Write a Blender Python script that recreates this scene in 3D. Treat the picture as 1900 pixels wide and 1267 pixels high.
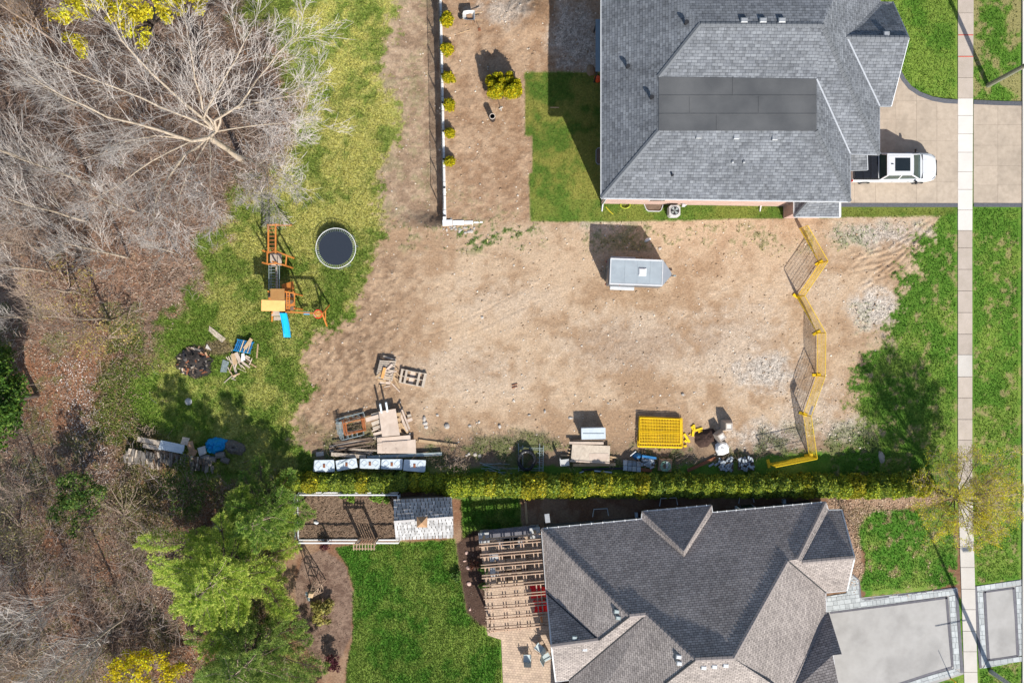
import bpy, math, random
import numpy as np
from mathutils import Vector, Matrix
random.seed(7)
RNG = np.random.default_rng(7)
D = bpy.data
scene = bpy.context.scene
for o in list(D.objects): D.objects.remove(o, do_unlink=True)
COL = scene.collection

# ---------------------------------------------------------------- camera, sky, sun, exposure
CAM_H = 62.0           # drone height in metres, looking straight down
FPX = 1600.0           # focal length in pixels of the 1900 px wide photograph
cam_d = D.cameras.new('camera'); cam = D.objects.new('camera', cam_d); COL.objects.link(cam)
cam.location = (0, 0, CAM_H); cam.rotation_euler = (0, 0, 0)
cam_d.sensor_width = 36.0; cam_d.lens = 36.0 * FPX / 1900.0
cam_d.clip_start = 0.5; cam_d.clip_end = 4000
scene.camera = cam
SUN_EL = math.radians(38.5)
SX, SY = 0.405, -0.914                     # horizontal direction towards the sun
world = D.worlds.new('World'); scene.world = world; world.use_nodes = True
wn = world.node_tree; wn.nodes.clear()
sky = wn.nodes.new('ShaderNodeTexSky'); sky.sky_type = 'NISHITA'; sky.sun_disc = False
sky.sun_elevation = SUN_EL; sky.sun_rotation = math.atan2(SX, SY)
bgn = wn.nodes.new('ShaderNodeBackground'); bgn.inputs['Strength'].default_value = 0.112
wo = wn.nodes.new('ShaderNodeOutputWorld')
wn.links.new(sky.outputs[0], bgn.inputs[0]); wn.links.new(bgn.outputs[0], wo.inputs[0])
sun_d = D.lights.new('sun', 'SUN'); sun_d.energy = 5.0; sun_d.angle = math.radians(0.6); sun_d.color = (1.0, 0.955, 0.88)
sun = D.objects.new('sun', sun_d); COL.objects.link(sun); sun.location = (30, -60, 60)
sv = Vector((SX * math.cos(SUN_EL), SY * math.cos(SUN_EL), math.sin(SUN_EL)))
sun.rotation_euler = sv.to_track_quat('Z', 'Y').to_euler()
scene.view_settings.view_transform = 'Standard'; scene.view_settings.look = 'None'
scene.view_settings.gamma = 1.0; scene.view_settings.use_curve_mapping = False
scene.view_settings.exposure = 0.42
try:
    scene.cycles.max_bounces = 6; scene.cycles.use_denoising = True
except Exception: pass

# ---------------------------------------------------------------- helpers
def P(u, v, z=0.0):
    """photo pixel (1900x1267) + height -> world point"""
    return Vector(((u - 950.0) / FPX * (CAM_H - z), (633.5 - v) / FPX * (CAM_H - z), z))
PX = CAM_H / FPX       # metres per photo pixel on the ground
ORG = {}
def org(o): return ORG.get(o.name, Vector((0, 0, 0)))
def tag(o, label, cat, group=None, kind=None):
    if label: o['label'] = label
    if cat: o['category'] = cat
    if group: o['group'] = group
    if kind: o['kind'] = kind
    return o
def thing(name, label, cat, loc=(0, 0, 0), group=None):
    o = D.objects.new(name, None); COL.objects.link(o)
    o.empty_display_size = 0.2
    o.location = loc; ORG[o.name] = Vector(loc)
    return tag(o, label, cat, group)
def link_mesh(me, name, mat, parent=None, loc=None):
    o = D.objects.new(name, me); COL.objects.link(o)
    if mat is not None and len(me.materials) == 0: me.materials.append(mat)
    base = Vector(loc) if loc is not None else (org(parent) if parent else Vector((0, 0, 0)))
    ORG[o.name] = base
    if parent is not None:
        o.parent = parent; o.location = base - org(parent)
    else:
        o.location = base
    return o
def fast_mesh(name, V, F, uv=None, fcol=None, vcol=None, smooth=False):
    V = np.asarray(V, dtype=np.float32); F = np.asarray(F, dtype=np.int32)
    k = F.shape[1]; me = D.meshes.new(name)
    me.vertices.add(len(V)); me.vertices.foreach_set('co', V.ravel())
    me.loops.add(F.size); me.loops.foreach_set('vertex_index', F.ravel())
    me.polygons.add(len(F))
    me.polygons.foreach_set('loop_start', np.arange(0, F.size, k, dtype=np.int32))
    me.polygons.foreach_set('loop_total', np.full(len(F), k, dtype=np.int32))
    if smooth: me.polygons.foreach_set('use_smooth', np.ones(len(F), dtype=bool))
    me.update(calc_edges=True)
    if fcol is not None:
        a = me.attributes.new('col', 'FLOAT_COLOR', 'FACE')
        c = np.ones((len(F), 4), dtype=np.float32); c[:, :3] = fcol; a.data.foreach_set('color', c.ravel())
    if vcol is not None:
        for nm, arr in vcol.items():
            a = me.attributes.new(nm, 'FLOAT_COLOR', 'POINT')
            c = np.ones((len(V), 4), dtype=np.float32); c[:, :3] = arr; a.data.foreach_set('color', c.ravel())
    return me

class MB:
    """collects boxes, beams, tubes, prisms; build() links them as ONE mesh object"""
    def __init__(s): s.v = []; s.f = []
    def add(s, V, F):
        b = len(s.v); s.v += [tuple(x) for x in V]; s.f += [tuple(i + b for i in f) for f in F]; return s
    def hexa(s, c8):
        return s.add(c8, [(0, 3, 2, 1), (4, 5, 6, 7), (0, 1, 5, 4), (1, 2, 6, 5), (2, 3, 7, 6), (3, 0, 4, 7)])
    def box(s, c, d, rz=0.0, bev=0.0):
        c = Vector(c); hx, hy, hz = d[0] / 2, d[1] / 2, d[2] / 2
        ca, sa = math.cos(rz), math.sin(rz)
        def T(x, y, z): return (c.x + x * ca - y * sa, c.y + x * sa + y * ca, c.z + z)
        if bev <= 0:
            return s.hexa([T(-hx, -hy, -hz), T(hx, -hy, -hz), T(hx, hy, -hz), T(-hx, hy, -hz),
                           T(-hx, -hy, hz), T(hx, -hy, hz), T(hx, hy, hz), T(-hx, hy, hz)])
        b = min(bev, hx * .9, hy * .9, hz * 1.8)
        V = []
        for (ins, z) in ((0, -hz), (0, hz - b), (b, hz)):
            V += [T(-hx + ins, -hy + ins, z), T(hx - ins, -hy + ins, z), T(hx - ins, hy - ins, z), T(-hx + ins, hy - ins, z)]
        F = [(0, 3, 2, 1), (8, 9, 10, 11)]
        for r in (0, 4):
            for i in range(4):
                j = (i + 1) % 4; F.append((r + i, r + j, r + 4 + j, r + 4 + i))
        return s.add(V, F)
    def beam(s, p, q, w, h):
        p = Vector(p); q = Vector(q); t = (q - p).normalized()
        up = Vector((0, 0, 1)) if abs(t.z) < .98 else Vector((0, 1, 0))
        a = t.cross(up).normalized(); b = a.cross(t).normalized()
        a *= w / 2; b *= h / 2
        return s.hexa([p - a - b, p + a - b, q + a - b, q - a - b, p - a + b, p + a + b, q + a + b, q - a + b])
    def tube(s, path, r, n=6, cap=True):
        path = [Vector(p) for p in path]; m = len(path)
        rr = r if isinstance(r, (list, tuple)) else [r] * m
        V = []; prev = None
        for i, p in enumerate(path):
            t = (path[min(i + 1, m - 1)] - path[max(i - 1, 0)])
            t = t.normalized() if t.length > 1e-9 else Vector((0, 0, 1))
            if prev is None:
                a = t.cross(Vector((0, 0, 1)) if abs(t.z) < .9 else Vector((1, 0, 0))).normalized()
            else:
                a = (prev - t * prev.dot(t))
                a = a.normalized() if a.length > 1e-6 else t.cross(Vector((1, 0, 0))).normalized()
            prev = a; b = t.cross(a)
            for k in range(n):
                an = 2 * math.pi * k / n
                V.append(p + (a * math.cos(an) + b * math.sin(an)) * rr[i])
        F = []
        for i in range(m - 1):
            for k in range(n):
                k2 = (k + 1) % n
                F.append((i * n + k, i * n + k2, (i + 1) * n + k2, (i + 1) * n + k))
        if cap:
            F.append(tuple(range(n - 1, -1, -1))); F.append(tuple((m - 1) * n + k for k in range(n)))
        return s.add(V, F)
    def ring(s, c, R, r, n=40, k=5, z=None):
        c = Vector(c); V = []; F = []
        for i in range(n):
            a = 2 * math.pi * i / n
            for j in range(k):
                b = 2 * math.pi * j / k
                V.append((c.x + (R + r * math.cos(b)) * math.cos(a), c.y + (R + r * math.cos(b)) * math.sin(a), c.z + r * math.sin(b)))
        for i in range(n):
            for j in range(k):
                F.append((i * k + j, ((i + 1) % n) * k + j, ((i + 1) % n) * k + (j + 1) % k, i * k + (j + 1) % k))
        return s.add(V, F)
    def disc(s, c, R, n=32, h=0.01):
        c = Vector(c)
        return s.prism([(c.x + R * math.cos(2 * math.pi * i / n), c.y + R * math.sin(2 * math.pi * i / n)) for i in range(n)], c.z - h, c.z)
    def prism(s, poly, z0, z1):
        n = len(poly)
        ar = sum(poly[i][0] * poly[(i + 1) % n][1] - poly[(i + 1) % n][0] * poly[i][1] for i in range(n))
        if ar < 0: poly = poly[::-1]
        V = [(p[0], p[1], z0) for p in poly] + [(p[0], p[1], z1) for p in poly]
        F = [tuple(range(n - 1, -1, -1)), tuple(range(n, 2 * n))]
        F += [(i, (i + 1) % n, n + (i + 1) % n, n + i) for i in range(n)]
        return s.add(V, F)
    def loft(s, rings, cap=True):
        n = len(rings[0]); V = [p for r in rings for p in r]; F = []
        for i in range(len(rings) - 1):
            for k in range(n):
                k2 = (k + 1) % n; F.append((i * n + k, i * n + k2, (i + 1) * n + k2, (i + 1) * n + k))
        if cap: F.append(tuple(range(n - 1, -1, -1))); F.append(tuple((len(rings) - 1) * n + k for k in range(n)))
        return s.add(V, F)
    def lathe(s, prof, c, n=16):
        c = Vector(c)
        rings = [[(c.x + r * math.cos(2 * math.pi * k / n), c.y + r * math.sin(2 * math.pi * k / n), c.z + z) for k in range(n)] for r, z in prof]
        return s.loft(rings)
    def mesh(s, name, base=Vector((0, 0, 0)), smooth=False):
        me = D.meshes.new(name)
        me.from_pydata([(x - base[0], y - base[1], z - base[2]) for x, y, z in s.v], [], s.f)
        me.validate()
        if smooth:
            me.polygons.foreach_set('use_smooth', np.ones(len(me.polygons), dtype=bool))
        me.update(); return me
    def build(s, name, mat, parent=None, smooth=False, top=False):
        if parent is not None:
            base = org(parent)
        else:
            a = np.array(s.v); base = Vector((float((a[:, 0].min() + a[:, 0].max()) / 2), float((a[:, 1].min() + a[:, 1].max()) / 2), float(a[:, 2].min())))
        return link_mesh(s.mesh(name, base, smooth), name, mat, parent, base)

def copy_tree(o, parent=None):
    c = o.copy(); COL.objects.link(c); c.parent = parent
    for ch in o.children: copy_tree(ch, c)
    return c
def place(o, loc, rz=0.0, sc=1.0):
    o.location = loc; o.rotation_euler = (0, 0, rz); o.scale = (sc, sc, sc); return o

# ---- numpy noise
def _h(ix, iy, seed):
    n = (ix.astype(np.int64) * 374761393 + iy.astype(np.int64) * 668265263 + seed * 1442695041) & 0xffffffff
    n = ((n ^ (n >> 13)) * 1274126177) & 0xffffffff
    return ((n ^ (n >> 16)) & 0xffff) / 65535.0
def vnoise(x, y, seed=0):
    ix = np.floor(x); iy = np.floor(y); fx = x - ix; fy = y - iy
    fx = fx * fx * (3 - 2 * fx); fy = fy * fy * (3 - 2 * fy)
    a = _h(ix, iy, seed); b = _h(ix + 1, iy, seed); c = _h(ix, iy + 1, seed); d = _h(ix + 1, iy + 1, seed)
    return (a * (1 - fx) + b * fx) * (1 - fy) + (c * (1 - fx) + d * fx) * fy
def fbm(x, y, seed=0, oct=4):
    t = 0; amp = .5; tot = 0
    for i in range(oct):
        t = t + amp * vnoise(x, y, seed + i * 17); tot += amp; amp *= .5; x = x * 2.03; y = y * 2.03
    return t / tot
def sstep(x, a, b):
    t = np.clip((x - a) / (b - a), 0, 1); return t * t * (3 - 2 * t)
def sdpoly(U, V, poly):
    """signed distance in px, positive inside"""
    d2 = np.full(U.shape, 1e18); ins = np.zeros(U.shape, dtype=bool); n = len(poly)
    for i in range(n):
        x1, y1 = poly[i]; x2, y2 = poly[(i + 1) % n]
        ex, ey = x2 - x1, y2 - y1; wx, wy = U - x1, V - y1
        t = np.clip((wx * ex + wy * ey) / (ex * ex + ey * ey + 1e-12), 0, 1)
        d2 = np.minimum(d2, (wx - ex * t) ** 2 + (wy - ey * t) ** 2)
        if abs(ey) > 1e-9:
            c = ((y1 <= V) != (y2 <= V)) & (U < x1 + (V - y1) * ex / ey); ins ^= c
    d = np.sqrt(d2); return np.where(ins, d, -d)
def dline(U, V, pts):
    d2 = np.full(U.shape, 1e18)
    for (x1, y1), (x2, y2) in zip(pts[:-1], pts[1:]):
        ex, ey = x2 - x1, y2 - y1; wx, wy = U - x1, V - y1
        t = np.clip((wx * ex + wy * ey) / (ex * ex + ey * ey + 1e-12), 0, 1)
        d2 = np.minimum(d2, (wx - ex * t) ** 2 + (wy - ey * t) ** 2)
    return np.sqrt(d2)

# ---------------------------------------------------------------- materials
def nt(name):
    m = D.materials.new(name); m.use_nodes = True; t = m.node_tree; t.nodes.clear()
    out = t.nodes.new('ShaderNodeOutputMaterial'); b = t.nodes.new('ShaderNodeBsdfPrincipled')
    t.links.new(b.outputs[0], out.inputs[0]); return m, t, b, out
def N(t, typ, **kw):
    n = t.nodes.new(typ)
    for k, v in kw.items(): setattr(n, k, v)
    return n
def mixc(t, fac, a, b, blend='MIX'):
    n = t.nodes.new('ShaderNodeMix'); n.data_type = 'RGBA'; n.blend_type = blend
    for sock, val in ((n.inputs[0], fac), (n.inputs[6], a), (n.inputs[7], b)):
        if isinstance(val, bpy.types.NodeSocket): t.links.new(val, sock)
        elif isinstance(val, (int, float)): sock.default_value = val
        else: sock.default_value = (*val, 1) if len(val) == 3 else val
    return n.outputs[2]
def ramp(t, fac, stops):
    r = t.nodes.new('ShaderNodeValToRGB'); t.links.new(fac, r.inputs[0])
    e = r.color_ramp.elements
    while len(e) < len(stops): e.new(0.5)
    for el, (p, c) in zip(e, stops):
        el.position = p; el.color = (c, c, c, 1) if isinstance(c, (int, float)) else (*c, 1)
    return r.outputs[0]
def bump(t, b, h, strength=.3, dist=.02):
    n = t.nodes.new('ShaderNodeBump'); n.inputs['Strength'].default_value = strength; n.inputs['Distance'].default_value = dist
    t.links.new(h, n.inputs['Height']); t.links.new(n.outputs[0], b.inputs['Normal'])
def M(name, c, c2=None, scale=6.0, rough=.75, bmp=.25, metal=0.0, rnd=.12, spec=.35, dist=.01, stains=0.0):
    """plain procedural material: two tones of noise, stains, fine relief, and a little value shift per object"""
    m, t, b, out = nt(name)
    if c2 is None: c2 = tuple(x * .72 for x in c)
    tc = N(t, 'ShaderNodeTexCoord'); no = N(t, 'ShaderNodeTexNoise')
    no.inputs['Scale'].default_value = scale; no.inputs['Detail'].default_value = 7; no.inputs['Roughness'].default_value = .65
    t.links.new(tc.outputs['Object'], no.inputs['Vector'])
    col = mixc(t, ramp(t, no.outputs[0], [(.32, 0.0), (.68, 1.0)]), c, c2)
    if stains > 0:
        n2 = N(t, 'ShaderNodeTexNoise'); n2.inputs['Scale'].default_value = scale * .35; n2.inputs['Detail'].default_value = 9
        t.links.new(tc.outputs['Object'], n2.inputs['Vector'])
        col = mixc(t, ramp(t, n2.outputs[0], [(.5, 0.0), (.72, stains)]), col, tuple(x * .35 for x in c))
    oi = N(t, 'ShaderNodeObjectInfo'); mr = N(t, 'ShaderNodeMapRange')
    mr.inputs[3].default_value = 1 - rnd; mr.inputs[4].default_value = 1 + rnd
    t.links.new(oi.outputs['Random'], mr.inputs[0])
    hs = N(t, 'ShaderNodeHueSaturation'); t.links.new(col, hs.inputs['Color']); t.links.new(mr.outputs[0], hs.inputs['Value'])
    t.links.new(hs.outputs[0], b.inputs['Base Color'])
    b.inputs['Roughness'].default_value = rough; b.inputs['Metallic'].default_value = metal
    b.inputs['Specular IOR Level'].default_value = spec
    if bmp > 0:
        n3 = N(t, 'ShaderNodeTexNoise'); n3.inputs['Scale'].default_value = scale * 6; n3.inputs['Detail'].default_value = 4
        t.links.new(tc.outputs['Object'], n3.inputs['Vector']); bump(t, b, n3.outputs[0], bmp, dist)
    return m
def leafmat(name, transl=.35, rough=.6):
    """foliage: each leaf face carries its own colour"""
    m, t, b, out = nt(name)
    at = N(t, 'ShaderNodeAttribute', attribute_name='col')
    t.links.new(at.outputs['Color'], b.inputs['Base Color']); b.inputs['Roughness'].default_value = rough
    b.inputs['Specular IOR Level'].default_value = .25
    tr = N(t, 'ShaderNodeBsdfTranslucent'); t.links.new(at.outputs['Color'], tr.inputs[0])
    mx = N(t, 'ShaderNodeMixShader'); mx.inputs[0].default_value = transl
    t.links.new(b.outputs[0], mx.inputs[1]); t.links.new(tr.outputs[0], mx.inputs[2]); t.links.new(mx.outputs[0], out.inputs[0])
    return m
LEAF = leafmat('leaf'); BLADE = leafmat('grass_blade', .25, .7); DRYM = leafmat('dry_litter', .05, .9)
def shingle(name, c1, c2, c3, cw=.30, ch=.15, mortar=.012, contrast=1.0):
    """asphalt shingles laid in courses along the slope (UV in metres)"""
    m, t, b, out = nt(name)
    uv = N(t, 'ShaderNodeUVMap', uv_map='UVMap')
    br = N(t, 'ShaderNodeTexBrick'); br.offset = .5; br.inputs['Scale'].default_value = 1.0
    br.inputs['Brick Width'].default_value = cw; br.inputs['Row Height'].default_value = ch
    br.inputs['Mortar Size'].default_value = mortar; br.inputs['Mortar Smooth'].default_value = .25; br.inputs['Bias'].default_value = -.15
    br.inputs['Color1'].default_value = (*c1, 1); br.inputs['Color2'].default_value = (*c2, 1); br.inputs['Mortar'].default_value = (*c3, 1)
    nd = N(t, 'ShaderNodeTexNoise'); nd.inputs['Scale'].default_value = 2.3; nd.inputs['Detail'].default_value = 2
    t.links.new(uv.outputs[0], nd.inputs['Vector'])
    dv = N(t, 'ShaderNodeVectorMath', operation='SCALE'); dv.inputs['Scale'].default_value = .05
    t.links.new(nd.outputs['Color'], dv.inputs[0])
    av = N(t, 'ShaderNodeVectorMath', operation='ADD'); t.links.new(uv.outputs[0], av.inputs[0]); t.links.new(dv.outputs[0], av.inputs[1])
    t.links.new(av.outputs[0], br.inputs['Vector'])
    # a second brick layer with a longer tab gives random dark tabs
    b2 = N(t, 'ShaderNodeTexBrick'); b2.offset = .37; b2.inputs['Brick Width'].default_value = cw * .62; b2.inputs['Row Height'].default_value = ch
    b2.inputs['Mortar Size'].default_value = 0.0; b2.inputs['Scale'].default_value = 1.0; b2.inputs['Bias'].default_value = -.3
    b2.inputs['Color1'].default_value = (1, 1, 1, 1); k = 1 - .50 * contrast; b2.inputs['Color2'].default_value = (k, k, k, 1); b2.inputs['Mortar'].default_value = (1, 1, 1, 1)
    t.links.new(uv.outputs[0], b2.inputs['Vector'])
    col = mixc(t, 1.0, br.outputs['Color'], b2.outputs['Color'], 'MULTIPLY')
    no = N(t, 'ShaderNodeTexNoise'); no.inputs['Scale'].default_value = .45; no.inputs['Detail'].default_value = 6
    t.links.new(uv.outputs[0], no.inputs['Vector'])
    col = mixc(t, 1.0, col, ramp(t, no.outputs[0], [(.3, .84), (.7, 1.12)]), 'MULTIPLY')
    n2 = N(t, 'ShaderNodeTexNoise'); n2.inputs['Scale'].default_value = 30; n2.inputs['Detail'].default_value = 3
    t.links.new(uv.outputs[0], n2.inputs['Vector'])
    col = mixc(t, 1.0, col, ramp(t, n2.outputs[0], [(.25, .8), (.75, 1.2)]), 'MULTIPLY')
    t.links.new(col, b.inputs['Base Color']); b.inputs['Roughness'].default_value = .9; b.inputs['Specular IOR Level'].default_value = .2
    # each course laps over the one below: a saw-tooth height up the slope
    sx = N(t, 'ShaderNodeSeparateXYZ'); t.links.new(av.outputs[0], sx.inputs[0])
    dvn = N(t, 'ShaderNodeMath', operation='DIVIDE'); dvn.inputs[1].default_value = ch; t.links.new(sx.outputs[1], dvn.inputs[0])
    fr = N(t, 'ShaderNodeMath', operation='FRACT'); t.links.new(dvn.outputs[0], fr.inputs[0])
    inv = N(t, 'ShaderNodeMath', operation='SUBTRACT'); inv.inputs[0].default_value = 1.0; t.links.new(fr.outputs[0], inv.inputs[1])
    ad = N(t, 'ShaderNodeMath', operation='MULTIPLY_ADD'); ad.inputs[1].default_value = -.5
    t.links.new(br.outputs['Fac'], ad.inputs[0]); t.links.new(inv.outputs[0], ad.inputs[2])
    bump(t, b, ad.outputs[0], .55, .02)
    return m
def blockmat(name, c1, c2, cm, bw, bh, ms=.012, off=.5):
    m, t, b, out = nt(name)
    uv = N(t, 'ShaderNodeUVMap', uv_map='UVMap'); br = N(t, 'ShaderNodeTexBrick'); br.offset = off
    br.inputs['Scale'].default_value = 1; br.inputs['Brick Width'].default_value = bw; br.inputs['Row Height'].default_value = bh
    br.inputs['Mortar Size'].default_value = ms; br.inputs['Color1'].default_value = (*c1, 1); br.inputs['Color2'].default_value = (*c2, 1); br.inputs['Mortar'].default_value = (*cm, 1)
    t.links.new(uv.outputs[0], br.inputs['Vector'])
    no = N(t, 'ShaderNodeTexNoise'); no.inputs['Scale'].default_value = 2; no.inputs['Detail'].default_value = 8; t.links.new(uv.outputs[0], no.inputs['Vector'])
    col = mixc(t, 1.0, br.outputs['Color'], ramp(t, no.outputs[0], [(.3, .78), (.7, 1.15)]), 'MULTIPLY')
    t.links.new(col, b.inputs['Base Color']); b.inputs['Roughness'].default_value = .85
    iv = N(t, 'ShaderNodeMath', operation='SUBTRACT'); iv.inputs[0].default_value = 1; t.links.new(br.outputs['Fac'], iv.inputs[1])
    bump(t, b, iv.outputs[0], .5, .01); return m

m_woodnew = M('wood_pale', (.52, .37, .22), (.40, .27, .15), 5, .8)
m_woodgrey = M('wood_weathered', (.54, .46, .37), (.40, .33, .26), 5, .85, stains=.3)
m_wooddark = M('wood_dark', (.20, .14, .10), (.12, .085, .06), 5, .85)
m_plywood = M('plywood', (.60, .49, .40), (.50, .39, .31), 2.5, .8, stains=.25)
m_cedarwood = M('cedar_timber', (.50, .36, .26), (.37, .255, .175), 5, .75)
m_orange = M('orange_stain', (.62, .24, .05), (.46, .15, .03), 5, .6, stains=.25)
m_orange2 = M('faded_orange_cover', (.72, .38, .13), (.64, .31, .10), 2, .6, rnd=.05)
m_blue = M('blue_plastic', (.01, .38, .72), (.01, .31, .62), 3, .3, 0, spec=.5, rnd=.02)
m_tarp = M('blue_tarp', (.0, .33, .72), (.0, .25, .60), 5, .45, .8, dist=.06, rnd=.02)
m_bluepaint = M('blue_paint', (.01, .17, .42), (.02, .11, .26), 7, .6)
m_yellow = M('yellow_enamel', (.86, .60, .01), (.76, .48, .01), 9, .5, .05, rnd=.06, stains=.12)
m_white = M('white_paint', (.78, .78, .77), (.66, .66, .65), 4, .5, .05, stains=.12)
m_whiteplastic = M('white_plastic', (.60, .66, .70), (.50, .56, .60), 3, .45, .05, stains=.2, rnd=.05)
m_grey = M('grey_metal', (.40, .41, .42), (.30, .31, .32), 6, .5, .05, metal=.3)
m_galv = M('galvanised_steel', (.40, .46, .46), (.26, .31, .31), 9, .45, .05, metal=.4)
m_dark = M('dark_metal', (.03, .03, .035), (.02, .02, .02), 6, .5, .05)
m_black = M('black_plastic', (.018, .02, .026), (.01, .011, .014), 6, .35, .05)
m_rust = M('rusty_steel', (.30, .11, .05), (.16, .06, .03), 9, .8)
m_rustorange = M('orange_scaffold_steel', (.55, .19, .06), (.34, .11, .04), 9, .7)
m_conc = M('concrete', (.47, .40, .34), (.40, .34, .28), 1.6, .9, .3, stains=.18, rnd=.07)
m_concnew = M('pale_new_concrete', (.66, .62, .57), (.60, .56, .51), 1.2, .9, .2, rnd=.03)
m_concold = M('pale_old_concrete', (.56, .52, .47), (.50, .46, .41), 1.2, .9, .2, rnd=.04, stains=.1)
m_concgrey = M('grey_concrete', (.50, .50, .49), (.40, .40, .39), 3, .9, .3, stains=.2)
m_aggregate = M('exposed_aggregate', (.47, .39, .305), (.38, .31, .24), 3, .9, .5, rnd=.05, dist=.012, stains=.24)
m_border = M('dark_stamped_border', (.12, .125, .14), (.08, .083, .095), 7, .85, .5, dist=.015)
m_paver = M('grey_paver', (.48, .50, .49), (.38, .40, .40), 5, .85, .3, rnd=.16)
m_paverdark = M('charcoal_paver', (.16, .155, .17), (.11, .105, .12), 5, .85, .3, rnd=.15)
m_asphalt = M('grey_driveway', (.41, .395, .375), (.35, .335, .315), 1.3, .9, .5, rnd=.0, dist=.008, stains=.34)
m_road = M('asphalt', (.11, .10, .10), (.08, .075, .07), 10, .9, .4, rnd=0)
m_stone = M('pale_stone', (.52, .48, .43), (.38, .34, .30), 8, .9, .5, rnd=.2)
m_stoneblue = M('grey_blue_stone', (.40, .44, .47), (.26, .29, .32), 8, .85, .5, rnd=.3)
m_log = M('weathered_log', (.22, .20, .18), (.12, .105, .09), 9, .9, .6, rnd=.25)
m_card = M('brown_cardboard', (.40, .25, .15), (.30, .18, .11), 4, .9)
m_bark = M('grey_bark', (.48, .40, .31), (.34, .27, .20), 7, .9, .5, rnd=.05)
m_twig = M('pale_twig', (.54, .50, .47), (.36, .31, .275), 5, .9, 0, rnd=.08)
m_barkdark = M('dark_bark', (.13, .10, .08), (.08, .06, .05), 9, .9, .6)
m_twigbrown = M('brown_twig', (.40, .31, .25), (.30, .22, .17), 5, .9, 0, rnd=.1)
m_brick = M('pink_brick', (.56, .40, .34), (.48, .32, .27), 14, .9, .3)
def brickwall(name, c1, c2, cm):
    m, t, b, out = nt(name); tc = N(t, 'ShaderNodeTexCoord'); sx = N(t, 'ShaderNodeSeparateXYZ'); t.links.new(tc.outputs['Object'], sx.inputs[0])
    ad = N(t, 'ShaderNodeMath', operation='ADD'); t.links.new(sx.outputs[0], ad.inputs[0]); t.links.new(sx.outputs[1], ad.inputs[1])
    cb = N(t, 'ShaderNodeCombineXYZ'); t.links.new(ad.outputs[0], cb.inputs[0]); t.links.new(sx.outputs[2], cb.inputs[1])
    br = N(t, 'ShaderNodeTexBrick'); br.inputs['Scale'].default_value = 1; br.inputs['Brick Width'].default_value = .24; br.inputs['Row Height'].default_value = .075; br.inputs['Mortar Size'].default_value = .008
    br.inputs['Color1'].default_value = (*c1, 1); br.inputs['Color2'].default_value = (*c2, 1); br.inputs['Mortar'].default_value = (*cm, 1); t.links.new(cb.outputs[0], br.inputs['Vector'])
    no = N(t, 'ShaderNodeTexNoise'); no.inputs['Scale'].default_value = .8; no.inputs['Detail'].default_value = 7; t.links.new(tc.outputs['Object'], no.inputs['Vector'])
    c = mixc(t, 1.0, br.outputs['Color'], ramp(t, no.outputs[0], [(.3, .82), (.7, 1.12)]), 'MULTIPLY'); t.links.new(c, b.inputs['Base Color']); b.inputs['Roughness'].default_value = .9
    iv = N(t, 'ShaderNodeMath', operation='SUBTRACT'); iv.inputs[0].default_value = 1; t.links.new(br.outputs['Fac'], iv.inputs[1]); bump(t, b, iv.outputs[0], .5, .01); return m
m_brickwall = brickwall('pink_brick_wall', (.52, .34, .28), (.44, .27, .22), (.50, .45, .40))
m_siding = M('dark_siding', (.16, .15, .14), (.12, .11, .10), 5, .8)
m_gutter = M('white_aluminium', (.58, .59, .60), (.50, .51, .52), 3, .45, 0, rnd=.02)
m_glass = M('dark_glass', (.015, .02, .022), (.01, .014, .016), 2, .06, 0, spec=.7, rnd=0)
m_glassgreen = M('windscreen_glass', (.03, .06, .055), (.02, .045, .04), 2, .06, 0, spec=.7, rnd=0)
m_carwhite = M('white_car_paint', (.62, .63, .64), (.60, .61, .62), 2, .22, 0, spec=.6, rnd=0)
m_chrome = M('chrome', (.55, .55, .56), (.5, .5, .5), 3, .2, 0, metal=.9)
m_tyre = M('tyre_rubber', (.02, .02, .02), (.015, .015, .015), 8, .85)
m_redlamp = M('red_lamp', (.45, .02, .02), (.35, .01, .01), 4, .3, 0)
m_red = M('red_plastic', (.85, .012, .018), (.75, .01, .014), 3, .4, 0, rnd=.04)
m_trailerroof = M('aluminium_roof_sheet', (.36, .41, .44), (.29, .33, .36), 1.6, .42, .15, rnd=0, dist=.02, stains=.1)
m_trailerside = M('charcoal_trailer_skin', (.13, .15, .18), (.10, .12, .14), 2, .35, .05, rnd=0)
m_mat = M('trampoline_mat', (.017, .024, .038), (.022, .03, .045), 20, .9, .2, rnd=0, stains=.0)
m_ash = M('charred_debris', (.05, .042, .038), (.02, .017, .016), 7, .95, .9, dist=.03, stains=.5)
m_membrane = None
m_soil = None

# ================================================================ GROUND
def axis(lo, hi, step, far, n):
    a = np.arange(lo, hi + step / 2, step)
    g = np.geomspace(step * 2, far, n)
    return np.concatenate([(lo - g)[::-1], a, hi + g])
GX = axis(-39.0, 39.0, 0.105, 1800.0, 26); GY = axis(-26.5, 26.5, 0.105, 1800.0, 26)
XX, YY = np.meshgrid(GX, GY)
U = 950 + XX / PX; V = 633.5 - YY / PX

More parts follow.
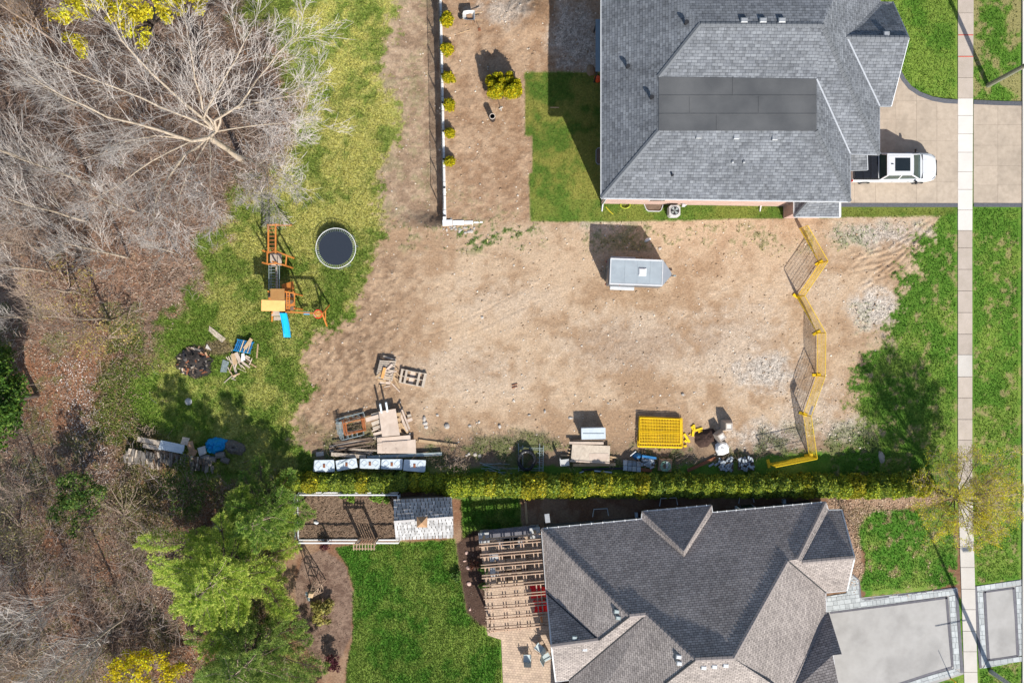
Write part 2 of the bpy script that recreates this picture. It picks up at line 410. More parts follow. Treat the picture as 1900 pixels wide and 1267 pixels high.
LOT = [(812, -60), (1200, -60), (1200, 134), (974, 134), (975, 252), (988, 252), (988, 322), (982, 323), (985, 410), (1110, 412), (1480, 404), (1745, 401),
       (1722, 432), (1700, 480), (1680, 530), (1662, 585), (1640, 632), (1612, 668), (1590, 705), (1578, 748), (1596, 782), (1625, 806), (1612, 838), (1500, 838),
       (1400, 850), (1300, 862), (1000, 866), (860, 866), (600, 862), (545, 826), (548, 780), (572, 716), (560, 652), (598, 612), (650, 588), (676, 530),
       (700, 455), (716, 402), (700, 330), (738, 262), (748, 205), (716, 150), (704, 100), (722, 60), (755, -60)]
SOD = [(974, 134), (1150, 134), (1150, 372), (1500, 372), (1500, 384), (1776, 380), (1776, 396), (1745, 401), (1480, 404), (1110, 412), (985, 410), (982, 323), (988, 322), (988, 252), (975, 252)]
WOODS = [(-400, -200), (440, -200), (455, 20), (520, 60), (560, 170), (540, 260), (470, 330), (425, 400), (395, 440), (375, 520), (335, 590), (300, 640), (268, 700), (282, 780), (300, 840),
         (330, 880), (480, 900), (545, 930), (545, 1000), (480, 1100), (520, 1180), (560, 1240), (560, 1500), (-400, 1500)]
YARD = [(548, 895), (742, 905), (850, 925), (1010, 925), (1540, 922), (1700, 915), (1776, 925), (1790, 1110), (1600, 1110), (1560, 1500), (540, 1500), (560, 1240), (520, 1180), (480, 1100), (540, 1010)]
NLAWN = [(622, 1016), (660, 1010), (845, 1000), (853, 1060), (866, 1135), (895, 1160), (912, 1172), (932, 1185), (940, 1500), (636, 1500), (642, 1240), (655, 1180), (656, 1090), (645, 1050)]
NLAWN2 = [(855, 925), (965, 925), (968, 985), (880, 990), (860, 1000)]
FLAWN = [(1560, 940), (1700, 935), (1776, 930), (1777, 1090), (1600, 1112), (1590, 1080), (1606, 1050), (1592, 1010), (1575, 975)]
BED1 = [(560, 1035), (600, 1018), (640, 1045), (655, 1100), (652, 1180), (622, 1240), (575, 1215), (552, 1180), (548, 1080)]
BED2 = [(846, 1008), (880, 985), (905, 985), (912, 1160), (890, 1160), (866, 1135), (853, 1060)]
BEDF = [(1536, 922), (1745, 918), (1740, 940), (1600, 950), (1596, 1000), (1604, 1060), (1590, 1092), (1570, 1090), (1540, 960)]
SOIL = [(552, 912), (742, 912), (742, 1002), (552, 1002)]
GRAVELS = [((1640, 436), (100, 26), .9), ((1625, 575), (52, 40), 1.0), ((1432, 690), (62, 48), 1.0), ((1425, 812), (110, 34), .85), ((1360, 640), (110, 90), .35),
           ((1500, 760), (60, 70), .5), ((1066, 75), (50, 70), .85), ((930, 18), (60, 28), .6), ((1050, 118), (32, 22), 1.0), ((1560, 800), (60, 28), .8), ((1120, 420), (60, 18), .55),
           ((880, 690), (120, 60), .22), ((640, 470), (4, 4), 0), ((1180, 640), (140, 60), .28), ((940, 560), (90, 50), .2), ((1510, 520), (50, 60), .25)]
n1 = fbm(XX * .55, YY * .55, 3, 5); n2 = fbm(XX * 2.1, YY * 2.1, 11, 4); n3 = fbm(XX * .12, YY * .12, 21, 4); n4 = fbm(XX * 6.3, YY * 6.3, 31, 3)
sd_lot = sdpoly(U, V, LOT)
ragged = np.where((U > 1540) & (V > 400), 46, np.where(U < 800, 26, 8)) * (V > -20)
sharp = sdpoly(U, V, SOD)
rag = np.where(np.abs(sharp) < 22, 2.0, ragged)
lot = sstep(sd_lot + (n2 - .5) * rag * 1.6 + (n1 - .5) * rag * 1.2 + (n4 - .5) * rag * 1.3, -2.0 - rag * .22, 2.0 + rag * .22)
lot = lot * (1 - sstep(sharp, -.5, 1.2))
woods = sstep(sdpoly(U, V, WOODS) + (n1 - .5) * 110 + (n2 - .5) * 60, -26, 26)
yard = sstep(sdpoly(U, V, YARD) + (n2 - .5) * 6, -3, 3)
nl = sstep(np.maximum(np.maximum(sdpoly(U, V, NLAWN), sdpoly(U, V, NLAWN2)), sdpoly(U, V, FLAWN) + (n2 - .5) * 26 + (n1 - .5) * 30) + (n2 - .5) * 6, -1.5, 1.5)
bed1 = sstep(sdpoly(U, V, BED1) + (n2 - .5) * 5, -2, 2); bed2 = sstep(sdpoly(U, V, BED2) + (n2 - .5) * 5, -2, 2)
bedf = sstep(sdpoly(U, V, BEDF) + (n2 - .5) * 22, -5, 5)
soil = sstep(sdpoly(U, V, SOIL), -1, 1)
sod = sstep(sharp, -.5, 1.0)
gravel = np.zeros_like(U)
for (cx, cy), (rx, ry), w in GRAVELS:
    if w <= 0: continue
    d = np.sqrt(((U - cx) / rx) ** 2 + ((V - cy) / ry) ** 2)
    gravel = np.maximum(gravel, w * sstep(1.0 - d + (n2 - .5) * 1.0 + (n1 - .5) * 1.0 + (n4 - .5) * .4, -.3, .75))
# rough strip of weeds and debris between the lot and the cedar hedge
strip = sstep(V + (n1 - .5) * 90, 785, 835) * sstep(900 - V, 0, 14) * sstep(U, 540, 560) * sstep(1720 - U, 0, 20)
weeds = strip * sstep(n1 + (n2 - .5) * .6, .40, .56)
sparse = .75 * sstep(n4 * .6 + n2 * .5 + (n1 - .5) * .9, .62, .78) * (sstep(V, 405, 425) * sstep(480 - V, 0, 30) * .75 + sstep(U, 1560, 1600) * sstep(1700 - U, 0, 30) * .35 * (V > 560) +
         sstep(U, 690, 710) * sstep(800 - U, 0, 8) * sstep(430 - V, 0, 20) * .4 + sstep(U, 820, 830) * sstep(1000 - U, 0, 20) * sstep(V, 330, 380) * sstep(480 - V, 0, 20) * .6)
def mixv(base, c, w):
    c = np.asarray(c, dtype=float); return base * (1 - w[..., None]) + (c if c.ndim > 1 else c[None, None, :]) * w[..., None]
def two(a, b, w): return np.array(a)[None, None] * (1 - w[..., None]) + np.array(b)[None, None] * w[..., None]
# base: lawn grass (front verges deep green, back lawn yellower)
dry = np.clip(sstep(n1 + (n2 - .5) * .5, .34, .66) * .75 + sstep(n4, .5, .75) * .25, 0, 1)
back = sstep(900 - U, 0, 120)
lush = two((.085, .185, .022), (.215, .275, .052), dry * .70)
bck = two((.125, .200, .030), (.42, .395, .125), np.clip(dry * .85 + sstep(500 - V, -80, 160) * .35 * n2 * 1.5, 0, 1))
col = lush * (1 - back[..., None]) + bck * back[..., None]
col = mixv(col, two((.085, .150, .022), (.28, .245, .060), np.clip(dry * .8, 0, 1) * (.55 + .45 * (V < 370))), sod)
col = mixv(col, two((.070, .180, .020), (.23, .275, .060), dry * .75), nl * yard)
vary = (.80 + .42 * n3 + .22 * (n1 - .5))[..., None] * (1 + .07 * np.sin(U * .24 + n3 * 2) * (V > 900) * (U < 900))[..., None]; col = col * vary
# dead thatch spots in the front lawns
thatch = sstep(n2 + (n4 - .5) * .5, .64, .74) * (U > 1540) * (V > 430)
thatch = np.maximum(thatch, sstep(n1 + (n2 - .5) * .8, .46, .58) * (U > 1806) * (V < 190) * 1.0)
col = mixv(col, (.30, .22, .12), thatch * .65)
bare = yard * (1 - nl)
col = mixv(col, two((.20, .105, .062), (.30, .20, .13), dry), bare * (V > 880))
grassy = np.clip((1 - woods) * (1 - lot) * (1 - bare), 0, 1)
# woods floor: leaf litter, patches of green
lit = two((.115, .076, .055), (.285, .200, .145), sstep(n1 * .5 + n2 * .5, .30, .68))
lit = mixv(lit, (.30, .125, .058), sstep(n3 + (n2 - .5) * .3, .42, .62) * (.25 + .3 * sstep(V, 560, 700)))
lit = mixv(lit, (.085, .12, .03), sstep(n1 + (n2 - .5) * .5, .50, .60) * .62 * (V > 560))
green2 = np.exp(-(((U - 235) / 70) ** 2 + ((V - 745) / 95) ** 2)); lit = mixv(lit, two((.085, .150, .030), (.23, .25, .075), n2), sstep(green2 + (n2 - .5) * .8 + (n1 - .5) * .7, .22, .55) * .85)
olive = np.exp(-(((U - 265) / 70) ** 2 + ((V - 930) / 80) ** 2)); lit = mixv(lit, two((.10, .12, .035), (.24, .22, .10), n2), sstep(olive + (n2 - .5) * .9, .3, .75) * .8)
col = mixv(col, lit, woods * (1 - yard))
# the lot
dirt = two((.335, .222, .137), (.475, .350, .238), sstep(n1 * .6 + n3 * .4 + (n2 - .5) * .4, .32, .66))
furrow = sstep(760 - U + (n1 - .5) * 120, -60, 90) * sstep(V, 430, 480)
dirt = mixv(dirt, two((.19, .120, .074), (.37, .252, .160), sstep(n2 * .6 + n4 * .4, .3, .7)), furrow * .8)
yardd = sstep(1120 - U, 0, 20) * sstep(430 - V, 0, 30)
dirt = mixv(dirt, two((.265, .163, .098), (.40, .275, .180), sstep(n2 * .6 + n1 * .4, .3, .7)), yardd * .85)
leftstrip = sstep(812 - U, 0, 4) * sstep(420 - V, 0, 30)
dirt = mixv(dirt, two((.24, .165, .11), (.37, .27, .185), sstep(n2, .3, .7)), leftstrip)
mound = np.exp(-(((U - 985) / 36) ** 2 + ((V - 25) / 34) ** 2))
dirt = mixv(dirt, (.20, .125, .075), np.clip(mound * 1.2, 0, 1) * .8)
dirt = mixv(dirt, two((.36, .325, .285), (.53, .48, .42), sstep(n4, .3, .7)), gravel * .85)
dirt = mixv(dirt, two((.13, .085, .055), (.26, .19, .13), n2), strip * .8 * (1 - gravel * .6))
dirt = mixv(dirt, (.085, .130, .030), np.clip(weeds * .7 + sparse, 0, 1))
dirt = mixv(dirt, (.052, .028, .022), np.exp(-(((U - 1308) / 20) ** 2 + ((V - 812) / 15) ** 2) * 1.3) * .95)
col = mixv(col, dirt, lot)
col = mixv(col, two((.135, .085, .062), (.235, .160, .118), sstep(n2 * .5 + n4 * .5, .35, .65)), bed1)
col = mixv(col, two((.050, .030, .022), (.11, .068, .05), n2), bed2)
col = mixv(col, two((.27, .165, .11), (.42, .30, .21), n2), bedf * .85)
col = mixv(col, two((.15, .098, .065), (.235, .165, .115), n2), soil)
# charred ground round the fire heap
fire = np.exp(-(((U - 362) / 34) ** 2 + ((V - 670) / 31) ** 2)); fire = sstep(fire + (n2 - .5) * .5, .32, .6)
col = mixv(col, (.035, .026, .022), fire * .9)
brownp = np.exp(-(((U - 405) / 26) ** 2 + ((V - 645) / 18) ** 2)); col = mixv(col, (.20, .14, .095), sstep(brownp + (n2 - .5) * .5, .3, .6) * .8)
# relief
Zg = (n2 - .5) * .05 + (n4 - .5) * .03
Zg = Zg * (1 - .55 * sod) + lot * (n4 - .5) * .02
diag = (U * .80 + V * .60)
Zg += lot * furrow * (fbm(diag * .16, (V - U) * .02, 5, 3) - .5) * .06 + lot * furrow * (n4 - .5) * .10
Zg += lot * yardd * (n4 - .5) * .06 + mound * .55 * (.7 + .6 * n2) + gravel * (n4 - .5) * .05
Zg += soil * ((fbm(XX * 5, YY * 5, 77, 3) - .5) * .12)
RUTS = [[(1740, 412), (1667, 471), (1620, 500), (1572, 506)], [(1712, 418), (1643, 454), (1613, 471), (1576, 500)], [(1730, 440), (1668, 478), (1630, 502)],
        [(1694, 484), (1633, 518), (1599, 545)], [(1690, 455), (1650, 488), (1612, 520)], [(1725, 425), (1680, 455), (1650, 470), (1590, 482)], [(1700, 470), (1660, 500), (1640, 530)],
        [(1660, 440), (1610, 465), (1575, 480)], [(1722, 412), (1655, 462), (1605, 492)], [(1735, 430), (1690, 462), (1640, 492), (1600, 500)], [(1705, 452), (1665, 474), (1620, 488)], [(1698, 462), (1655, 496), (1625, 520)],
        [(1716, 446), (1682, 474), (1648, 512)], [(1690, 430), (1640, 462), (1600, 474)], [(1728, 418), (1700, 436), (1660, 456)], [(1680, 495), (1640, 512), (1600, 528)], [(760, 440), (820, 465), (870, 470), (925, 482)], [(790, 448), (840, 462), (880, 455), (915, 440)],
        [(735, 505), (790, 520), (850, 545), (910, 560), (960, 600)], [(1290, 570), (1340, 540), (1395, 515)], [(1265, 590), (1320, 560)], [(1455, 640), (1480, 610), (1490, 590)],
        [(800, 620), (880, 590), (960, 545), (1000, 530)], [(820, 640), (900, 610), (1000, 560)], [(640, 560), (720, 600), (790, 640)], [(620, 590), (700, 640), (760, 670)], [(1150, 760), (1240, 750), (1300, 740)]]
for i, rt in enumerate(RUTS):
    d = dline(U + (n1 - .5) * 8, V + (n3 - .5) * 10 + (n1 - .5) * 4, rt); w = 1.9 if i < 16 else 1.7; a = .030 if i < 16 else .018
    Zg += a * (-np.exp(-(d / w) ** 2) + .75 * np.exp(-((d - 2.3 * w) / (w * .9)) ** 2)) * (.5 + n2)
# drop behind the retaining wall
uw = 813 + V * 9 / 412.0
drop = sstep(U, uw - 110, uw - 10) * (U < uw) * sstep(425 - V, 0, 40)
Zg -= .85 * drop
hedge_ridge = 0
Zg *= np.clip(1 - sstep(np.maximum(np.abs(XX) - 38, np.abs(YY) - 26), 0, 6), 0, 1)
flat = np.maximum(sstep(U, 1770, 1776), sstep(V, 1075, 1085) * (U > 1560)) * (1 - 0)
Zg = np.where(flat > 0, np.minimum(Zg, 0.0) * .4 - .0, Zg)
paved = (sdpoly(U, V, [(1560, 120), (1690, 120), (1776, 190), (1776, 380), (1560, 380)]) > -3) | (sdpoly(U, V, [(885, 975), (1010, 975), (1040, 1500), (925, 1500)]) > -3)
Zg = np.where(paved, np.minimum(Zg, -.03), Zg)
nxg, nyg = len(GX), len(GY)
idx = np.arange(nxg * nyg).reshape(nyg, nxg)
Fg = np.stack([idx[:-1, :-1], idx[:-1, 1:], idx[1:, 1:], idx[1:, :-1]], -1).reshape(-1, 4)
Vg = np.stack([XX, YY, Zg], -1).reshape(-1, 3)
pebble = np.clip(lot * (1 - weeds) * (.35 + gravel), 0, 1.3)
kind = np.stack([pebble, gravel * lot, grassy], -1).reshape(-1, 3)
gm, t, b, out = nt('ground_surface')
a1 = N(t, 'ShaderNodeAttribute', attribute_name='gcol'); a2 = N(t, 'ShaderNodeAttribute', attribute_name='gkind')
tc = N(t, 'ShaderNodeTexCoord')
fn = N(t, 'ShaderNodeTexNoise'); fn.inputs['Scale'].default_value = 7.5; fn.inputs['Detail'].default_value = 8; fn.inputs['Roughness'].default_value = .72
t.links.new(tc.outputs['Object'], fn.inputs['Vector'])
c = mixc(t, 1.0, a1.outputs['Color'], ramp(t, fn.outputs[0], [(.28, .62), (.72, 1.36)]), 'MULTIPLY')
vo = N(t, 'ShaderNodeTexVoronoi'); vo.inputs['Scale'].default_value = 6.5; t.links.new(tc.outputs['Object'], vo.inputs['Vector'])
sepc = N(t, 'ShaderNodeSeparateColor'); t.links.new(vo.outputs['Color'], sepc.inputs[0])
sepk = N(t, 'ShaderNodeSeparateColor'); t.links.new(a2.outputs['Color'], sepk.inputs[0])
spot = ramp(t, vo.outputs['Distance'], [(.10, 1.0), (.26, 0.0)])
pick = ramp(t, sepc.outputs[0], [(.80, 0.0), (.84, 1.0)])
mu = N(t, 'ShaderNodeMath', operation='MULTIPLY'); t.links.new(spot, mu.inputs[0]); t.links.new(pick, mu.inputs[1])
mu2 = N(t, 'ShaderNodeMath', operation='MULTIPLY'); t.links.new(mu.outputs[0], mu2.inputs[0]); t.links.new(sepk.outputs[0], mu2.inputs[1])
c = mixc(t, mu2.outputs[0], c, (.66, .60, .52))
v2 = N(t, 'ShaderNodeTexVoronoi'); v2.inputs['Scale'].default_value = 13; t.links.new(tc.outputs['Object'], v2.inputs['Vector'])
s2 = N(t, 'ShaderNodeSeparateColor'); t.links.new(v2.outputs['Color'], s2.inputs[0])
gr = ramp(t, s2.outputs[1], [(0.0, .55), (1.0, 1.4)])
c2 = mixc(t, 1.0, c, gr, 'MULTIPLY'); c = mixc(t, sepk.outputs[1], c, c2)
t.links.new(c, b.inputs['Base Color']); b.inputs['Roughness'].default_value = .95; b.inputs['Specular IOR Level'].default_value = .12
f2 = N(t, 'ShaderNodeTexNoise'); f2.inputs['Scale'].default_value = 16; f2.inputs['Detail'].default_value = 6; t.links.new(tc.outputs['Object'], f2.inputs['Vector'])
bump(t, b, f2.outputs[0], .8, .05)
me = fast_mesh('ground', Vg, Fg, vcol={'gcol': col.reshape(-1, 3), 'gkind': kind}, smooth=True)
tag(link_mesh(me, 'ground', gm), None, None, kind='structure')

def gsample(arr, x, y):
    i = np.clip(np.searchsorted(GX, x), 0, nxg - 1); j = np.clip(np.searchsorted(GY, y), 0, nyg - 1); return arr[j, i]

# ---- grass blades: uncountable
def blades(name, label, region, n, h, w, cols, jit=.35, keep=None):
    x0, x1, y0, y1 = region
    x = RNG.uniform((x0 - 950) * PX, (x1 - 950) * PX, n); y = RNG.uniform((633.5 - y1) * PX, (633.5 - y0) * PX, n)
    g = gsample(keep, x, y); k = RNG.random(n) < g; x = x[k]; y = y[k]; m = len(x)
    if m == 0: return
    z = gsample(Zg, x, y); base = gsample(col, x, y)
    hh = h * RNG.uniform(.5, 1.3, m); a = RNG.uniform(0, 2 * np.pi, m); lean = RNG.uniform(.3, 1.1, m) * hh; la = RNG.uniform(0, 2 * np.pi, m)
    ww = w * RNG.uniform(.6, 1.4, m)
    p0 = np.stack([x - np.cos(a) * ww, y - np.sin(a) * ww, z - .01], -1); p1 = np.stack([x + np.cos(a) * ww, y + np.sin(a) * ww, z - .01], -1)
    p2 = np.stack([x + np.cos(la) * lean, y + np.sin(la) * lean, z + hh], -1)
    Vv = np.stack([p0, p1, p2], 1).reshape(-1, 3); Fv = np.arange(3 * m).reshape(-1, 3)
    f = np.clip(base * RNG.uniform(1 - jit, 1 + jit * 1.1, (m, 1)) * np.array(cols)[None], .004, .8)
    tag(link_mesh(fast_mesh(name, Vv, Fv, fcol=f), name, BLADE), label, 'grass', kind='stuff')
nopave = np.ones_like(U)
for pp_ in ([(1774, -80), (1809, -80), (1809, 900), (1822, 1400), (1783, 1400), (1774, 900)], [(1806, 188), (1900, 188), (1900, 385), (1806, 385)], [(1500, 1102), (1775, 1086), (1790, 1252), (1668, 1292), (1560, 1332), (1500, 1332)],
            [(1566, 1062), (1584, 1062), (1597, 1075), (1602, 1115), (1520, 1115)], [(1805, 1084), (1900, 1070), (1900, 1222), (1816, 1244)], [(1560, 120), (1664, 130), (1690, 164), (1730, 184), (1778, 186), (1778, 385), (1550, 385)], [(1893, -80), (1920, -80), (1920, 1400), (1893, 1400)],
            [(888, 985), (1012, 980), (1050, 1330), (934, 1330), (930, 1184), (903, 1176)]):
    nopave *= 1 - sstep(sdpoly(U, V, pp_), -1.6, -1.0)
gk = np.clip(grassy, 0, 1) * (1 - sod) * (1 - thatch * .7) * nopave
blades('grass', 'rough yellow-green back lawn grass beside the bare woods', (110, 780, -20, 880), 330000, .11, .030, (1.2, 1.2, 1.0), .42, gk)
blades('ground_cover', 'patchy green ground cover at the shaded edge of the woods', (120, 360, 600, 1010), 70000, .14, .035, (1.15, 1.25, 1.0), .5, np.clip(woods * np.maximum(sstep(green2 + (n2 - .5) * .8 + (n1 - .5) * .7, .22, .55), .5 * sstep(olive + (n2 - .5) * .9, .3, .75)), 0, 1))
blades('grass', 'dark green front lawn and verge grass along the concrete sidewalk', (1540, 1910, -20, 1290), 150000, .09, .032, (1.05, 1.1, 1.0), .42, np.clip(gk + nl * yard * (V > 900), 0, 1) * nopave)
blades('grass', 'freshly laid sod around the corner of the grey shingled house', (970, 1780, 130, 415), 90000, .05, .03, (1.05, 1.05, 1.0), .35, sod * nopave)
blades('grass', 'thick green neighbouring lawn between the mulch beds', (615, 970, 920, 1280), 110000, .08, .032, (1.1, 1.1, 1.0), .45, nl * yard * nopave)
blades('weeds', 'scattered low green weeds on the bare dirt lot', (540, 1720, 400, 900), 60000, .13, .05, (1.1, 1.3, .9), .5, np.clip(lot * (weeds * .8 + sparse * .9) * (np.hypot(U - 980, V - 850) > 34), 0, 1))
# ---- leaf litter on the woods floor
def litter(name, label, n, region, keep, size, pal, zj=.05):
    x0, x1, y0, y1 = region
    x = RNG.uniform((x0 - 950) * PX, (x1 - 950) * PX, n); y = RNG.uniform((633.5 - y1) * PX, (633.5 - y0) * PX, n)
    k = RNG.random(n) < gsample(keep, x, y); x = x[k]; y = y[k]; m = len(x)
    z = gsample(Zg, x, y) + RNG.uniform(.005, zj, m)
    a = RNG.uniform(0, 2 * np.pi, m); s = size * RNG.uniform(.5, 1.5, m); tl = RNG.normal(0, .4, (m, 4))
    pts = []
    for q in range(4):
        an = a + q * np.pi / 2; r = s * (1.0 if q % 2 else .6)
        pts.append(np.stack([x + np.cos(an) * r, y + np.sin(an) * r, z + tl[:, q] * s * .5 + s * .3], -1))
    Vv = np.stack(pts, 1).reshape(-1, 3); Fv = np.arange(4 * m).reshape(-1, 4)
    pal = np.array(pal); f = pal[RNG.integers(0, len(pal), m)] * RNG.uniform(.7, 1.25, (m, 1))
    tag(link_mesh(fast_mesh(name, Vv, Fv, fcol=f), name, DRYM), label, 'leaf litter', kind='stuff')
litter('leaf_litter', 'brown fallen leaves carpeting the woodland floor', 90000, (-20, 570, -20, 1290), woods * (1 - yard * .8), .055,
       [(.24, .15, .10), (.33, .24, .17), (.15, .095, .06), (.42, .33, .25), (.27, .135, .075)])
litter('leaf_litter', 'tan fallen leaves along the front bed by the cedar hedge', 9000, (1530, 1780, 910, 1110), np.clip(bedf + thatch * .25, 0, 1), .045,
       [(.50, .35, .24), (.40, .27, .18), (.60, .46, .34), (.30, .19, .13)])
litter('petals', 'pale fallen leaves scattered over the reddish woodland path', 2600, (60, 260, 660, 900), sstep(np.exp(-((U - (130 + (V - 660) * .25)) / 40) ** 2), .2, .9), .05,
       [(.62, .55, .50), (.55, .45, .38), (.68, .62, .58)])
# ---- pebbles and clods on the lot
def pebbles(name, label, n, region, keep, smin, smax, pal):
    x0, x1, y0, y1 = region
    x = RNG.uniform((x0 - 950) * PX, (x1 - 950) * PX, n); y = RNG.uniform((633.5 - y1) * PX, (633.5 - y0) * PX, n)
    k = RNG.random(n) < gsample(keep, x, y); x = x[k]; y = y[k]; m = len(x); z = gsample(Zg, x, y)
    s = smin + (smax - smin) * RNG.random(m) ** 3
    o6 = np.array([(1, 0, 0), (0, 1, 0), (-1, 0, 0), (0, -1, 0), (0, 0, .7), (0, 0, -.4)])
    pv = o6[None] * (s[:, None, None]) * RNG.uniform(.65, 1.35, (m, 6, 1)); a = RNG.uniform(0, 6.28, m)
    ca, sa = np.cos(a)[:, None], np.sin(a)[:, None]
    X_ = pv[..., 0] * ca - pv[..., 1] * sa + x[:, None]; Y_ = pv[..., 0] * sa + pv[..., 1] * ca + y[:, None]
    Vv = np.stack([X_, Y_, pv[..., 2] + z[:, None]], -1).reshape(-1, 3)
    f8 = np.array([(0, 1, 4), (1, 2, 4), (2, 3, 4), (3, 0, 4), (1, 0, 5), (2, 1, 5), (3, 2, 5), (0, 3, 5)])
    Fv = (f8[None] + (np.arange(m) * 6)[:, None, None]).reshape(-1, 3)
    pal = np.array(pal); f = np.repeat(pal[RNG.integers(0, len(pal), m)] * RNG.uniform(.8, 1.15, (m, 1)), 8, 0)
    tag(link_mesh(fast_mesh(name, Vv, Fv, fcol=f), name, DRYM), label, 'stones', kind='stuff')
pebbles('pebbles', 'small stones and clods strewn over the bare dirt lot', 26000, (545, 1720, 0, 860), lot * (.30 + .5 * gravel), .015, .10, [(.55, .47, .38), (.42, .31, .21), (.64, .58, .50), (.33, .23, .15)])
pebbles('gravel', 'pale crushed gravel patches on the lot', 60000, (900, 1720, 0, 860), np.clip(gravel * lot - .25, 0, 1), .018, .055, [(.54, .49, .43), (.40, .36, .31), (.62, .57, .51), (.30, .26, .22)])
pebbles('soil_clods', 'coarse brown clods in the fenced vegetable bed', 9000, (552, 742, 912, 1002), soil, .02, .07, [(.20, .135, .09), (.26, .185, .13), (.14, .09, .06)])
pebbles('bark_chips', 'dark bark mulch chips in the planting beds', 9000, (545, 915, 980, 1240), np.clip(bed1 + bed2, 0, 1), .015, .05, [(.16, .105, .08), (.25, .18, .14), (.08, .05, .038)])

# ================================================================ PAVED STRUCTURES
def clip_poly(poly, x0, x1, y0, y1):
    def cl(pts, f, ip):
        o = []
        for i in range(len(pts)):
            a, b2 = pts[i - 1], pts[i]
            if f(b2):
                if not f(a): o.append(ip(a, b2))
                o.append(b2)
            elif f(a): o.append(ip(a, b2))
        return o
    def ix(X): return lambda a, b2: (X, a[1] + (b2[1] - a[1]) * (X - a[0]) / (b2[0] - a[0]))
    def iy(Y): return lambda a, b2: (a[0] + (b2[0] - a[0]) * (Y - a[1]) / (b2[1] - a[1]), Y)
    p = cl(poly, lambda q: q[0] >= x0, ix(x0)); p = cl(p, lambda q: q[0] <= x1, ix(x1)) if p else p
    p = cl(p, lambda q: q[1] >= y0, iy(y0)) if p else p; p = cl(p, lambda q: q[1] <= y1, iy(y1)) if p else p
    return p
def area(p): return abs(sum(p[i - 1][0] * p[i][1] - p[i][0] * p[i - 1][1] for i in range(len(p)))) / 2
def gp(u, v): q = P(u, v, 0); return (q.x, q.y)
def struct(name, mb, mat):
    return tag(mb.build(name, mat), None, None, kind='structure')

# sidewalk: a bed with one slab per bay
def sw_l(v): return 1777 + max(0, v - 900) * 12 / 367
def sw_r(v): return 1806 - (max(0, min(v, 430)) - 0) * 0.006 + max(0, v - 900) * 10 / 367
bed = MB(); bed.prism([gp(sw_l(v) + .5, v) for v in (-60, 400, 900, 1320)] + [gp(sw_r(v) - .5, v) for v in (1320, 900, 400, -60)], -.2, .012)
sw = struct('sidewalk', bed, m_conc)
cuts = [-60, -20, 25, 66, 106, 145, 183, 215, 249, 283, 319, 352, 390, 428, 460, 500, 540, 580, 620, 658, 699, 738, 778, 816, 855, 895, 935, 975, 1013, 1052, 1092, 1130, 1170, 1208, 1246, 1285, 1320]
for i, (a, b2) in enumerate(zip(cuts[:-1], cuts[1:])):
    mb = MB(); g = .45; dz = random.uniform(-.006, .006)
    mb.prism([gp(sw_l(a) + 0, a + g), gp(sw_r(a), a + g), gp(sw_r(b2), b2 - g), gp(sw_l(b2), b2 - g)], .012, .05 + dz)
    mt = m_concnew if 183 <= a < 428 else (m_concold if (a == 658 or a >= 895) else m_conc)
    mb.build('slab', mt, sw)
m_redline = M('red_marking_paint', (.55, .10, .06), (.42, .08, .05), 9, .8)
for vv in (66, 106):
    mb = MB(); mb.prism([gp(1777.5, vv - 1), gp(1805, vv - 1), gp(1805, vv + .6), gp(1777.5, vv + .6)], .03, .062); mb.build('paint_mark', m_redline, sw)

# driveway of the grey shingled house: jointed aggregate slabs between dark stamped borders
DRV = [(1500, 60), (1600, 110), (1668, 136), (1682, 158), (1702, 174), (1730, 184), (1777, 189), (1777, 378), (1500, 378)]
mb = MB(); mb.prism([gp(*p) for p in DRV], -.25, .022); dr = struct('driveway', mb, m_aggregate)
xs = [1500, 1545, 1585, 1624, 1662, 1700, 1738, 1777]; ys = [60, 110, 150, 188, 222, 262, 300, 338, 378]
for i in range(len(xs) - 1):
    for j in range(len(ys) - 1):
        p = clip_poly(DRV, xs[i] + .14, xs[i + 1] - .14, ys[j] + .14, ys[j + 1] - .14)
        if len(p) >= 3 and area(p) > 6: MB().prism([gp(*q) for q in p], .022, .034).build('slab', m_aggregate, dr)
APR = [(1806, 194), (1850, 196), (1896, 197), (1896, 378), (1806, 378)]
mb = MB(); mb.prism([gp(*p) for p in APR], -.25, .022); ap = struct('driveway_apron', mb, m_aggregate)
for i, (a, b2) in enumerate(((1806, 1851), (1851, 1896))):
    for c0, c1 in ((190, 232), (232, 270), (270, 308), (308, 344), (344, 378)):
        p = clip_poly(APR, a + .14, b2 - .14, c0 + .14, c1 - .14)
        if len(p) >= 3: MB().prism([gp(*q) for q in p], .022, .034).build('slab', m_aggregate, ap)
def ribbon(name, pts, w, z0, z1, mat, parent=None):
    mb = MB(); n = len(pts); L = []; R = []
    for i, p in enumerate(pts):
        a = pts[max(i - 1, 0)]; b2 = pts[min(i + 1, n - 1)]; dx, dy = b2[0] - a[0], b2[1] - a[1]; l = math.hypot(dx, dy)
        L.append(gp(p[0] - dy / l * w / 2, p[1] + dx / l * w / 2)); R.append(gp(p[0] + dy / l * w / 2, p[1] - dx / l * w / 2))
    for i in range(n - 1):
        mb.prism([L[i], L[i + 1], R[i + 1], R[i]], z0, z1)
    return mb.build(name, mat, parent) if parent else struct(name, mb, mat)
ribbon('driveway_border', [(1668, 133), (1676, 148), (1688, 163), (1706, 175), (1730, 184), (1752, 188), (1776.5, 189.5)], 8, -.1, .048, m_border)
ribbon('driveway_border', [(1806.5, 190), (1850, 192), (1896, 193)], 8, -.1, .048, m_border)
ribbon('driveway_border', [(1555, 380.5), (1776.5, 381)], 7, -.1, .048, m_border)
ribbon('driveway_border', [(1806.5, 380.5), (1896, 381)], 7, -.1, .048, m_border)
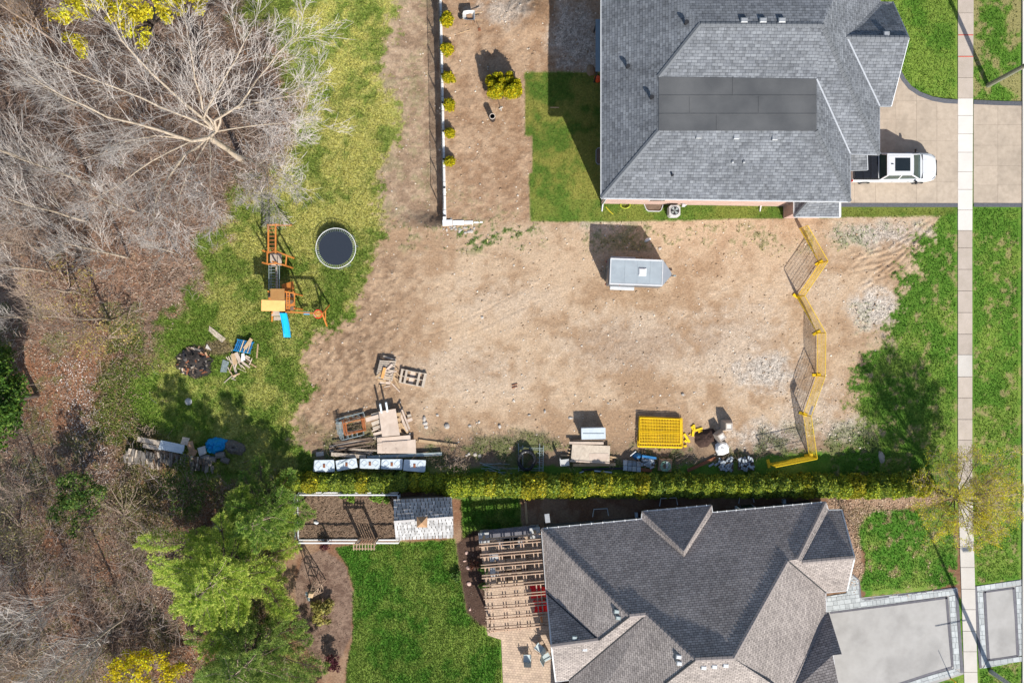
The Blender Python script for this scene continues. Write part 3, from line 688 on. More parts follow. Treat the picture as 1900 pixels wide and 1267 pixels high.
# kerb and road at the right-hand edge
ribbon('curb', [(1898.5, -400), (1898.5, 1700)], 5, -.2, .12, m_concnew)
mb = MB(); mb.prism([gp(1901, -3000), gp(2110, -3000), gp(2110, 4000), gp(1901, 4000)], -.3, -.02 + .03); struct('road', mb, m_road)

# neighbour's driveway: grey field, charcoal bands, paver borders laid stone by stone
FIELD = [(1546, 1134), (1754, 1108), (1765, 1236), (1668, 1267), (1560, 1310), (1500, 1310), (1500, 1138)]
mb = MB(); mb.prism([gp(*p) for p in [(1500, 1112), (1600, 1108), (1776, 1090), (1788, 1250), (1668, 1290), (1560, 1330), (1500, 1330)]], -.25, .012)
nd = struct('neighbour_driveway', mb, m_asphalt)
MB().prism([gp(*p) for p in FIELD], .012, .03).build('driveway_field', m_asphalt, nd)
for pts, w in (([(1540, 1136), (1655, 1121.5), (1757, 1108)], 4), ([(1756, 1107), (1762, 1180), (1767, 1236)], 5), ([(1766, 1237), (1720, 1251), (1668, 1268), (1560, 1312)], 4),
               ([(1774, 1092), (1779, 1160), (1785, 1247)], 5.5)):
    ribbon('paver_band', pts, w, .012, .04, m_paverdark, nd)
def pave(poly, ang, sw_, sh_, parent, mat, z0, z1, holes=(), name='paver'):
    ca, sa = math.cos(ang), math.sin(ang)
    rp = [(x * ca + y * sa, -x * sa + y * ca) for x, y in poly]
    rh = [[(x * ca + y * sa, -x * sa + y * ca) for x, y in h] for h in holes]
    x0, x1 = min(p[0] for p in rp), max(p[0] for p in rp); y0, y1 = min(p[1] for p in rp), max(p[1] for p in rp)
    y = y0; n = 0
    while y < y1:
        hgt = sh_ * random.choice((.8, 1.0, 1.15)); x = x0 - random.uniform(0, sw_)
        while x < x1:
            ww = sw_ * random.choice((.75, 1.0, 1.3)); p = clip_poly(rp, x + .25, x + ww - .25, y + .25, y + hgt - .25)
            if len(p) >= 3 and area(p) > 5:
                cx = sum(q[0] for q in p) / len(p); cy = sum(q[1] for q in p) / len(p)
                if not any(float(sdpoly(np.array([cx]), np.array([cy]), h)[0]) > 0 for h in rh):
                    q = [gp(a * ca - b3 * sa, a * sa + b3 * ca) for a, b3 in p]
                    MB().prism(q, z0, z1 + random.uniform(-.003, .003)).build(name, mat, parent); n += 1
            x += ww
        y += hgt
    return n
pave([(1532, 1106), (1570, 1100), (1574, 1068), (1580, 1066), (1592, 1075), (1596, 1108), (1600, 1111), (1772, 1091), (1773, 1102), (1660, 1118), (1532, 1135)], -.125, 10, 8.5, nd, m_paver, .012, .042, [])
pave([(1760.5, 1106), (1771.5, 1104), (1781, 1240), (1769.5, 1240)], -.07, 8, 10, nd, m_paver, .012, .042)
pave([(1771, 1240), (1782, 1248), (1720, 1266), (1668, 1284), (1660, 1274), (1720, 1254)], -.30, 10, 8.5, nd, m_paver, .012, .042)
ribbon('paver_band', [(1572, 1066), (1582, 1066), (1593, 1076), (1597, 1113)], 3, .012, .043, m_paverdark, nd)
ribbon('paver_band', [(1598, 1113), (1700, 1100), (1774, 1090)], 2.4, .012, .043, m_paverdark, nd)
mb = MB(); mb.prism([gp(*p) for p in [(1807, 1088), (1897, 1074), (1897, 1215), (1818, 1240)]], -.25, .012); na = struct('neighbour_driveway_apron', mb, m_asphalt)
MB().prism([gp(*p) for p in [(1828, 1099), (1879, 1092), (1887, 1214), (1835, 1222)]], .012, .03).build('driveway_field', m_asphalt, na)
for pts, w in (([(1826, 1098), (1881, 1090.5)], 3), ([(1880.5, 1090), (1885, 1150), (1888, 1217)], 5), ([(1888, 1216.5), (1833, 1223.5)], 3), ([(1826.5, 1097), (1831, 1180), (1834, 1224)], 5), ([(1809.5, 1087), (1814, 1170), (1819, 1238)], 5)):
    ribbon('paver_band', pts, w, .012, .04, m_paverdark, na)
pave([(1812, 1087), (1895, 1075), (1895, 1083), (1884, 1086), (1823, 1096), (1813, 1098)], -.14, 10, 8, na, m_paver, .012, .042)
pave([(1813, 1098), (1823, 1098), (1830, 1225), (1821, 1236)], -.07, 8, 10, na, m_paver, .012, .042)
pave([(1884, 1088), (1895, 1086), (1896, 1216), (1891, 1217)], -.05, 8, 10, na, m_paver, .012, .042)
pave([(1832, 1226), (1896, 1217), (1896, 1226), (1824, 1239)], -.14, 10, 8, na, m_paver, .012, .042)

# neighbour's patio: small tan pavers (too small to pick apart), one sheet
m_patio = blockmat('tan_patio_pavers', (.56, .42, .30), (.46, .34, .25), (.26, .19, .14), .22, .17, .010, .5)
def uvsheet(name, pts, z, mat, ang=0.0, kind='structure', z0=-.2):
    mb = MB(); mb.prism([gp(*p) for p in pts], z0, z); o = mb.build(name, mat)
    me = o.data; uvl = me.uv_layers.new(name='UVMap'); ca, sa = math.cos(ang), math.sin(ang)
    for lp in me.loops:
        co = me.vertices[lp.vertex_index].co; uvl.data[lp.index].uv = (co.x * ca - co.y * sa, co.x * sa + co.y * ca)
    if kind: o['kind'] = kind
    return o
uvsheet('patio', [(892, 1000), (1012, 985), (1050, 1330), (936, 1330), (930, 1186), (905, 1178)], .03, m_patio, .09)

# ================================================================ HOUSES
def plane_px(A, B, C):
    A, B, C = Vector(A), Vector(B), Vector(C); n = (B - A).cross(C - A).normalized(); o = Vector((0, 0, CAM_H))
    def f(u, v):
        d = Vector(((u - 950.0) / FPX, (633.5 - v) / FPX, -1.0)); k = n.dot(A - o) / n.dot(d); return o + d * k
    return f
def roof_slope(parent, pts, mat, name='roof_slope', th=.07):
    """one roof plane (ring of world points) as a slab with shingle courses along the slope"""
    pts = [Vector(p) for p in pts]
    n = Vector((0, 0, 0))
    for i in range(len(pts)): n += (pts[i - 1]).cross(pts[i])
    if n.z < 0: pts.reverse(); n = -n
    n.normalize()
    h = Vector((0, 0, 1)).cross(n); h = h.normalized() if h.length > .02 else Vector((1, 0, 0)); s = n.cross(h)
    base = org(parent); k = len(pts)
    me = D.meshes.new(name)
    Vv = [p - base for p in pts] + [p - base - Vector((0, 0, th)) for p in pts]
    Ff = [tuple(range(k)), tuple(range(2 * k - 1, k - 1, -1))] + [(i, k + i, k + (i + 1) % k, (i + 1) % k) for i in range(k)]
    me.from_pydata(Vv, [], Ff); me.update()
    uvl = me.uv_layers.new(name='UVMap')
    for lp in me.loops:
        co = me.vertices[lp.vertex_index].co + base; uvl.data[lp.index].uv = (co.dot(h), co.dot(s))
    return link_mesh(me, name, mat, parent, base)
def cap(parent, a, b2, mat, w=.28, name='ridge_cap'):
    """ridge or hip cap: short overlapping cap shingles"""
    a, b2 = Vector(a), Vector(b2); L = (b2 - a).length; t = (b2 - a).normalized(); sd = t.cross(Vector((0, 0, 1))).normalized()
    mb = MB(); n = max(2, int(L / .3)); up = sd.cross(t)
    for i in range(n):
        p = a + t * (L * i / n); q = a + t * (L * (i + 1) / n)
        mb.add([p - sd * w / 2 - up * .01, p + up * .055, p + sd * w / 2 - up * .01, q - sd * w / 2 - up * .03, q + up * .03, q + sd * w / 2 - up * .03],
               [(0, 1, 4, 3), (1, 2, 5, 4), (0, 2, 1), (3, 4, 5)])
    return mb.build(name, mat, parent)
def gutter(parent, a, b2, mat=None, w=.12, name='gutter'):
    mb = MB(); a = Vector(a) - Vector((0, 0, .07)); b2 = Vector(b2) - Vector((0, 0, .07)); mb.beam(a, b2, w, .12); return mb.build(name, mat or m_gutter, parent)
def flash(parent, a, b2, mat, w=.10):
    mb = MB(); mb.beam(Vector(a) + Vector((0, 0, .02)), Vector(b2) + Vector((0, 0, .02)), w, .05); return mb.build('valley_flashing', mat, parent)
def roof_vent(parent, p, mat, rz=0.0, d=(.36, .34, .17)):
    mb = MB(); mb.box(Vector(p) + Vector((0, 0, d[2] / 2 - .05)), d, rz, .04); return mb.build('roof_vent', mat, parent)

# ---- grey shingled house (top)
m_sh1 = shingle('blue_grey_shingles', (.21, .222, .240), (.150, .160, .178), (.06, .067, .078), .36, .19, .012, .95)
m_sh1cap = M('shingle_cap', (.155, .165, .178), (.12, .128, .14), 8, .9)
m_valley = M('valley_metal', (.40, .42, .45), (.34, .36, .39), 4, .5, 0, metal=.2)
mm, t, b, out = nt('roof_membrane'); m_membrane = mm
uv = N(t, 'ShaderNodeTexCoord'); no = N(t, 'ShaderNodeTexNoise'); no.inputs['Scale'].default_value = .5; no.inputs['Detail'].default_value = 8; t.links.new(uv.outputs['Object'], no.inputs['Vector'])
n5 = N(t, 'ShaderNodeTexNoise'); n5.inputs['Scale'].default_value = 26; t.links.new(uv.outputs['Object'], n5.inputs['Vector'])
c = mixc(t, ramp(t, no.outputs[0], [(.35, 0.0), (.65, 1.0)]), (.066, .069, .073), (.104, .106, .108)); c = mixc(t, 1.0, c, ramp(t, n5.outputs[0], [(.3, .85), (.7, 1.15)]), 'MULTIPLY')
t.links.new(c, b.inputs['Base Color']); b.inputs['Roughness'].default_value = .9
h1 = thing('house', 'large brick house with blue-grey shingled hip roof and dark flat roof panel', 'house', P(1300, 220, 0))
ZE, ZD = 6.2, 8.2
A = P(1116, 367.5, ZE); Bf = P(1222, 243, ZD); Cb = P(1222, 143, ZD); Ad = P(1578, 374, ZE)
wpl = plane_px(A, P(1116, 100, ZE), Bf); Dr = wpl(1300, 45)            # west slope, ridge end
ZR = Dr.z
Er = P(1526, 46, ZR); Dk = P(1515, 243, ZD); Dk2 = P(1515, 147, ZD)
Vb = P(1577.5, 285.5, ZE); Hb = P(1632, 287, ZE)
Gm = P(1571, 69, ZE); epl = plane_px(Hb, P(1632, 190, ZE), Er); Gm = epl(1571, 69); Vr = P(1632, 197, ZE)
Ge = P(1687, 70.5, Gm.z); Gs = P(1654, 197, ZE); Gn = P(1657, 4, ZE - .15); Gw = epl(1634, 3); Gw = P(1634, 3, ZE + .1)
NW = P(1116, -260, ZE); NE_ = P(1640, -260, ZE)
Ntop = Vector((Dr.x, NW.y - 0, 0))
# north side: ridge falls to eaves beyond the frame
yN = P(0, -200, ZE).y
Nw = Vector((A.x, yN, ZE)); Ne = Vector((Hb.x, yN, ZE))
hipW = wpl(1250, -8); hipW2 = Vector((A.x + 1.2, yN, ZE + .8))
roof_slope(h1, [A, Bf, Cb, Dr, Vector((A.x + .4, yN, ZE + .25)), Vector((A.x, yN, ZE))], m_sh1)
roof_slope(h1, [A, Ad, Dk, Bf], m_sh1)
roof_slope(h1, [Bf + Vector((0, 0, .03)), Dk + Vector((0, 0, .03)), Dk2 + Vector((0, 0, .03)), Cb + Vector((0, 0, .03))], m_membrane, 'flat_roof')
roof_slope(h1, [Cb, Dk2, Er, Dr], m_sh1)
roof_slope(h1, [Dr, Er, Vector((Er.x + 3.3, yN, ZE + .3)), Vector((A.x + .4, yN, ZE + .25))], m_sh1)
roof_slope(h1, [Dk2, Vb, Hb, Er], m_sh1)
roof_slope(h1, [Dk, Ad, Vb, Dk2], m_sh1)
roof_slope(h1, [Er, Hb, Vr, Gm, Gw, Vector((Hb.x, yN, ZE)), Vector((Er.x + 3.3, yN, ZE + .3))], m_sh1)
roof_slope(h1, [Gm, Vr, Gs, Ge], m_sh1)
roof_slope(h1, [Gm, Ge, Gn, Gw], m_sh1)
for a, b2 in ((A, Bf), (Cb, Dr), (Dk, Ad), (Er, Hb), (Dr, Er), (Gm, Ge)): cap(h1, a, b2, m_sh1cap)
for a, b2 in ((Dk2, Vb), (Gm, Vr)): flash(h1, a, b2, m_valley)
for vv in (178, 212):   # welded laps of the membrane
    mb = MB(); mb.beam(P(1223, vv, ZD + .04), P(1514, vv, ZD + .04), .06, .03); mb.build('membrane_seam', m_membrane, h1)
for uu, v0, v1 in ((1360, 143.5, 178), (1280, 178, 212), (1408, 178, 212), (1330, 212, 242.5)):
    mb = MB(); mb.beam(P(uu, v0, ZD + .035), P(uu, v1, ZD + .035), .06, .03); mb.build('membrane_seam', m_membrane, h1)
for a, b2 in ((Vector((A.x, yN, ZE)), A), (A, Ad)): gutter(h1, a, b2)
for a, b2 in ((Ad, Vb), (Vb, Hb), (Hb, Vr), (Vr, Gs), (Gs, Ge), (Ge, Gn)): gutter(h1, a, b2, m_valley, .07)
spl = plane_px(A, Ad, Dk); upl = plane_px(Cb, Dk2, Er)
for uu, vv in ((1296, 253), (1366, 254), (1437, 256)): roof_vent(h1, spl(uu, vv), m_grey)
for uu, vv in ((1359, 301), (1380, 301)): roof_vent(h1, spl(uu, vv), m_grey, 0, (.16, .16, .2))
npl = plane_px(Dr, Er, Vector((A.x + .4, yN, ZE + .25)))
for uu in (1380, 1415, 1450): roof_vent(h1, npl(uu, 39), m_grey, 0, (.42, .3, .22))
gpl = plane_px(Gm, Ge, Gn); roof_vent(h1, gpl(1644, 64), m_grey, 0, (.36, .3, .2))
for uu, vv in ((1208, 183), (1272, 45), (1164, 126)): 
    q = wpl(uu, vv); mb = MB(); mb.tube([q - Vector((0, 0, .1)), q + Vector((0, 0, .32))], .09, 8); mb.tube([q + Vector((0, 0, .32)), q + Vector((0, 0, .40))], .14, 8); mb.build('roof_pipe', m_dark, h1)
q = spl(1247, 326); mb = MB(); mb.tube([q - Vector((0, 0, .1)), q + Vector((0, 0, .3))], .07, 8); mb.build('roof_pipe', m_dark, h1)
# little porch roof on the south side and the step roof by the garage
pz = 3.4
pa, pb2, pc, pd = P(1474, 402, pz), P(1559, 402.5, pz), P(1559, 374, pz + .55), P(1499, 374, pz + .75)
pe = P(1474, 372, pz)
roof_slope(h1, [pa, pb2, pc, pd], m_sh1, 'porch_roof_slope'); roof_slope(h1, [pe, pa, pd], m_sh1, 'porch_roof_slope'); cap(h1, pa, pd, m_sh1cap, .2)
for a, b2 in ((pe, pa), (pa, pb2), (pb2, pc)): gutter(h1, a, b2)
roof_slope(h1, [P(1577, 287, 5.4), P(1609, 286, 5.4), P(1610, 315, 5.0), P(1577, 316, 5.0)], m_sh1, 'garage_step_roof'); gutter(h1, P(1577, 316, 5.0), P(1610, 315, 5.0), m_valley, .07); gutter(h1, P(1609, 286, 5.4), P(1610, 315, 5.0), m_valley, .07)
# walls (set back under the eaves) and soffits
o_ = .62
wall = [(A.x + o_, A.y + o_), (Ad.x - o_, Ad.y + o_), (Vb.x - o_, Vb.y + o_), (Hb.x - o_, Hb.y + o_), (Hb.x - o_, yN), (A.x + o_, yN)]
MB().prism(wall, 0, ZE - .22).build('wall', m_brickwall, h1)
MB().prism([(A.x, A.y), (Ad.x, Ad.y), (Vb.x, Vb.y), (Hb.x, Hb.y), (Hb.x, yN), (A.x, yN)], ZE - .22, ZE - .13).build('soffit', m_gutter, h1)
MB().prism([(Vr.x - 1.2, Vr.y + .5), (Gs.x - .35, Gs.y + .5), (Gn.x - .35, Gn.y - .5), (Vr.x - 1.2, Gn.y - .5)], 0, ZE - .2).build('wall', m_brickwall, h1)
MB().prism([(pa.x + .3, A.y + o_ - .05), (pb2.x - .3, A.y + o_ - .05), (pb2.x - .3, pa.y + .35), (pa.x + .3, pa.y + .35)], 0, pz - .1).build('wall', m_brickwall, h1)
for uu in (1123, 1452):
    mb = MB(); bx = P(uu, 377, 0); yb = A.y + o_ - .06
    xx = A.x + o_ + .1 if uu < 1200 else P(1462, 370, ZE).x
    mb.tube([(xx, A.y + .06, ZE - .15), (xx, yb, ZE - .6), (xx, yb, .25), (xx - .05, yb - .5, .06)], .05, 6); mb.build('downspout', m_gutter, h1)
for uu, ww in ((1212, 1.2), (1330, 1.4), (1400, 1.4)):
    mb = MB(); q = P(uu, 377, 0); mb.box((q.x, A.y + o_ - .02, 2.2), (ww, .06, 1.3)); w_ = mb.build('window', m_gutter, h1)
    mb = MB(); mb.box((q.x, A.y + o_ - .055, 2.2), (ww - .16, .03, 1.14)); mb.build('pane', m_glass, w_)

# ---- neighbour's brown house (bottom)
m_sh2 = shingle('brown_grey_shingles', (.41, .36, .33), (.30, .262, .245), (.11, .095, .09), .30, .155, .015, .75)
m_sh2cap = M('brown_shingle_cap', (.31, .27, .25), (.235, .205, .195), 8, .9)
h2 = thing('house', 'brown-grey shingled hip-roofed house beside the wooden pergola', 'house', P(1290, 1120, 0))
E2, R2z = 2.35, 8.35
nw = P(1005, 981, E2); ne = P(1532, 931.5, E2)
R1 = P(1290, 1224, R2z); R2 = P(1361, 1221, R2z)
npl2 = plane_px(nw, ne, (R1 + R2) / 2)
P2 = npl2(1168, 1143); P1 = npl2(1199, 1140); K1 = npl2(1462, 1040); K2 = npl2(1480, 1037)
d1, d2_, dap = P(1192, 949, E2), P(1320, 937.5, E2), npl2(1269, 1033)
dn1, dn2 = npl2(1190.5, 963), npl2(1322, 951)
# big north slope
roof_slope(h2, [nw, P2, P1, R1, R2, K1, K2, ne], m_sh2)
# north bump: small hip standing proud of the slope
dt = P(1268.5, 1022, dap.z + .25)
roof_slope(h2, [d1, d2_, dt], m_sh2); roof_slope(h2, [dn1, d1, dt, dap], m_sh2); roof_slope(h2, [d2_, dn2, dap, dt], m_sh2)
for a, b2 in ((d1, dt), (d2_, dt)): cap(h2, a, b2, m_sh2cap, .22)
# west slope and the rear wing
ws = P(1014, 1100, E2); Vp = P(1111, 1187, 6.0)
wpl2 = plane_px(nw, ws, P2); Vp = wpl2(1111, 1187)
roof_slope(h2, [nw, ws, Vp, P2], m_sh2)
wb = P(1024, 1200, Vp.z); wn_ = P(1014, 1100, E2)
roof_slope(h2, [ws, Vp, P(1023, 1199, Vp.z - .05)], m_sh2)
sb = P(1031, 1264, E2); sb2 = P(1056, 1261, E2)
roof_slope(h2, [P(1023, 1199, Vp.z - .05), Vp, P2, P1, sb2, sb], m_sh2)
lowy = P(0, 1400, E2).y
w2 = plane_px(P1, R1, sb2)
roof_slope(h2, [P1, R1, w2(1233, 1268), w2(1150, 1340), Vector((sb2.x, lowy, E2)), sb2], m_sh2)
roof_slope(h2, [R1, R2, P(1432, 1268, 6.6), P(1520, 1345, 4), Vector((w2(1150, 1340).x, lowy, E2 + .3)), w2(1150, 1340), w2(1233, 1268)], m_sh2)
# east side: big slope, garage wing, front gable
Ee = P(1532, 1099, E2); Ef = P(1533, 1136, E2); eg = plane_px(K1, Ee, R2)
Gr = P(1471, 1268, 7.0); Gr = eg(1471, 1268)
roof_slope(h2, [K1, Ee, Ef, Gr, eg(1432, 1268), R2], m_sh2)
roof_slope(h2, [Ef, P(1538, 1136, E2), P(1562, 1213, 4.3), P(1545, 1215, 4.3), P(1560, 1290, 5.4), P(1462, 1290, Gr.z + .2), Gr], m_sh2)
roof_slope(h2, [P(1462, 1290, Gr.z + .2), P(1560, 1290, 5.4), P(1545, 1400, E2), P(1420, 1400, E2), eg(1432, 1268)], m_sh2)
gk1 = P(1489, 1043, K2.z - .12); ge = P(1586, 1034.5, gk1.z); gnw, gnE = P(1537, 946.5, E2), P(1562, 946, E2); gs = P(1572, 1095, E2)
roof_slope(h2, [ne, K2, gk1, gnw], m_sh2)
roof_slope(h2, [gnw, gk1, ge, gnE], m_sh2)
roof_slope(h2, [K1, Ee, gs, ge, gk1, K2], m_sh2)
for a, b2 in ((nw, P2), (P1, R1), (R1, R2), (R2, K1), (ne, K2), (gk1, ge), (Vp, P(1023, 1199, Vp.z - .05)), (P2, P1), (Ef, Gr)): cap(h2, a, b2, m_sh2cap)
for a, b2 in ((Vp, P2), (P1, sb2), (K1, Ee), (ws, Vp), (R1, w2(1233, 1268))): flash(h2, a, b2, m_dark, .08)
for a, b2 in ((nw, dn1), (dn1, d1), (d1, d2_), (d2_, dn2), (dn2, ne), (ne, gnw), (gnw, gnE), (gnE, ge), (ge, gs), (gs, Ee), (Ee, Ef), (nw, ws), (sb, sb2), (ws, P(1023, 1199, Vp.z - .05)), (P(1023, 1199, Vp.z - .05), sb)):
    gutter(h2, a, b2, None, .09)
# bright gutter hangers along the north eave
for a, b2, n_ in ((nw, dn1, 9), (d1, d2_, 7), (dn2, ne, 12)):
    for i in range(n_):
        q = a.lerp(b2, (i + .5) / n_); mb = MB(); mb.box(q + Vector((0, .02, .0)), (.05, .13, .04)); mb.build('gutter_hanger', m_white, h2)
wp3 = plane_px(P1, R1, sb2); sp3 = plane_px(R1, R2, P(1432, 1268, 6.6)); rp3 = plane_px(Vp, P2, sb2); rn3 = plane_px(ws, Vp, P(1023, 1199, Vp.z - .05))
for f_, uu, vv in ((wpl2, 1144, 1133), (wpl2, 1147, 1145), (wp3, 1259, 1217), (wp3, 1260, 1229), (rn3, 1066, 1182), (rp3, 1057, 1205), (rp3, 1085, 1203), (sp3, 1305, 1237), (sp3, 1325, 1235), (sp3, 1346, 1233)):
    roof_vent(h2, f_(uu, vv), m_gutter if vv > 1190 else m_galv, -.1, (.34, .26, .2))
w_h2 = []
off = .45
def inset(pts, d):
    c0 = sum((Vector((p.x, p.y, 0)) for p in pts), Vector((0, 0, 0))) / len(pts); r = []
    for p in pts:
        v_ = Vector((c0.x - p.x, c0.y - p.y, 0)); r.append((p.x + v_.normalized().x * d, p.y + v_.normalized().y * d))
    return r
foot = [nw, dn1, d1, d2_, dn2, ne, gnw, gnE, gs, Ee, Ef, P(1550, 1230, E2), P(1545, 1400, E2), P(1060, 1400, E2), sb2, sb, ws]
MB().prism(inset(foot, off), 0, E2 - .22).build('wall', m_siding, h2)
MB().prism([(p.x, p.y) for p in foot], E2 - .22, E2 - .12).build('soffit', m_gutter, h2)
for uu, vv, ww, rz in ((1110, 966, 1.0, .095), (1255, 941, 1.2, .085), (1382, 936, 1.2, .095)):
    q = P(uu, vv, 1.4); mb = MB(); mb.box((q.x, q.y - .35, 1.6), (ww, .5, 1.2), rz); w_ = mb.build('window', m_gutter, h2)
    mb = MB(); mb.box((q.x, q.y - .1, 1.6), (ww - .18, .06, 1.0), rz); mb.build('pane', m_glass, w_)
# window wells with pale rims north of the brown house
for k, (uu, vv, ww) in enumerate(((1114, 958, 1.15), (1240, 938, 1.3), (1384, 933, 1.1))):
    q = P(uu, vv, 0); t_ = thing('window_well', ('pale-rimmed window well below the brown house, beside the hedge', 'pale-rimmed window well under the projecting bay of the brown house', 'shaded window well beside the front end of the brown house')[k], 'window well', q)
    mb = MB(); mb.tube([q + Vector((-ww / 2, 0, .12)), q + Vector((-ww / 2 + .1, .55, .12)), q + Vector((ww / 2 - .1, .6, .12)), q + Vector((ww / 2, .08, .12))], .035, 6); mb.build('rim', m_white, t_)
    mb = MB()
    for a, b2 in (((-ww / 2, 0), (-ww / 2 + .1, .55)), ((-ww / 2 + .1, .55), (ww / 2 - .1, .6)), ((ww / 2 - .1, .6), (ww / 2, .08))):
        mb.beam(q + Vector((a[0], a[1], .05)), q + Vector((b2[0], b2[1], .05)), .04, .1)
    mb.build('liner', m_galv, t_)

# ---- garden shed with shake roof
sh = thing('garden_shed', 'wooden garden shed with white weathered shake roof and copper cupola', 'shed', P(786, 958, 0))
ze, zr = 2.2, 3.25
sNW, sNE, sRW, sRE, sSW, sSE = P(730, 928, ze), P(838.5, 923, ze), P(731, 968, zr), P(841, 959.5, zr), P(734, 1000, ze), P(842, 995.5, ze)
MB().prism(inset([sNW, sNE, sSE, sSW], .25), 0, ze - .02).build('wall', m_cedarwood, sh)
gb = MB()
for a, r_, c_ in ((sNW, sRW, sSW), (sNE, sRE, sSE)):
    i_ = .2 if a is sNW else -.2
    gb.add([a + Vector((i_, -.1, -.03)), r_ + Vector((i_, 0, -.1)), c_ + Vector((i_, .1, -.03)), a + Vector((i_ * 1.5, -.1, -.03)), r_ + Vector((i_ * 1.5, 0, -.1)), c_ + Vector((i_ * 1.5, .1, -.03))],
           [(0, 1, 2), (5, 4, 3), (0, 3, 4, 1), (1, 4, 5, 2)])
gb.build('gable', m_cedarwood, sh)
m_shakeN = M('shade_side_shake', (.50, .475, .45), (.37, .35, .33), 6, .85, .4, rnd=.32); m_shakeS = M('sun_side_shake', (.47, .465, .46), (.30, .295, .29), 9, .85, .5, rnd=.30)  # light offset put into colour: north warmed for blue shade, south lowered for sun
def shakes(a, b2, r0, r1, rows, cols_, mat):
    deck = MB(); dn = Vector((0, 0, -.04)); deck.add([a + dn, b2 + dn, r1 + dn, r0 + dn, a + dn * 2, b2 + dn * 2, r1 + dn * 2, r0 + dn * 2], [(0, 1, 2, 3), (7, 6, 5, 4), (0, 4, 5, 1), (1, 5, 6, 2), (2, 6, 7, 3), (3, 7, 4, 0)])
    rs = deck.build('roof_deck', m_wooddark, sh)
    nrm = (b2 - a).cross(r0 - a).normalized(); nrm = nrm if nrm.z > 0 else -nrm
    for j in range(rows):
        f0, f1 = j / rows, min(1.0, (j + 1.25) / rows); x = 0.0
        while x < 1:
            w = random.uniform(.75, 1.3) / cols_; x1 = min(1.0, x + w)
            def pt(fx, fy): return a.lerp(b2, fx).lerp(r0.lerp(r1, fx), fy)
            g = .006; jl = random.uniform(-.02, .02) / rows
            p = [pt(x + g, max(0, f0 + jl)), pt(x1 - g, max(0, f0 + jl)), pt(x1 - g, f1), pt(x + g, f1)]
            lo = nrm * random.uniform(.085, .125); hi = nrm * .012
            MB().hexa([p[0], p[1], p[2], p[3], p[0] + lo, p[1] + lo, p[2] + hi, p[3] + hi]).build('shake', mat, rs)
            x = x1
shakes(sNW, sNE, sRW, sRE, 6, 15, m_shakeN); shakes(sSW, sSE, sRW, sRE, 6, 16, m_shakeS)
MB().beam(sRW + Vector((0, 0, .03)), sRE + Vector((0, 0, .03)), .16, .06).build('ridge_board', m_shakeN, sh)
q = P(784, 966, zr); mb = MB(); mb.box(q + Vector((0, 0, .12)), (.46, .46, .5), .05); cu = mb.build('cupola', m_cedarwood, sh)
mb = MB(); h_ = .36; z0 = q.z + .37
mb.add([q + Vector((-h_, -h_, .37)), q + Vector((h_, -h_, .37)), q + Vector((h_, h_, .37)), q + Vector((-h_, h_, .37)), q + Vector((0, 0, .72))], [(0, 1, 4), (1, 2, 4), (2, 3, 4), (3, 0, 4), (3, 2, 1, 0)])
mb.build('cupola_roof', M('copper_roof', (.42, .26, .15), (.33, .19, .10), 5, .5), cu)

# ================================================================ TREES AND PLANTS
def rperp(t):
    r = Vector((random.gauss(0, 1), random.gauss(0, 1), random.gauss(0, 1))); r -= t * r.dot(t)
    return r.normalized() if r.length > 1e-4 else Vector((1, 0, 0))
class Branches:
    def __init__(s): s.thick = MB(); s.thin = MB(); s.tips = []
    def limb(s, path, r0, r1, n=6):
        m = len(path); rr = [r0 + (r1 - r0) * i / (m - 1) for i in range(m)]
        (s.thick if r0 > .035 else s.thin).tube(path, rr, n if r0 > .035 else 3, cap=False)
    def grow(s, p, d, L, r, lev, up=.12, spread=.75, kids=(9, 7, 5), bend=.22):
        n = 5 if lev == 0 else (4 if lev == 1 else 3)
        path = [Vector(p)]; t = d.normalized()
        for i in range(n):
            t = (t + rperp(t) * bend * random.uniform(.3, 1) + Vector((0, 0, up * .5))).normalized(); path.append(path[-1] + t * (L / n))
        s.limb(path, r, r * .45 if lev < 3 else r * .4, 5 if lev < 2 else 4)
        s.sprout(path, L, r, lev, up, spread, kids)
    def sprout(s, path, L, r, lev, up=.12, spread=.75, kids=(9, 7, 5), t0=.22):
        if lev >= len(kids): s.tips.append(path[-1]); s.tips.append(path[len(path) // 2]); return
        m = len(path) - 1
        for k in range(kids[lev]):
            f = t0 + (1 - t0) * (k + random.random()) / kids[lev]; f = min(f, .999); i = int(f * m); fr = f * m - i
            p = path[i].lerp(path[i + 1], fr); t = (path[i + 1] - path[i]).normalized()
            d = (t * random.uniform(.55, 1.0) + rperp(t) * spread * random.uniform(.6, 1.2) + Vector((0, 0, up))).normalized()
            l = L * random.uniform(.42, .78) * (1.15 - .5 * f); rr = max(.0105, r * (1 - .5 * f) * random.uniform(.36, .52))
            s.grow(p, d, l, rr, lev + 1, up, spread, kids)
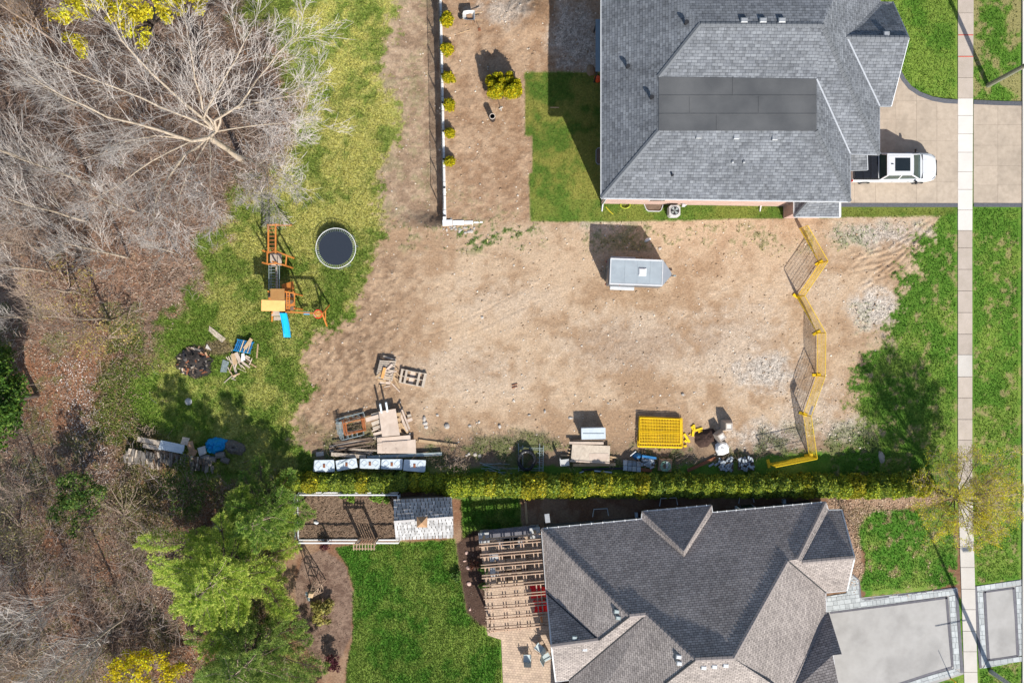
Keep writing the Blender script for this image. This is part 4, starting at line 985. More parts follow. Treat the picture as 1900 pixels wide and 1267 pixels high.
def leaves(centers, per, spread, size, pal, flat=.0, aspect=1.7, jit=.28, clump=.35):
    """loose leaf faces round each centre; returns verts, faces(quads), colours"""
    C = np.array([tuple(c) for c in centers]); n = len(C) * per
    ci = np.repeat(np.arange(len(C)), per)
    off = RNG.normal(0, 1, (n, 3)); off /= np.maximum(np.linalg.norm(off, axis=1, keepdims=True), 1e-6); off *= (RNG.random((n, 1)) ** .45) * spread
    off[:, 2] *= (1 - flat)
    p = C[ci] + off
    a = RNG.normal(0, 1, (n, 3)); a /= np.linalg.norm(a, axis=1, keepdims=True)
    b = np.cross(a, RNG.normal(0, 1, (n, 3))); b /= np.maximum(np.linalg.norm(b, axis=1, keepdims=True), 1e-6)
    s = size * RNG.uniform(.55, 1.4, (n, 1)); a = a * s * aspect * .5; b = b * s * .5
    V_ = np.stack([p - a, p - b, p + a, p + b], 1).reshape(-1, 3); F_ = np.arange(4 * n).reshape(-1, 4)
    pal = np.array(pal); hue = RNG.random((len(C), 1)); base = pal[0] * (1 - hue) + pal[1] * hue
    cl = base[ci] * (1 + RNG.uniform(-clump, clump, (len(C), 1))[ci]) * RNG.uniform(1 - jit, 1 + jit, (n, 1))
    if len(pal) > 2:
        pk = RNG.random(n) < .25; cl[pk] = pal[2] * RNG.uniform(.7, 1.2, (pk.sum(), 1))
    return V_, F_, np.clip(cl, .003, .85)
def leafpart(name, parts, parent, mat=None):
    V_ = []; F_ = []; C_ = []; b0 = 0
    for v_, f_, c_ in parts: V_.append(v_); F_.append(f_ + b0); C_.append(c_); b0 += len(v_)
    base = org(parent); V_ = np.concatenate(V_) - np.array(base)
    return link_mesh(fast_mesh(name, V_, np.concatenate(F_), fcol=np.concatenate(C_)), name, mat or LEAF, parent, base)
def wiggle(pts, k=3, amp=.12):
    out = [Vector(pts[0])]
    for a, b2 in zip(pts[:-1], pts[1:]):
        a, b2 = Vector(a), Vector(b2)
        for i in range(1, k + 1):
            q = a.lerp(b2, i / k); out.append(q + (rperp((b2 - a).normalized()) * amp * random.random() if i < k else Vector((0, 0, 0))))
    return out
def finish_tree(root, br, trunk, bark, twig, leafsets=None, leafmat_=None):
    tr = trunk.build('trunk', bark, root, smooth=True)
    if br.thick.v: br.thick.build('limbs', bark, root, smooth=True)
    if br.thin.v: br.thin.build('crown', twig, root)
    if leafsets: leafpart('foliage', leafsets, root, leafmat_)

# ---- the great bare tree
random.seed(11)
base = P(452, 300, 0)
tr = thing('bare_tree', 'huge leafless pale grey tree with wide-spreading limbs above the woods edge', 'tree', base)
tk = MB(); br = Branches()
f1 = P(388, 256, 6.6); f2 = P(402, 244, 7.2); f0 = P(424, 278, 3.6)
tk.tube(wiggle([base - Vector((0, 0, .15)), f0, f1], 3, .06), [.23, .205, .19, .185, .18, .175, .17], 10)
LIMBS = [([f1, P(356, 262, 7.0), P(290, 240, 8.0), P(200, 218, 9.4), P(120, 180, 10.8), P(40, 130, 12)], .26),
         ([P(356, 262, 7.0), P(290, 252, 7.6), P(235, 262, 8.4), P(190, 285, 9.0), P(120, 305, 9.6)], .13),
         ([f1, f2, P(340, 190, 9.0), P(280, 135, 10.4), P(225, 75, 11.6), P(190, 15, 12.4)], .25),
         ([f2, P(376, 205, 8.6), P(362, 150, 10.0), P(352, 85, 11.2), P(340, 25, 12)], .15),
         ([f2, P(378, 218, 8.4), P(405, 165, 9.8), P(438, 110, 11.0), P(470, 50, 12)], .17),
         ([f2, P(398, 224, 8.0), P(445, 195, 9.2), P(475, 150, 10.2), P(515, 100, 11.2), P(565, 50, 12)], .19),
         ([f2, P(410, 208, 8.2), P(470, 192, 9.2), P(530, 180, 10.2), P(598, 150, 10.8)], .16),
         ([f0, P(452, 292, 4.6), P(478, 306, 5.6), P(498, 308, 6.6), P(525, 322, 7.4), P(550, 352, 8.0)], .13),
         ([P(478, 306, 5.6), P(496, 330, 6.6), P(500, 360, 7.4), P(520, 398, 8.0)], .10), ([P(478, 306, 5.6), P(505, 290, 6.8), P(535, 270, 7.6), P(560, 248, 8.2)], .09),
         ([P(478, 306, 5.6), P(470, 340, 6.6), P(462, 380, 7.4)], .07),
         ([f1, P(345, 285, 6.4), P(312, 330, 6.8), P(290, 365, 7.2), P(285, 410, 7.8), P(262, 440, 8.4)], .21),
         ([f1, P(345, 330, 7.4), P(325, 390, 8.2), P(335, 440, 8.8)], .10), ([f1, P(390, 320, 7.6), P(392, 370, 8.4), P(400, 410, 9)], .10),
         ([f2, P(300, 200, 9.4), P(220, 165, 10.8), P(130, 130, 12), P(50, 90, 12.6)], .15),
         ([f2, P(480, 232, 8.8), P(540, 228, 9.4), P(585, 215, 9.8)], .11),
         ([P(356, 262, 7.0), P(280, 300, 8.0), P(220, 345, 8.8), P(160, 375, 9.4)], .12)]
for pts, r in LIMBS:
    path = wiggle(pts, 2, .14); L = sum((path[i + 1] - path[i]).length for i in range(len(path) - 1))
    r *= .52; br.limb(path, r, r * .16, 7)
    br.sprout(path, L * .55, r * .5, 0, .10, .68, (14, 8, 4), .16)
finish_tree(tr, br, tk, m_bark, m_twig)

# ---- other leafless trees leaning out of the woods (tops lean away from the drone)
def bare(name, label, base_px, hgt, limbs, seed, bark, twig, group='leafless trees in the woods', kids=(18, 7, 4), r=.11, spread=.72, lean=(0, 0)):
    random.seed(seed); b0 = P(base_px[0], base_px[1], 0); o = thing(name, label, 'tree', b0, group); tk = MB(); br = Branches()
    top = b0 + Vector((lean[0], lean[1], hgt)); path = wiggle([b0 - Vector((0, 0, .1)), b0.lerp(top, .3), b0.lerp(top, .62), top], 2, .16)
    tk.tube(path, [r * (1 - .8 * i / (len(path) - 1)) for i in range(len(path))], 7)
    br.sprout(path, hgt * .66, r * .6, 0, .34, spread, kids, .2)
    finish_tree(o, br, tk, bark, twig); return o
BT = 'leafless grey tree standing among the brown undergrowth of the woods'
t1 = bare('bare_tree', BT, (175, 345), 11.5, 0, 21, m_bark, m_twig)
t2 = bare('bare_tree', BT, (165, 412), 10, 0, 22, m_bark, m_twig)
t3 = bare('bare_tree', BT, (240, 478), 9, 0, 23, m_bark, m_twig)
t4 = bare('bare_tree', BT, (120, 88), 11, 0, 24, m_twigbrown, m_twigbrown)
t5 = bare('bare_tree', BT, (205, 594), 9, 0, 25, m_bark, m_twigbrown, r=.09)
def again(src, u, v, rz, sc, label=BT):
    c = copy_tree(src); place(c, P(u, v, 0), rz, sc); c['label'] = label; return c
for s_, u, v, rz, sc in ((t1, 95, 505, 1.1, .85), (t2, 260, 395, 2.3, .75), (t3, 60, 300, .7, .9), (t4, 30, 180, 2.0, .8), (t5, 120, 470, 3.0, .9), (t3, 330, 470, 4.0, .6), (t2, 55, 420, 5.0, .8),
                         (t1, 60, 590, 2.6, .6), (t4, 260, 40, 1.0, .7), (t5, 150, 545, 5.1, .8), (t4, 65, 30, 3.6, .8), (t3, 150, 200, 5.5, .7)): again(s_, u, v, rz, sc)
BT2 = 'leafless grey tree leaning over the tangled brush below the dark pines'
for s_, u, v, rz, sc in ((t1, 240, 1140, 2.5, .95), (t2, 150, 1088, .9, .9), (t3, 60, 1130, 1.9, .9), (t5, 120, 1180, 4.2, .9), (t4, 205, 1200, .3, .7), (t2, 50, 1040, 3.3, .6), (t3, 110, 1235, 2.2, .8), (t5, 200, 1050, 3.3, .6), (t1, 20, 1210, .4, .7), (t4, 90, 900, .6, .55)):
    c = again(s_, u, v, rz, sc, BT2); c['group'] = 'leafless trees below the pines'

# ---- tangled twigs of the undergrowth: uncountable
def twigs(name, label, n, keep, region, pal, hmax=1.1, lmin=.4, lmax=1.6, w=.012):
    x0, x1, y0, y1 = region
    x = RNG.uniform((x0 - 950) * PX, (x1 - 950) * PX, n); y = RNG.uniform((633.5 - y1) * PX, (633.5 - y0) * PX, n)
    k = RNG.random(n) < gsample(keep, x, y); x = x[k]; y = y[k]; m = len(x)
    z = gsample(Zg, x, y) + RNG.random(m) ** 2 * hmax; L = RNG.uniform(lmin, lmax, m); a = RNG.uniform(0, 6.283, m); e = RNG.normal(.15, .45, m)
    d = np.stack([np.cos(a) * np.cos(e), np.sin(a) * np.cos(e), np.sin(e)], -1) * L[:, None]
    p = np.stack([x, y, z], -1); q = p + d; q[:, 2] = np.maximum(q[:, 2], .02); mid = (p + q) / 2 + RNG.normal(0, .10, (m, 3)) * L[:, None]; mid[:, 2] = np.maximum(mid[:, 2], .02)
    s = np.stack([-np.sin(a), np.cos(a), np.zeros(m)], -1) * (w * RNG.uniform(.6, 1.6, m))[:, None]; s2 = np.zeros_like(s); s2[:, 2] = w
    V_ = np.stack([p - s, p + s, p + s2, mid - s * .8, mid + s * .8, mid + s2, q], 1).reshape(-1, 3)
    f7 = np.array([(0, 1, 4), (0, 4, 3), (1, 2, 5), (1, 5, 4), (2, 0, 3), (2, 3, 5), (3, 4, 6), (4, 5, 6), (5, 3, 6)])
    F_ = (f7[None] + (np.arange(m) * 7)[:, None, None]).reshape(-1, 3)
    pal = np.array(pal); c_ = np.repeat(pal[RNG.integers(0, len(pal), m)] * RNG.uniform(.7, 1.2, (m, 1)), 9, 0)
    tag(link_mesh(fast_mesh(name, V_, F_, fcol=c_), name, DRYM), label, 'undergrowth', kind='stuff')
wk = woods * (1 - yard)
dens = wk * np.clip(.15 + sstep(480 - V, -40, 160) + sstep(V, 980, 1080) * .9 * sstep(330 - U, -40, 80) + .35 * sstep(V, 840, 900), 0, 1) * sstep(n1, .28, .5)
PALB = [(.34, .26, .21), (.25, .18, .14), (.48, .41, .37), (.17, .115, .085), (.40, .29, .235)]
twigs('undergrowth', 'tangle of bare brown brush covering the woods floor', 60000, dens, (-20, 560, -20, 1290), PALB, 1.3)
stripw = lot * strip * sstep(n1, .38, .5) * .8 * (np.hypot(U - 980, V - 850) > 34)
twigs('dead_weeds', 'dry weed stalks along the edge of the dirt lot', 9000, stripw, (545, 1450, 770, 890), [(.33, .24, .17), (.42, .33, .24), (.24, .17, .12)], .5, .25, .7, .008)

# ---- leafy trees made of clusters at given places
def leafy(name, label, base_px, clusters, pal, size, per, cat='tree', group=None, bark=None, r=.12, spread=None, seed=1, flat=.2, twig=None, tw=2):
    random.seed(seed); b0 = P(base_px[0], base_px[1], 0); o = thing(name, label, cat, b0, group); tk = MB(); br = Branches(); cs = []
    zt = max(c[2] for c in clusters); cen = sum((P(c[0], c[1], c[2]) for c in clusters), Vector((0, 0, 0))) / len(clusters); cen.z *= .55
    path = wiggle([b0 - Vector((0, 0, .1)), b0.lerp(cen, .5), cen], 2, .08)
    tk.tube(path, [r, r * .9, r * .8, r * .7, r * .6], 7)
    for (u, v, z, rad) in clusters:
        c = P(u, v, z); br.limb(wiggle([path[-2], path[-2].lerp(c, .5) + Vector((0, 0, -.1)), c], 2, .15), r * .4, .012, 5)
        for k in range(max(3, int(6 * rad))):
            d = rperp(Vector((0, 0, 1)).normalized()); d = Vector((random.gauss(0, 1), random.gauss(0, 1), random.gauss(.1, .6))).normalized() * rad * random.random() ** .5
            cs.append(c + d)
            if tw: br.limb([c, c + d * .6 + Vector((0, 0, .05)), c + d], .014, .006, 3)
    sets = [leaves(cs, per, spread or .38, size, pal, flat)]
    finish_tree(o, br, tk, bark or m_barkdark, twig or m_twigbrown, sets); return o
def scatter_clusters(cu, cv, ru, rv, z0, z1, rad, n, seed):
    rnd = random.Random(seed); out_ = []
    while len(out_) < n:
        a, b2 = rnd.uniform(-1, 1), rnd.uniform(-1, 1)
        if a * a + b2 * b2 > 1: continue
        k = 1 - (a * a + b2 * b2); out_.append((cu + a * ru, cv + b2 * rv, z0 + (z1 - z0) * (k ** .5) * rnd.uniform(.75, 1.05), rad * rnd.uniform(.7, 1.3)))
    return out_
YEL = [(.62, .53, .03), (.76, .64, .04), (.46, .42, .03)]
leafy('willow_tree', 'bright yellow budding willow behind the huge bare tree', (300, -20), [(110, 8, 9, 1.0), (135, 18, 9, .9), (160, 6, 9.5, .9), (185, 12, 9, .7), (150, 95, 8, .6), (138, 84, 8, .6), (235, 20, 9, .8), (250, 38, 8.6, .8), (262, 22, 9, .8), (240, 55, 8, .5),
      (300, 12, 8.5, .8), (315, 26, 8, .6), (275, 5, 9, .9), (330, 5, 8, .8), (365, 8, 7.6, .7), (270, 72, 7.6, .5), (212, 30, 8.6, .6), (120, -10, 9, .9)], YEL, .11, 80, r=.25, spread=.42, seed=3)
leafy('forsythia', 'brilliant yellow flowering shrub below the dark pine', (300, 1215), scatter_clusters(268, 1246, 68, 38, .9, 2.6, .55, 30, 4), [(.66, .52, .01), (.75, .62, .015), (.36, .36, .03)], .10, 38, 'shrub', r=.07, spread=.36, seed=5)
OCH = [(.46, .35, .10), (.34, .28, .11), (.52, .42, .13)]
leafy('budding_shrub', 'thin ochre-leaved shrub beside the large bare tree trunks', (130, 535), scatter_clusters(110, 535, 70, 60, 1.5, 3.5, .5, 26, 6), OCH, .085, 12, 'shrub', r=.07, spread=.5, seed=7)
leafy('budding_shrub', 'thin yellow-leaved shrub at the grassy edge of the woods', (205, 620), scatter_clusters(190, 622, 62, 40, 1.2, 2.8, .5, 24, 8), OCH, .08, 13, 'shrub', r=.06, spread=.5, seed=9)
leafy('budding_shrub', 'rusty brown-leaved bush at the corner of the woods', (40, 60), scatter_clusters(30, 60, 50, 55, 1.5, 4.0, .6, 22, 10), [(.40, .22, .07), (.34, .20, .09), (.30, .19, .10)], .09, 15, 'shrub', r=.07, spread=.5, seed=11)
DG = [(.030, .085, .016), (.055, .125, .020), (.11, .19, .03)]
leafy('evergreen_shrub', 'dense bright green evergreen at the edge of the reddish path', (70, 733), [(c[0], c[1], c[2], c[3]) for c in scatter_clusters(-2, 742, 44, 84, 2.6, 6.0, .75, 46, 12)], [(.04, .10, .014), (.085, .17, .022), (.16, .25, .035)], .13, 70, 'shrub', r=.2, spread=.5, seed=13)
leafy('evergreen_shrub', 'dark green juniper-like bush beside the small bare tree', (150, 905), scatter_clusters(143, 912, 36, 34, 1.6, 4.0, .5, 16, 14) + [(110, 955, 3.0, .6), (150, 965, 3.0, .6), (135, 980, 2.6, .5), (165, 945, 3, .5), (98, 965, 2.6, .45), (185, 915, 3.2, .5)], [(.045, .11, .02), (.10, .17, .035), (.19, .25, .05)], .11, 44, 'shrub', r=.1, spread=.42, seed=15)
leafy('green_shrub', 'broad green shrub growing in front of the log stack', (350, 895), scatter_clusters(345, 905, 46, 52, 1.0, 2.4, .5, 30, 16), [(.06, .115, .022), (.11, .17, .035), (.17, .20, .05)], .085, 30, 'shrub', r=.06, spread=.42, seed=17)
leafy('green_shrub', 'small olive shrub between the log stack and the hedge', (425, 905), scatter_clusters(425, 900, 36, 34, .7, 1.6, .4, 16, 18), [(.13, .15, .05), (.17, .18, .07), (.10, .13, .03)], .07, 16, 'shrub', r=.05, spread=.45, seed=19)
leafy('budding_shrub', 'pale olive bush in the brush beside the dark juniper', (225, 965), scatter_clusters(225, 960, 62, 70, .8, 2.0, .5, 34, 20), [(.25, .23, .10), (.31, .27, .13), (.17, .19, .06)], .065, 11, 'shrub', r=.05, spread=.5, seed=21)
leafy('budding_shrub', 'pale olive bush in the far corner of the woods', (30, 985), scatter_clusters(22, 985, 52, 60, 1.4, 3.4, .5, 30, 22), [(.33, .29, .12), (.38, .33, .16), (.24, .23, .08)], .075, 12, 'shrub', r=.06, spread=.5, seed=23)
leafy('budding_shrub', 'olive bush beside the brilliant yellow shrub', (170, 1235), scatter_clusters(160, 1245, 60, 34, 1.2, 3.0, .5, 26, 24), [(.27, .23, .09), (.32, .27, .11), (.18, .18, .05)], .075, 12, 'shrub', r=.06, spread=.5, seed=25)
leafy('budding_shrub', 'russet bush at the lowest corner of the woods', (30, 1245), scatter_clusters(20, 1245, 50, 30, 1.2, 3.2, .5, 22, 26), [(.34, .20, .08), (.30, .19, .10), (.25, .16, .08)], .08, 13, 'shrub', r=.06, spread=.5, seed=27)

# ---- pines: whorls of needle-covered branches
def needles(S, Dv, L, per, pal, w=.016, ln=.20):
    """feathery shoots: thin needle faces all round each shoot"""
    S = np.array([tuple(x) for x in S]); Dv = np.array([tuple(x) for x in Dv]); L = np.array(L); n = len(S) * per; si = np.repeat(np.arange(len(S)), per)
    t_ = RNG.random((n, 1)) ** .8; p = S[si] + Dv[si] * (L[si][:, None] * t_)
    q = RNG.normal(0, 1, (n, 3)); q -= Dv[si] * (q * Dv[si]).sum(1, keepdims=True); q /= np.maximum(np.linalg.norm(q, axis=1, keepdims=True), 1e-6)
    d = Dv[si] * .75 + q * .8; d[:, 2] += .18; d /= np.linalg.norm(d, axis=1, keepdims=True); l = ln * RNG.uniform(.6, 1.3, (n, 1)) * (1.15 - .5 * t_)
    s_ = np.cross(d, RNG.normal(0, 1, (n, 3))); s_ /= np.maximum(np.linalg.norm(s_, axis=1, keepdims=True), 1e-6); s_ *= w * RNG.uniform(.7, 1.4, (n, 1))
    V_ = np.stack([p - s_ * .6, p + d * l * .5 - s_, p + d * l, p + d * l * .5 + s_], 1).reshape(-1, 3); F_ = np.arange(4 * n).reshape(-1, 4)
    pal = np.array(pal); h = np.clip(RNG.random((len(S), 1)) * .9 + RNG.normal(0, .1, (len(S), 1)), 0, 1)[si]; cl = pal[0] * (1 - h) + pal[1] * h
    k = t_[:, 0] > .7; cl[k] = cl[k] * .5 + pal[2] * .5; cl = cl * RNG.uniform(.75, 1.25, (n, 1)); return V_, F_, np.clip(cl, .003, .85)
def pine(name, label, base_px, hgt, rmax, pal, seed, per=30, z0=.14, whorls=13, asym=None, group=None):
    random.seed(seed); b0 = P(base_px[0], base_px[1], 0); o = thing(name, label, 'tree', b0, group); tk = MB(); br = Branches(); S = []; Dv = []; Ls = []
    tk.tube(wiggle([b0 - Vector((0, 0, .1)), b0 + Vector((0, 0, hgt * .5)), b0 + Vector((.1, 0, hgt))], 3, .06), [.26, .24, .2, .17, .12, .07, .02], 8)
    for w in range(whorls):
        f = w / (whorls - 1); z = hgt * (z0 + (.985 - z0) * f); R = rmax * (1 - f) ** .85 + .3; nb = 6 if f < .7 else 5; a0 = random.random() * 6.28
        for k in range(nb):
            a = a0 + 6.283 * k / nb + random.uniform(-.35, .35); Lb = R * random.choice((.55, .8, 1.0, 1.25)) * random.uniform(.9, 1.1)
            if asym: Lb *= asym(a)
            e = Vector((math.cos(a), math.sin(a), 0)); p0 = b0 + Vector((0, 0, z + random.uniform(-.2, .2))); tip = p0 + e * Lb + Vector((0, 0, .20 * Lb * (.4 + f)))
            mid = p0.lerp(tip, .55) + Vector((0, 0, -.10 * Lb)) + Vector((-e.y, e.x, 0)) * random.uniform(-.12, .12) * Lb; path = wiggle([p0, mid, tip], 2, .03 * Lb)
            br.limb(path, .045 * (1 - f) + .014, .008, 5); m = max(5, int(Lb / .17)); side = Vector((-e.y, e.x, 0))
            for j in range(m):
                fj = min(.999, .22 + .78 * (j + random.random() * .7) / m); q = path[int(fj * 4)].lerp(path[int(fj * 4) + 1], fj * 4 - int(fj * 4)); wd = min(1.1, .48 * Lb * (1.08 - fj)) + .16
                for sgn in (-1, 1):
                    if random.random() < .12: continue
                    d = (side * sgn * random.uniform(.6, 1.0) + e * random.uniform(.5, 1.0) + Vector((0, 0, random.uniform(-.05, .35)))).normalized(); l = wd * random.uniform(.6, 1.1)
                    S.append(q); Dv.append(d); Ls.append(l)
                    if l > .5: S.append(q + d * l * .5); Dv.append((d + e * .8 + Vector((0, 0, .2))).normalized()); Ls.append(l * .5)
            S.append(path[-2]); Dv.append((path[-1] - path[-2]).normalized()); Ls.append((path[-1] - path[-2]).length + .15)
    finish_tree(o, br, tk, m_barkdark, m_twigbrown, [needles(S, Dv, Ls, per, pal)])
def lobes(*pk): return lambda a: .62 + sum(w * math.exp(-((math.atan2(math.sin(a - c), math.cos(a - c))) / s) ** 2) for c, s, w in pk)
pine('pine_tree', 'tall light green pine with feathery spreading branches beside the vegetable garden', (458, 1030), 11.0, 5.0,
     [(.28, .42, .065), (.52, .62, .11), (.72, .73, .18)], 31, 34, .13, 17, lobes((1.15, .4, .62), (2.9, .5, .45), (-1.9, .6, .4), (-.5, .5, .3)))
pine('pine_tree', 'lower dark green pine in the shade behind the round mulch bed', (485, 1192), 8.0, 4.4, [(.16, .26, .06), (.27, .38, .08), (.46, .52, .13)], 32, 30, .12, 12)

pine('pine_tree', 'mid-green pine between the hedge end and the light green pine', (512, 942), 7.0, 2.7, [(.15, .28, .05), (.28, .42, .08), (.45, .52, .12)], 33, 32, .16, 11)
# ---- maple on the verge, in yellow bud
random.seed(41)
b0 = P(1739, 911, 0); o = thing('maple_tree', 'street maple with yellow spring buds arching over the concrete sidewalk', 'tree', b0); tk = MB(); br = Branches()
fk = b0 + Vector((.1, .0, 2.3)); tk.tube(wiggle([b0 - Vector((0, 0, .1)), b0 + Vector((0, 0, 1.2)), fk], 2, .04), [.19, .17, .16, .15, .14], 8)
for u, v, z, r in ((1802, 902, 3.6, .05), (1845, 935, 5.2, .07), (1835, 968, 5.0, .075), (1800, 1000, 4.6, .05), (1790, 855, 5.0, .06), (1750, 850, 4.6, .055), (1850, 885, 5.6, .06), (1725, 895, 4.0, .05), (1730, 985, 4.0, .06), (1765, 985, 4.4, .05), (1868, 910, 5.6, .06), (1715, 945, 3.6, .045), (1860, 965, 5.2, .05), (1822, 845, 5.4, .05), (1800, 930, 6.6, .07), (1775, 900, 6.2, .06), (1835, 915, 6.8, .06), (1882, 898, 5.2, .05), (1878, 945, 5.0, .05), (1858, 862, 5.0, .05), (1846, 992, 4.6, .05), (1820, 1000, 4.2, .04)):
    path = wiggle([fk, fk.lerp(P(u, v, z), .5) + Vector((0, 0, .1)), P(u, v, z)], 3, .1); br.limb(path, r, .014, 5); L = (P(u, v, z) - fk).length
    br.sprout(path, L * .62, r * .5, 0, .12, .9, (8, 6, 4), .3)
tips = [p for p in br.tips if random.random() < .75]
sets = [leaves(tips, 5, .18, .045, [(.66, .58, .03), (.80, .64, .04), (.46, .52, .06)], 0, 1.4)]
finish_tree(o, br, tk, m_barkdark, m_twigbrown, sets)

# ---- cedar hedge: one clipped cedar after another
def cedar(name, label, cat, h, r, pal, seed, per, n, group=None, lo=.06, size=.085):
    random.seed(seed); o = thing(name, label, cat, (0, 0, 0), group)
    MB().tube([(0, 0, -.1), (0, 0, h * .8)], [.05, .02], 6).build('stem', m_barkdark, o)
    cs = []
    for i in range(n):
        f = random.random() ** .8; z = h * (lo + (1 - lo) * f); R = r * (1 - f ** 3.2) ** .7 * random.uniform(.72, 1.08); a = random.random() * 6.283
        cs.append(Vector((math.cos(a) * R, math.sin(a) * R, z + random.uniform(0, .1))))
    leafpart('foliage', [leaves(cs, per, .16, size, pal, .0, 2.2, .3, .35)], o); return o
CP = [(.29, .32, .028), (.58, .53, .04), (.17, .24, .03)]
HL = 'clipped yellow-green cedar in the long hedge between the dirt lot and the neighbour'
protos = [cedar('hedge_cedar', HL, 'hedge', 2.15 + .12 * (i % 3), .80 - .05 * (i % 2), [tuple(x * s for x, s in zip(c, ((1, 1, 1), (.72, .86, 1.1), (1.08, 1.0, .9), (.82, .95, 1.0), (.62, .78, 1.2))[i])) for c in CP], 51 + i, 15, (330, 300, 330, 270, 310)[i], 'cedars of the long hedge') for i in range(5)]
random.seed(60); k = 0; u = 532.0
while u < 1702:
    vv = 893 + (4 if u < 840 else 12) - max(0, u - 1500) * .02; vv = 892 if u < 830 else 898
    c = protos[k] if k < 5 else copy_tree(random.choice(protos))
    sc = random.uniform(.82, 1.16) * (.60 if u < 830 else (.70 if u < 1420 else .82))
    place(c, P(u, vv + random.uniform(-2, 2), 0), random.random() * 6.28, sc); c.scale = (1.02 if u > 830 else .86, 1.0 if u > 830 else .84, sc); k += 1; u += random.uniform(21, 25)
# small golden cedars by the retaining wall and the huddle of potted cedars
GP = [(.42, .38, .01), (.60, .48, .012), (.24, .28, .012)]
gl = 'small golden cedar planted along the white retaining wall'
g0 = cedar('golden_cedar', gl, 'shrub', .85, .34, GP, 71, 12, 110, 'golden cedars along the retaining wall', .04, .075)
for i, (u, v) in enumerate(((826, 37), (826, 91), (829, 143), (831, 194), (831, 245), (831, 298))):
    c = g0 if i == 0 else copy_tree(g0); place(c, P(u + 4, v + 4, 0), i * 1.3, 1.0); c.scale = [(1.05, 1.3, 1.1), (1.0, 1.2, .95), (1.15, .95, .9), (.95, 1.05, 1.15), (.85, .9, .85), (.95, .85, 1.0)][i]
pl_ = 'potted golden cedar huddled with others on the bare backyard dirt'
p0 = cedar('potted_cedar', pl_, 'shrub', 1.9, .23, GP, 72, 13, 120, 'potted cedars huddled on the bare backyard', .16, .075)
pot = MB(); pot.lathe([(.13, 0), (.17, .28), (.18, .28), (.18, .31)], (0, 0, 0), 12); pot.build('pot', m_black, p0)
for i, (u, v, s_) in enumerate(((909, 147, .9), (914, 158, 1.05), (921, 143, .95), (928, 142, .9), (931, 153, 1.0), (925, 168, 1.2), (918, 170, 1.0), (945, 141, .95), (943, 152, 1.0), (950, 152, .95), (958, 156, 1.05), (952, 168, 1.2), (944, 170, 1.05), (959, 166, 1.1), (937, 162, .9), (911, 169, .8))):
    c = p0 if i == 0 else copy_tree(p0); place(c, P(u - 0, v + 10, 0), i * 2.1, s_)
# garden shrubs
leafy('grass_clump', 'golden ornamental grass clump in the round mulch bed', (598, 1133), scatter_clusters(597, 1135, 22, 18, .3, .8, .3, 14, 81), [(.36, .32, .09), (.44, .39, .12), (.24, .24, .06)], .12, 26, 'shrub', r=.03, spread=.26, seed=82, tw=0)
leafy('red_shrub', 'small purple-red shrub below the round mulch bed', (621, 1222), scatter_clusters(620, 1228, 12, 16, .4, 1.1, .25, 12, 83), [(.12, .035, .045), (.17, .05, .06), (.07, .02, .025)], .08, 26, 'shrub', r=.03, spread=.22, seed=84, tw=0)
leafy('red_shrub', 'tiny purple-red shrub against the white garden fence', (604, 1012), scatter_clusters(605, 1013, 8, 6, .2, .6, .2, 8, 85), [(.14, .04, .05), (.2, .06, .07), (.08, .03, .03)], .07, 22, 'shrub', r=.02, spread=.18, seed=86, tw=0)
for i, (u, v, r_) in enumerate(((648, 917, 13), (705, 923, 12))):
    leafy('rhubarb_plant', ('leafy light green plant at the back of the vegetable bed', 'leafy light green plant in the vegetable bed close to the shed')[i], 'u' and (u, v), scatter_clusters(u, v, r_, r_ * .7, .1, .4, .2, 10, 87 + i), [(.18, .30, .04), (.26, .38, .06), (.12, .22, .03)], .13, 18, 'plant', r=.02, spread=.2, seed=88 + i, tw=0)
leafy('bare_shrub', 'brown leafless shrub at the front corner of the brown house', (1570, 965), scatter_clusters(1578, 968, 18, 22, .5, 1.3, .35, 14, 90), [(.28, .17, .11), (.34, .23, .16), (.22, .13, .09)], .05, 10, 'shrub', r=.04, spread=.35, seed=91)
for i, (u, v) in enumerate(((895, 1057), (897, 1090), (848, 1068), (880, 1048))):
    leafy('bed_plant', ('low green plant at the pergola edge of the dark bed', 'rounded green plant beside the pergola post in the dark bed', 'small green tuft on the lawn edge of the dark bed', 'small reddish plant in the middle of the dark bed')[i], (u, v), scatter_clusters(u, v, 6, 6, .15, .5, .15, 7, 92 + i), [(.10, .20, .04), (.16, .27, .06), (.07, .14, .03)] if i < 3 else [(.3, .12, .08), (.22, .1, .06), (.2, .14, .08)], .09, 16, 'plant', r=.02, spread=.16, seed=93 + i, tw=0)
leafy('bare_shrub', 'twiggy brown shrub beside the white moulded crates and the hedge', (838, 860), scatter_clusters(840, 862, 30, 20, .4, 1.2, .4, 16, 97), [(.24, .17, .12), (.30, .22, .15), (.16, .16, .06)], .045, 12, 'shrub', r=.03, spread=.4, seed=98)

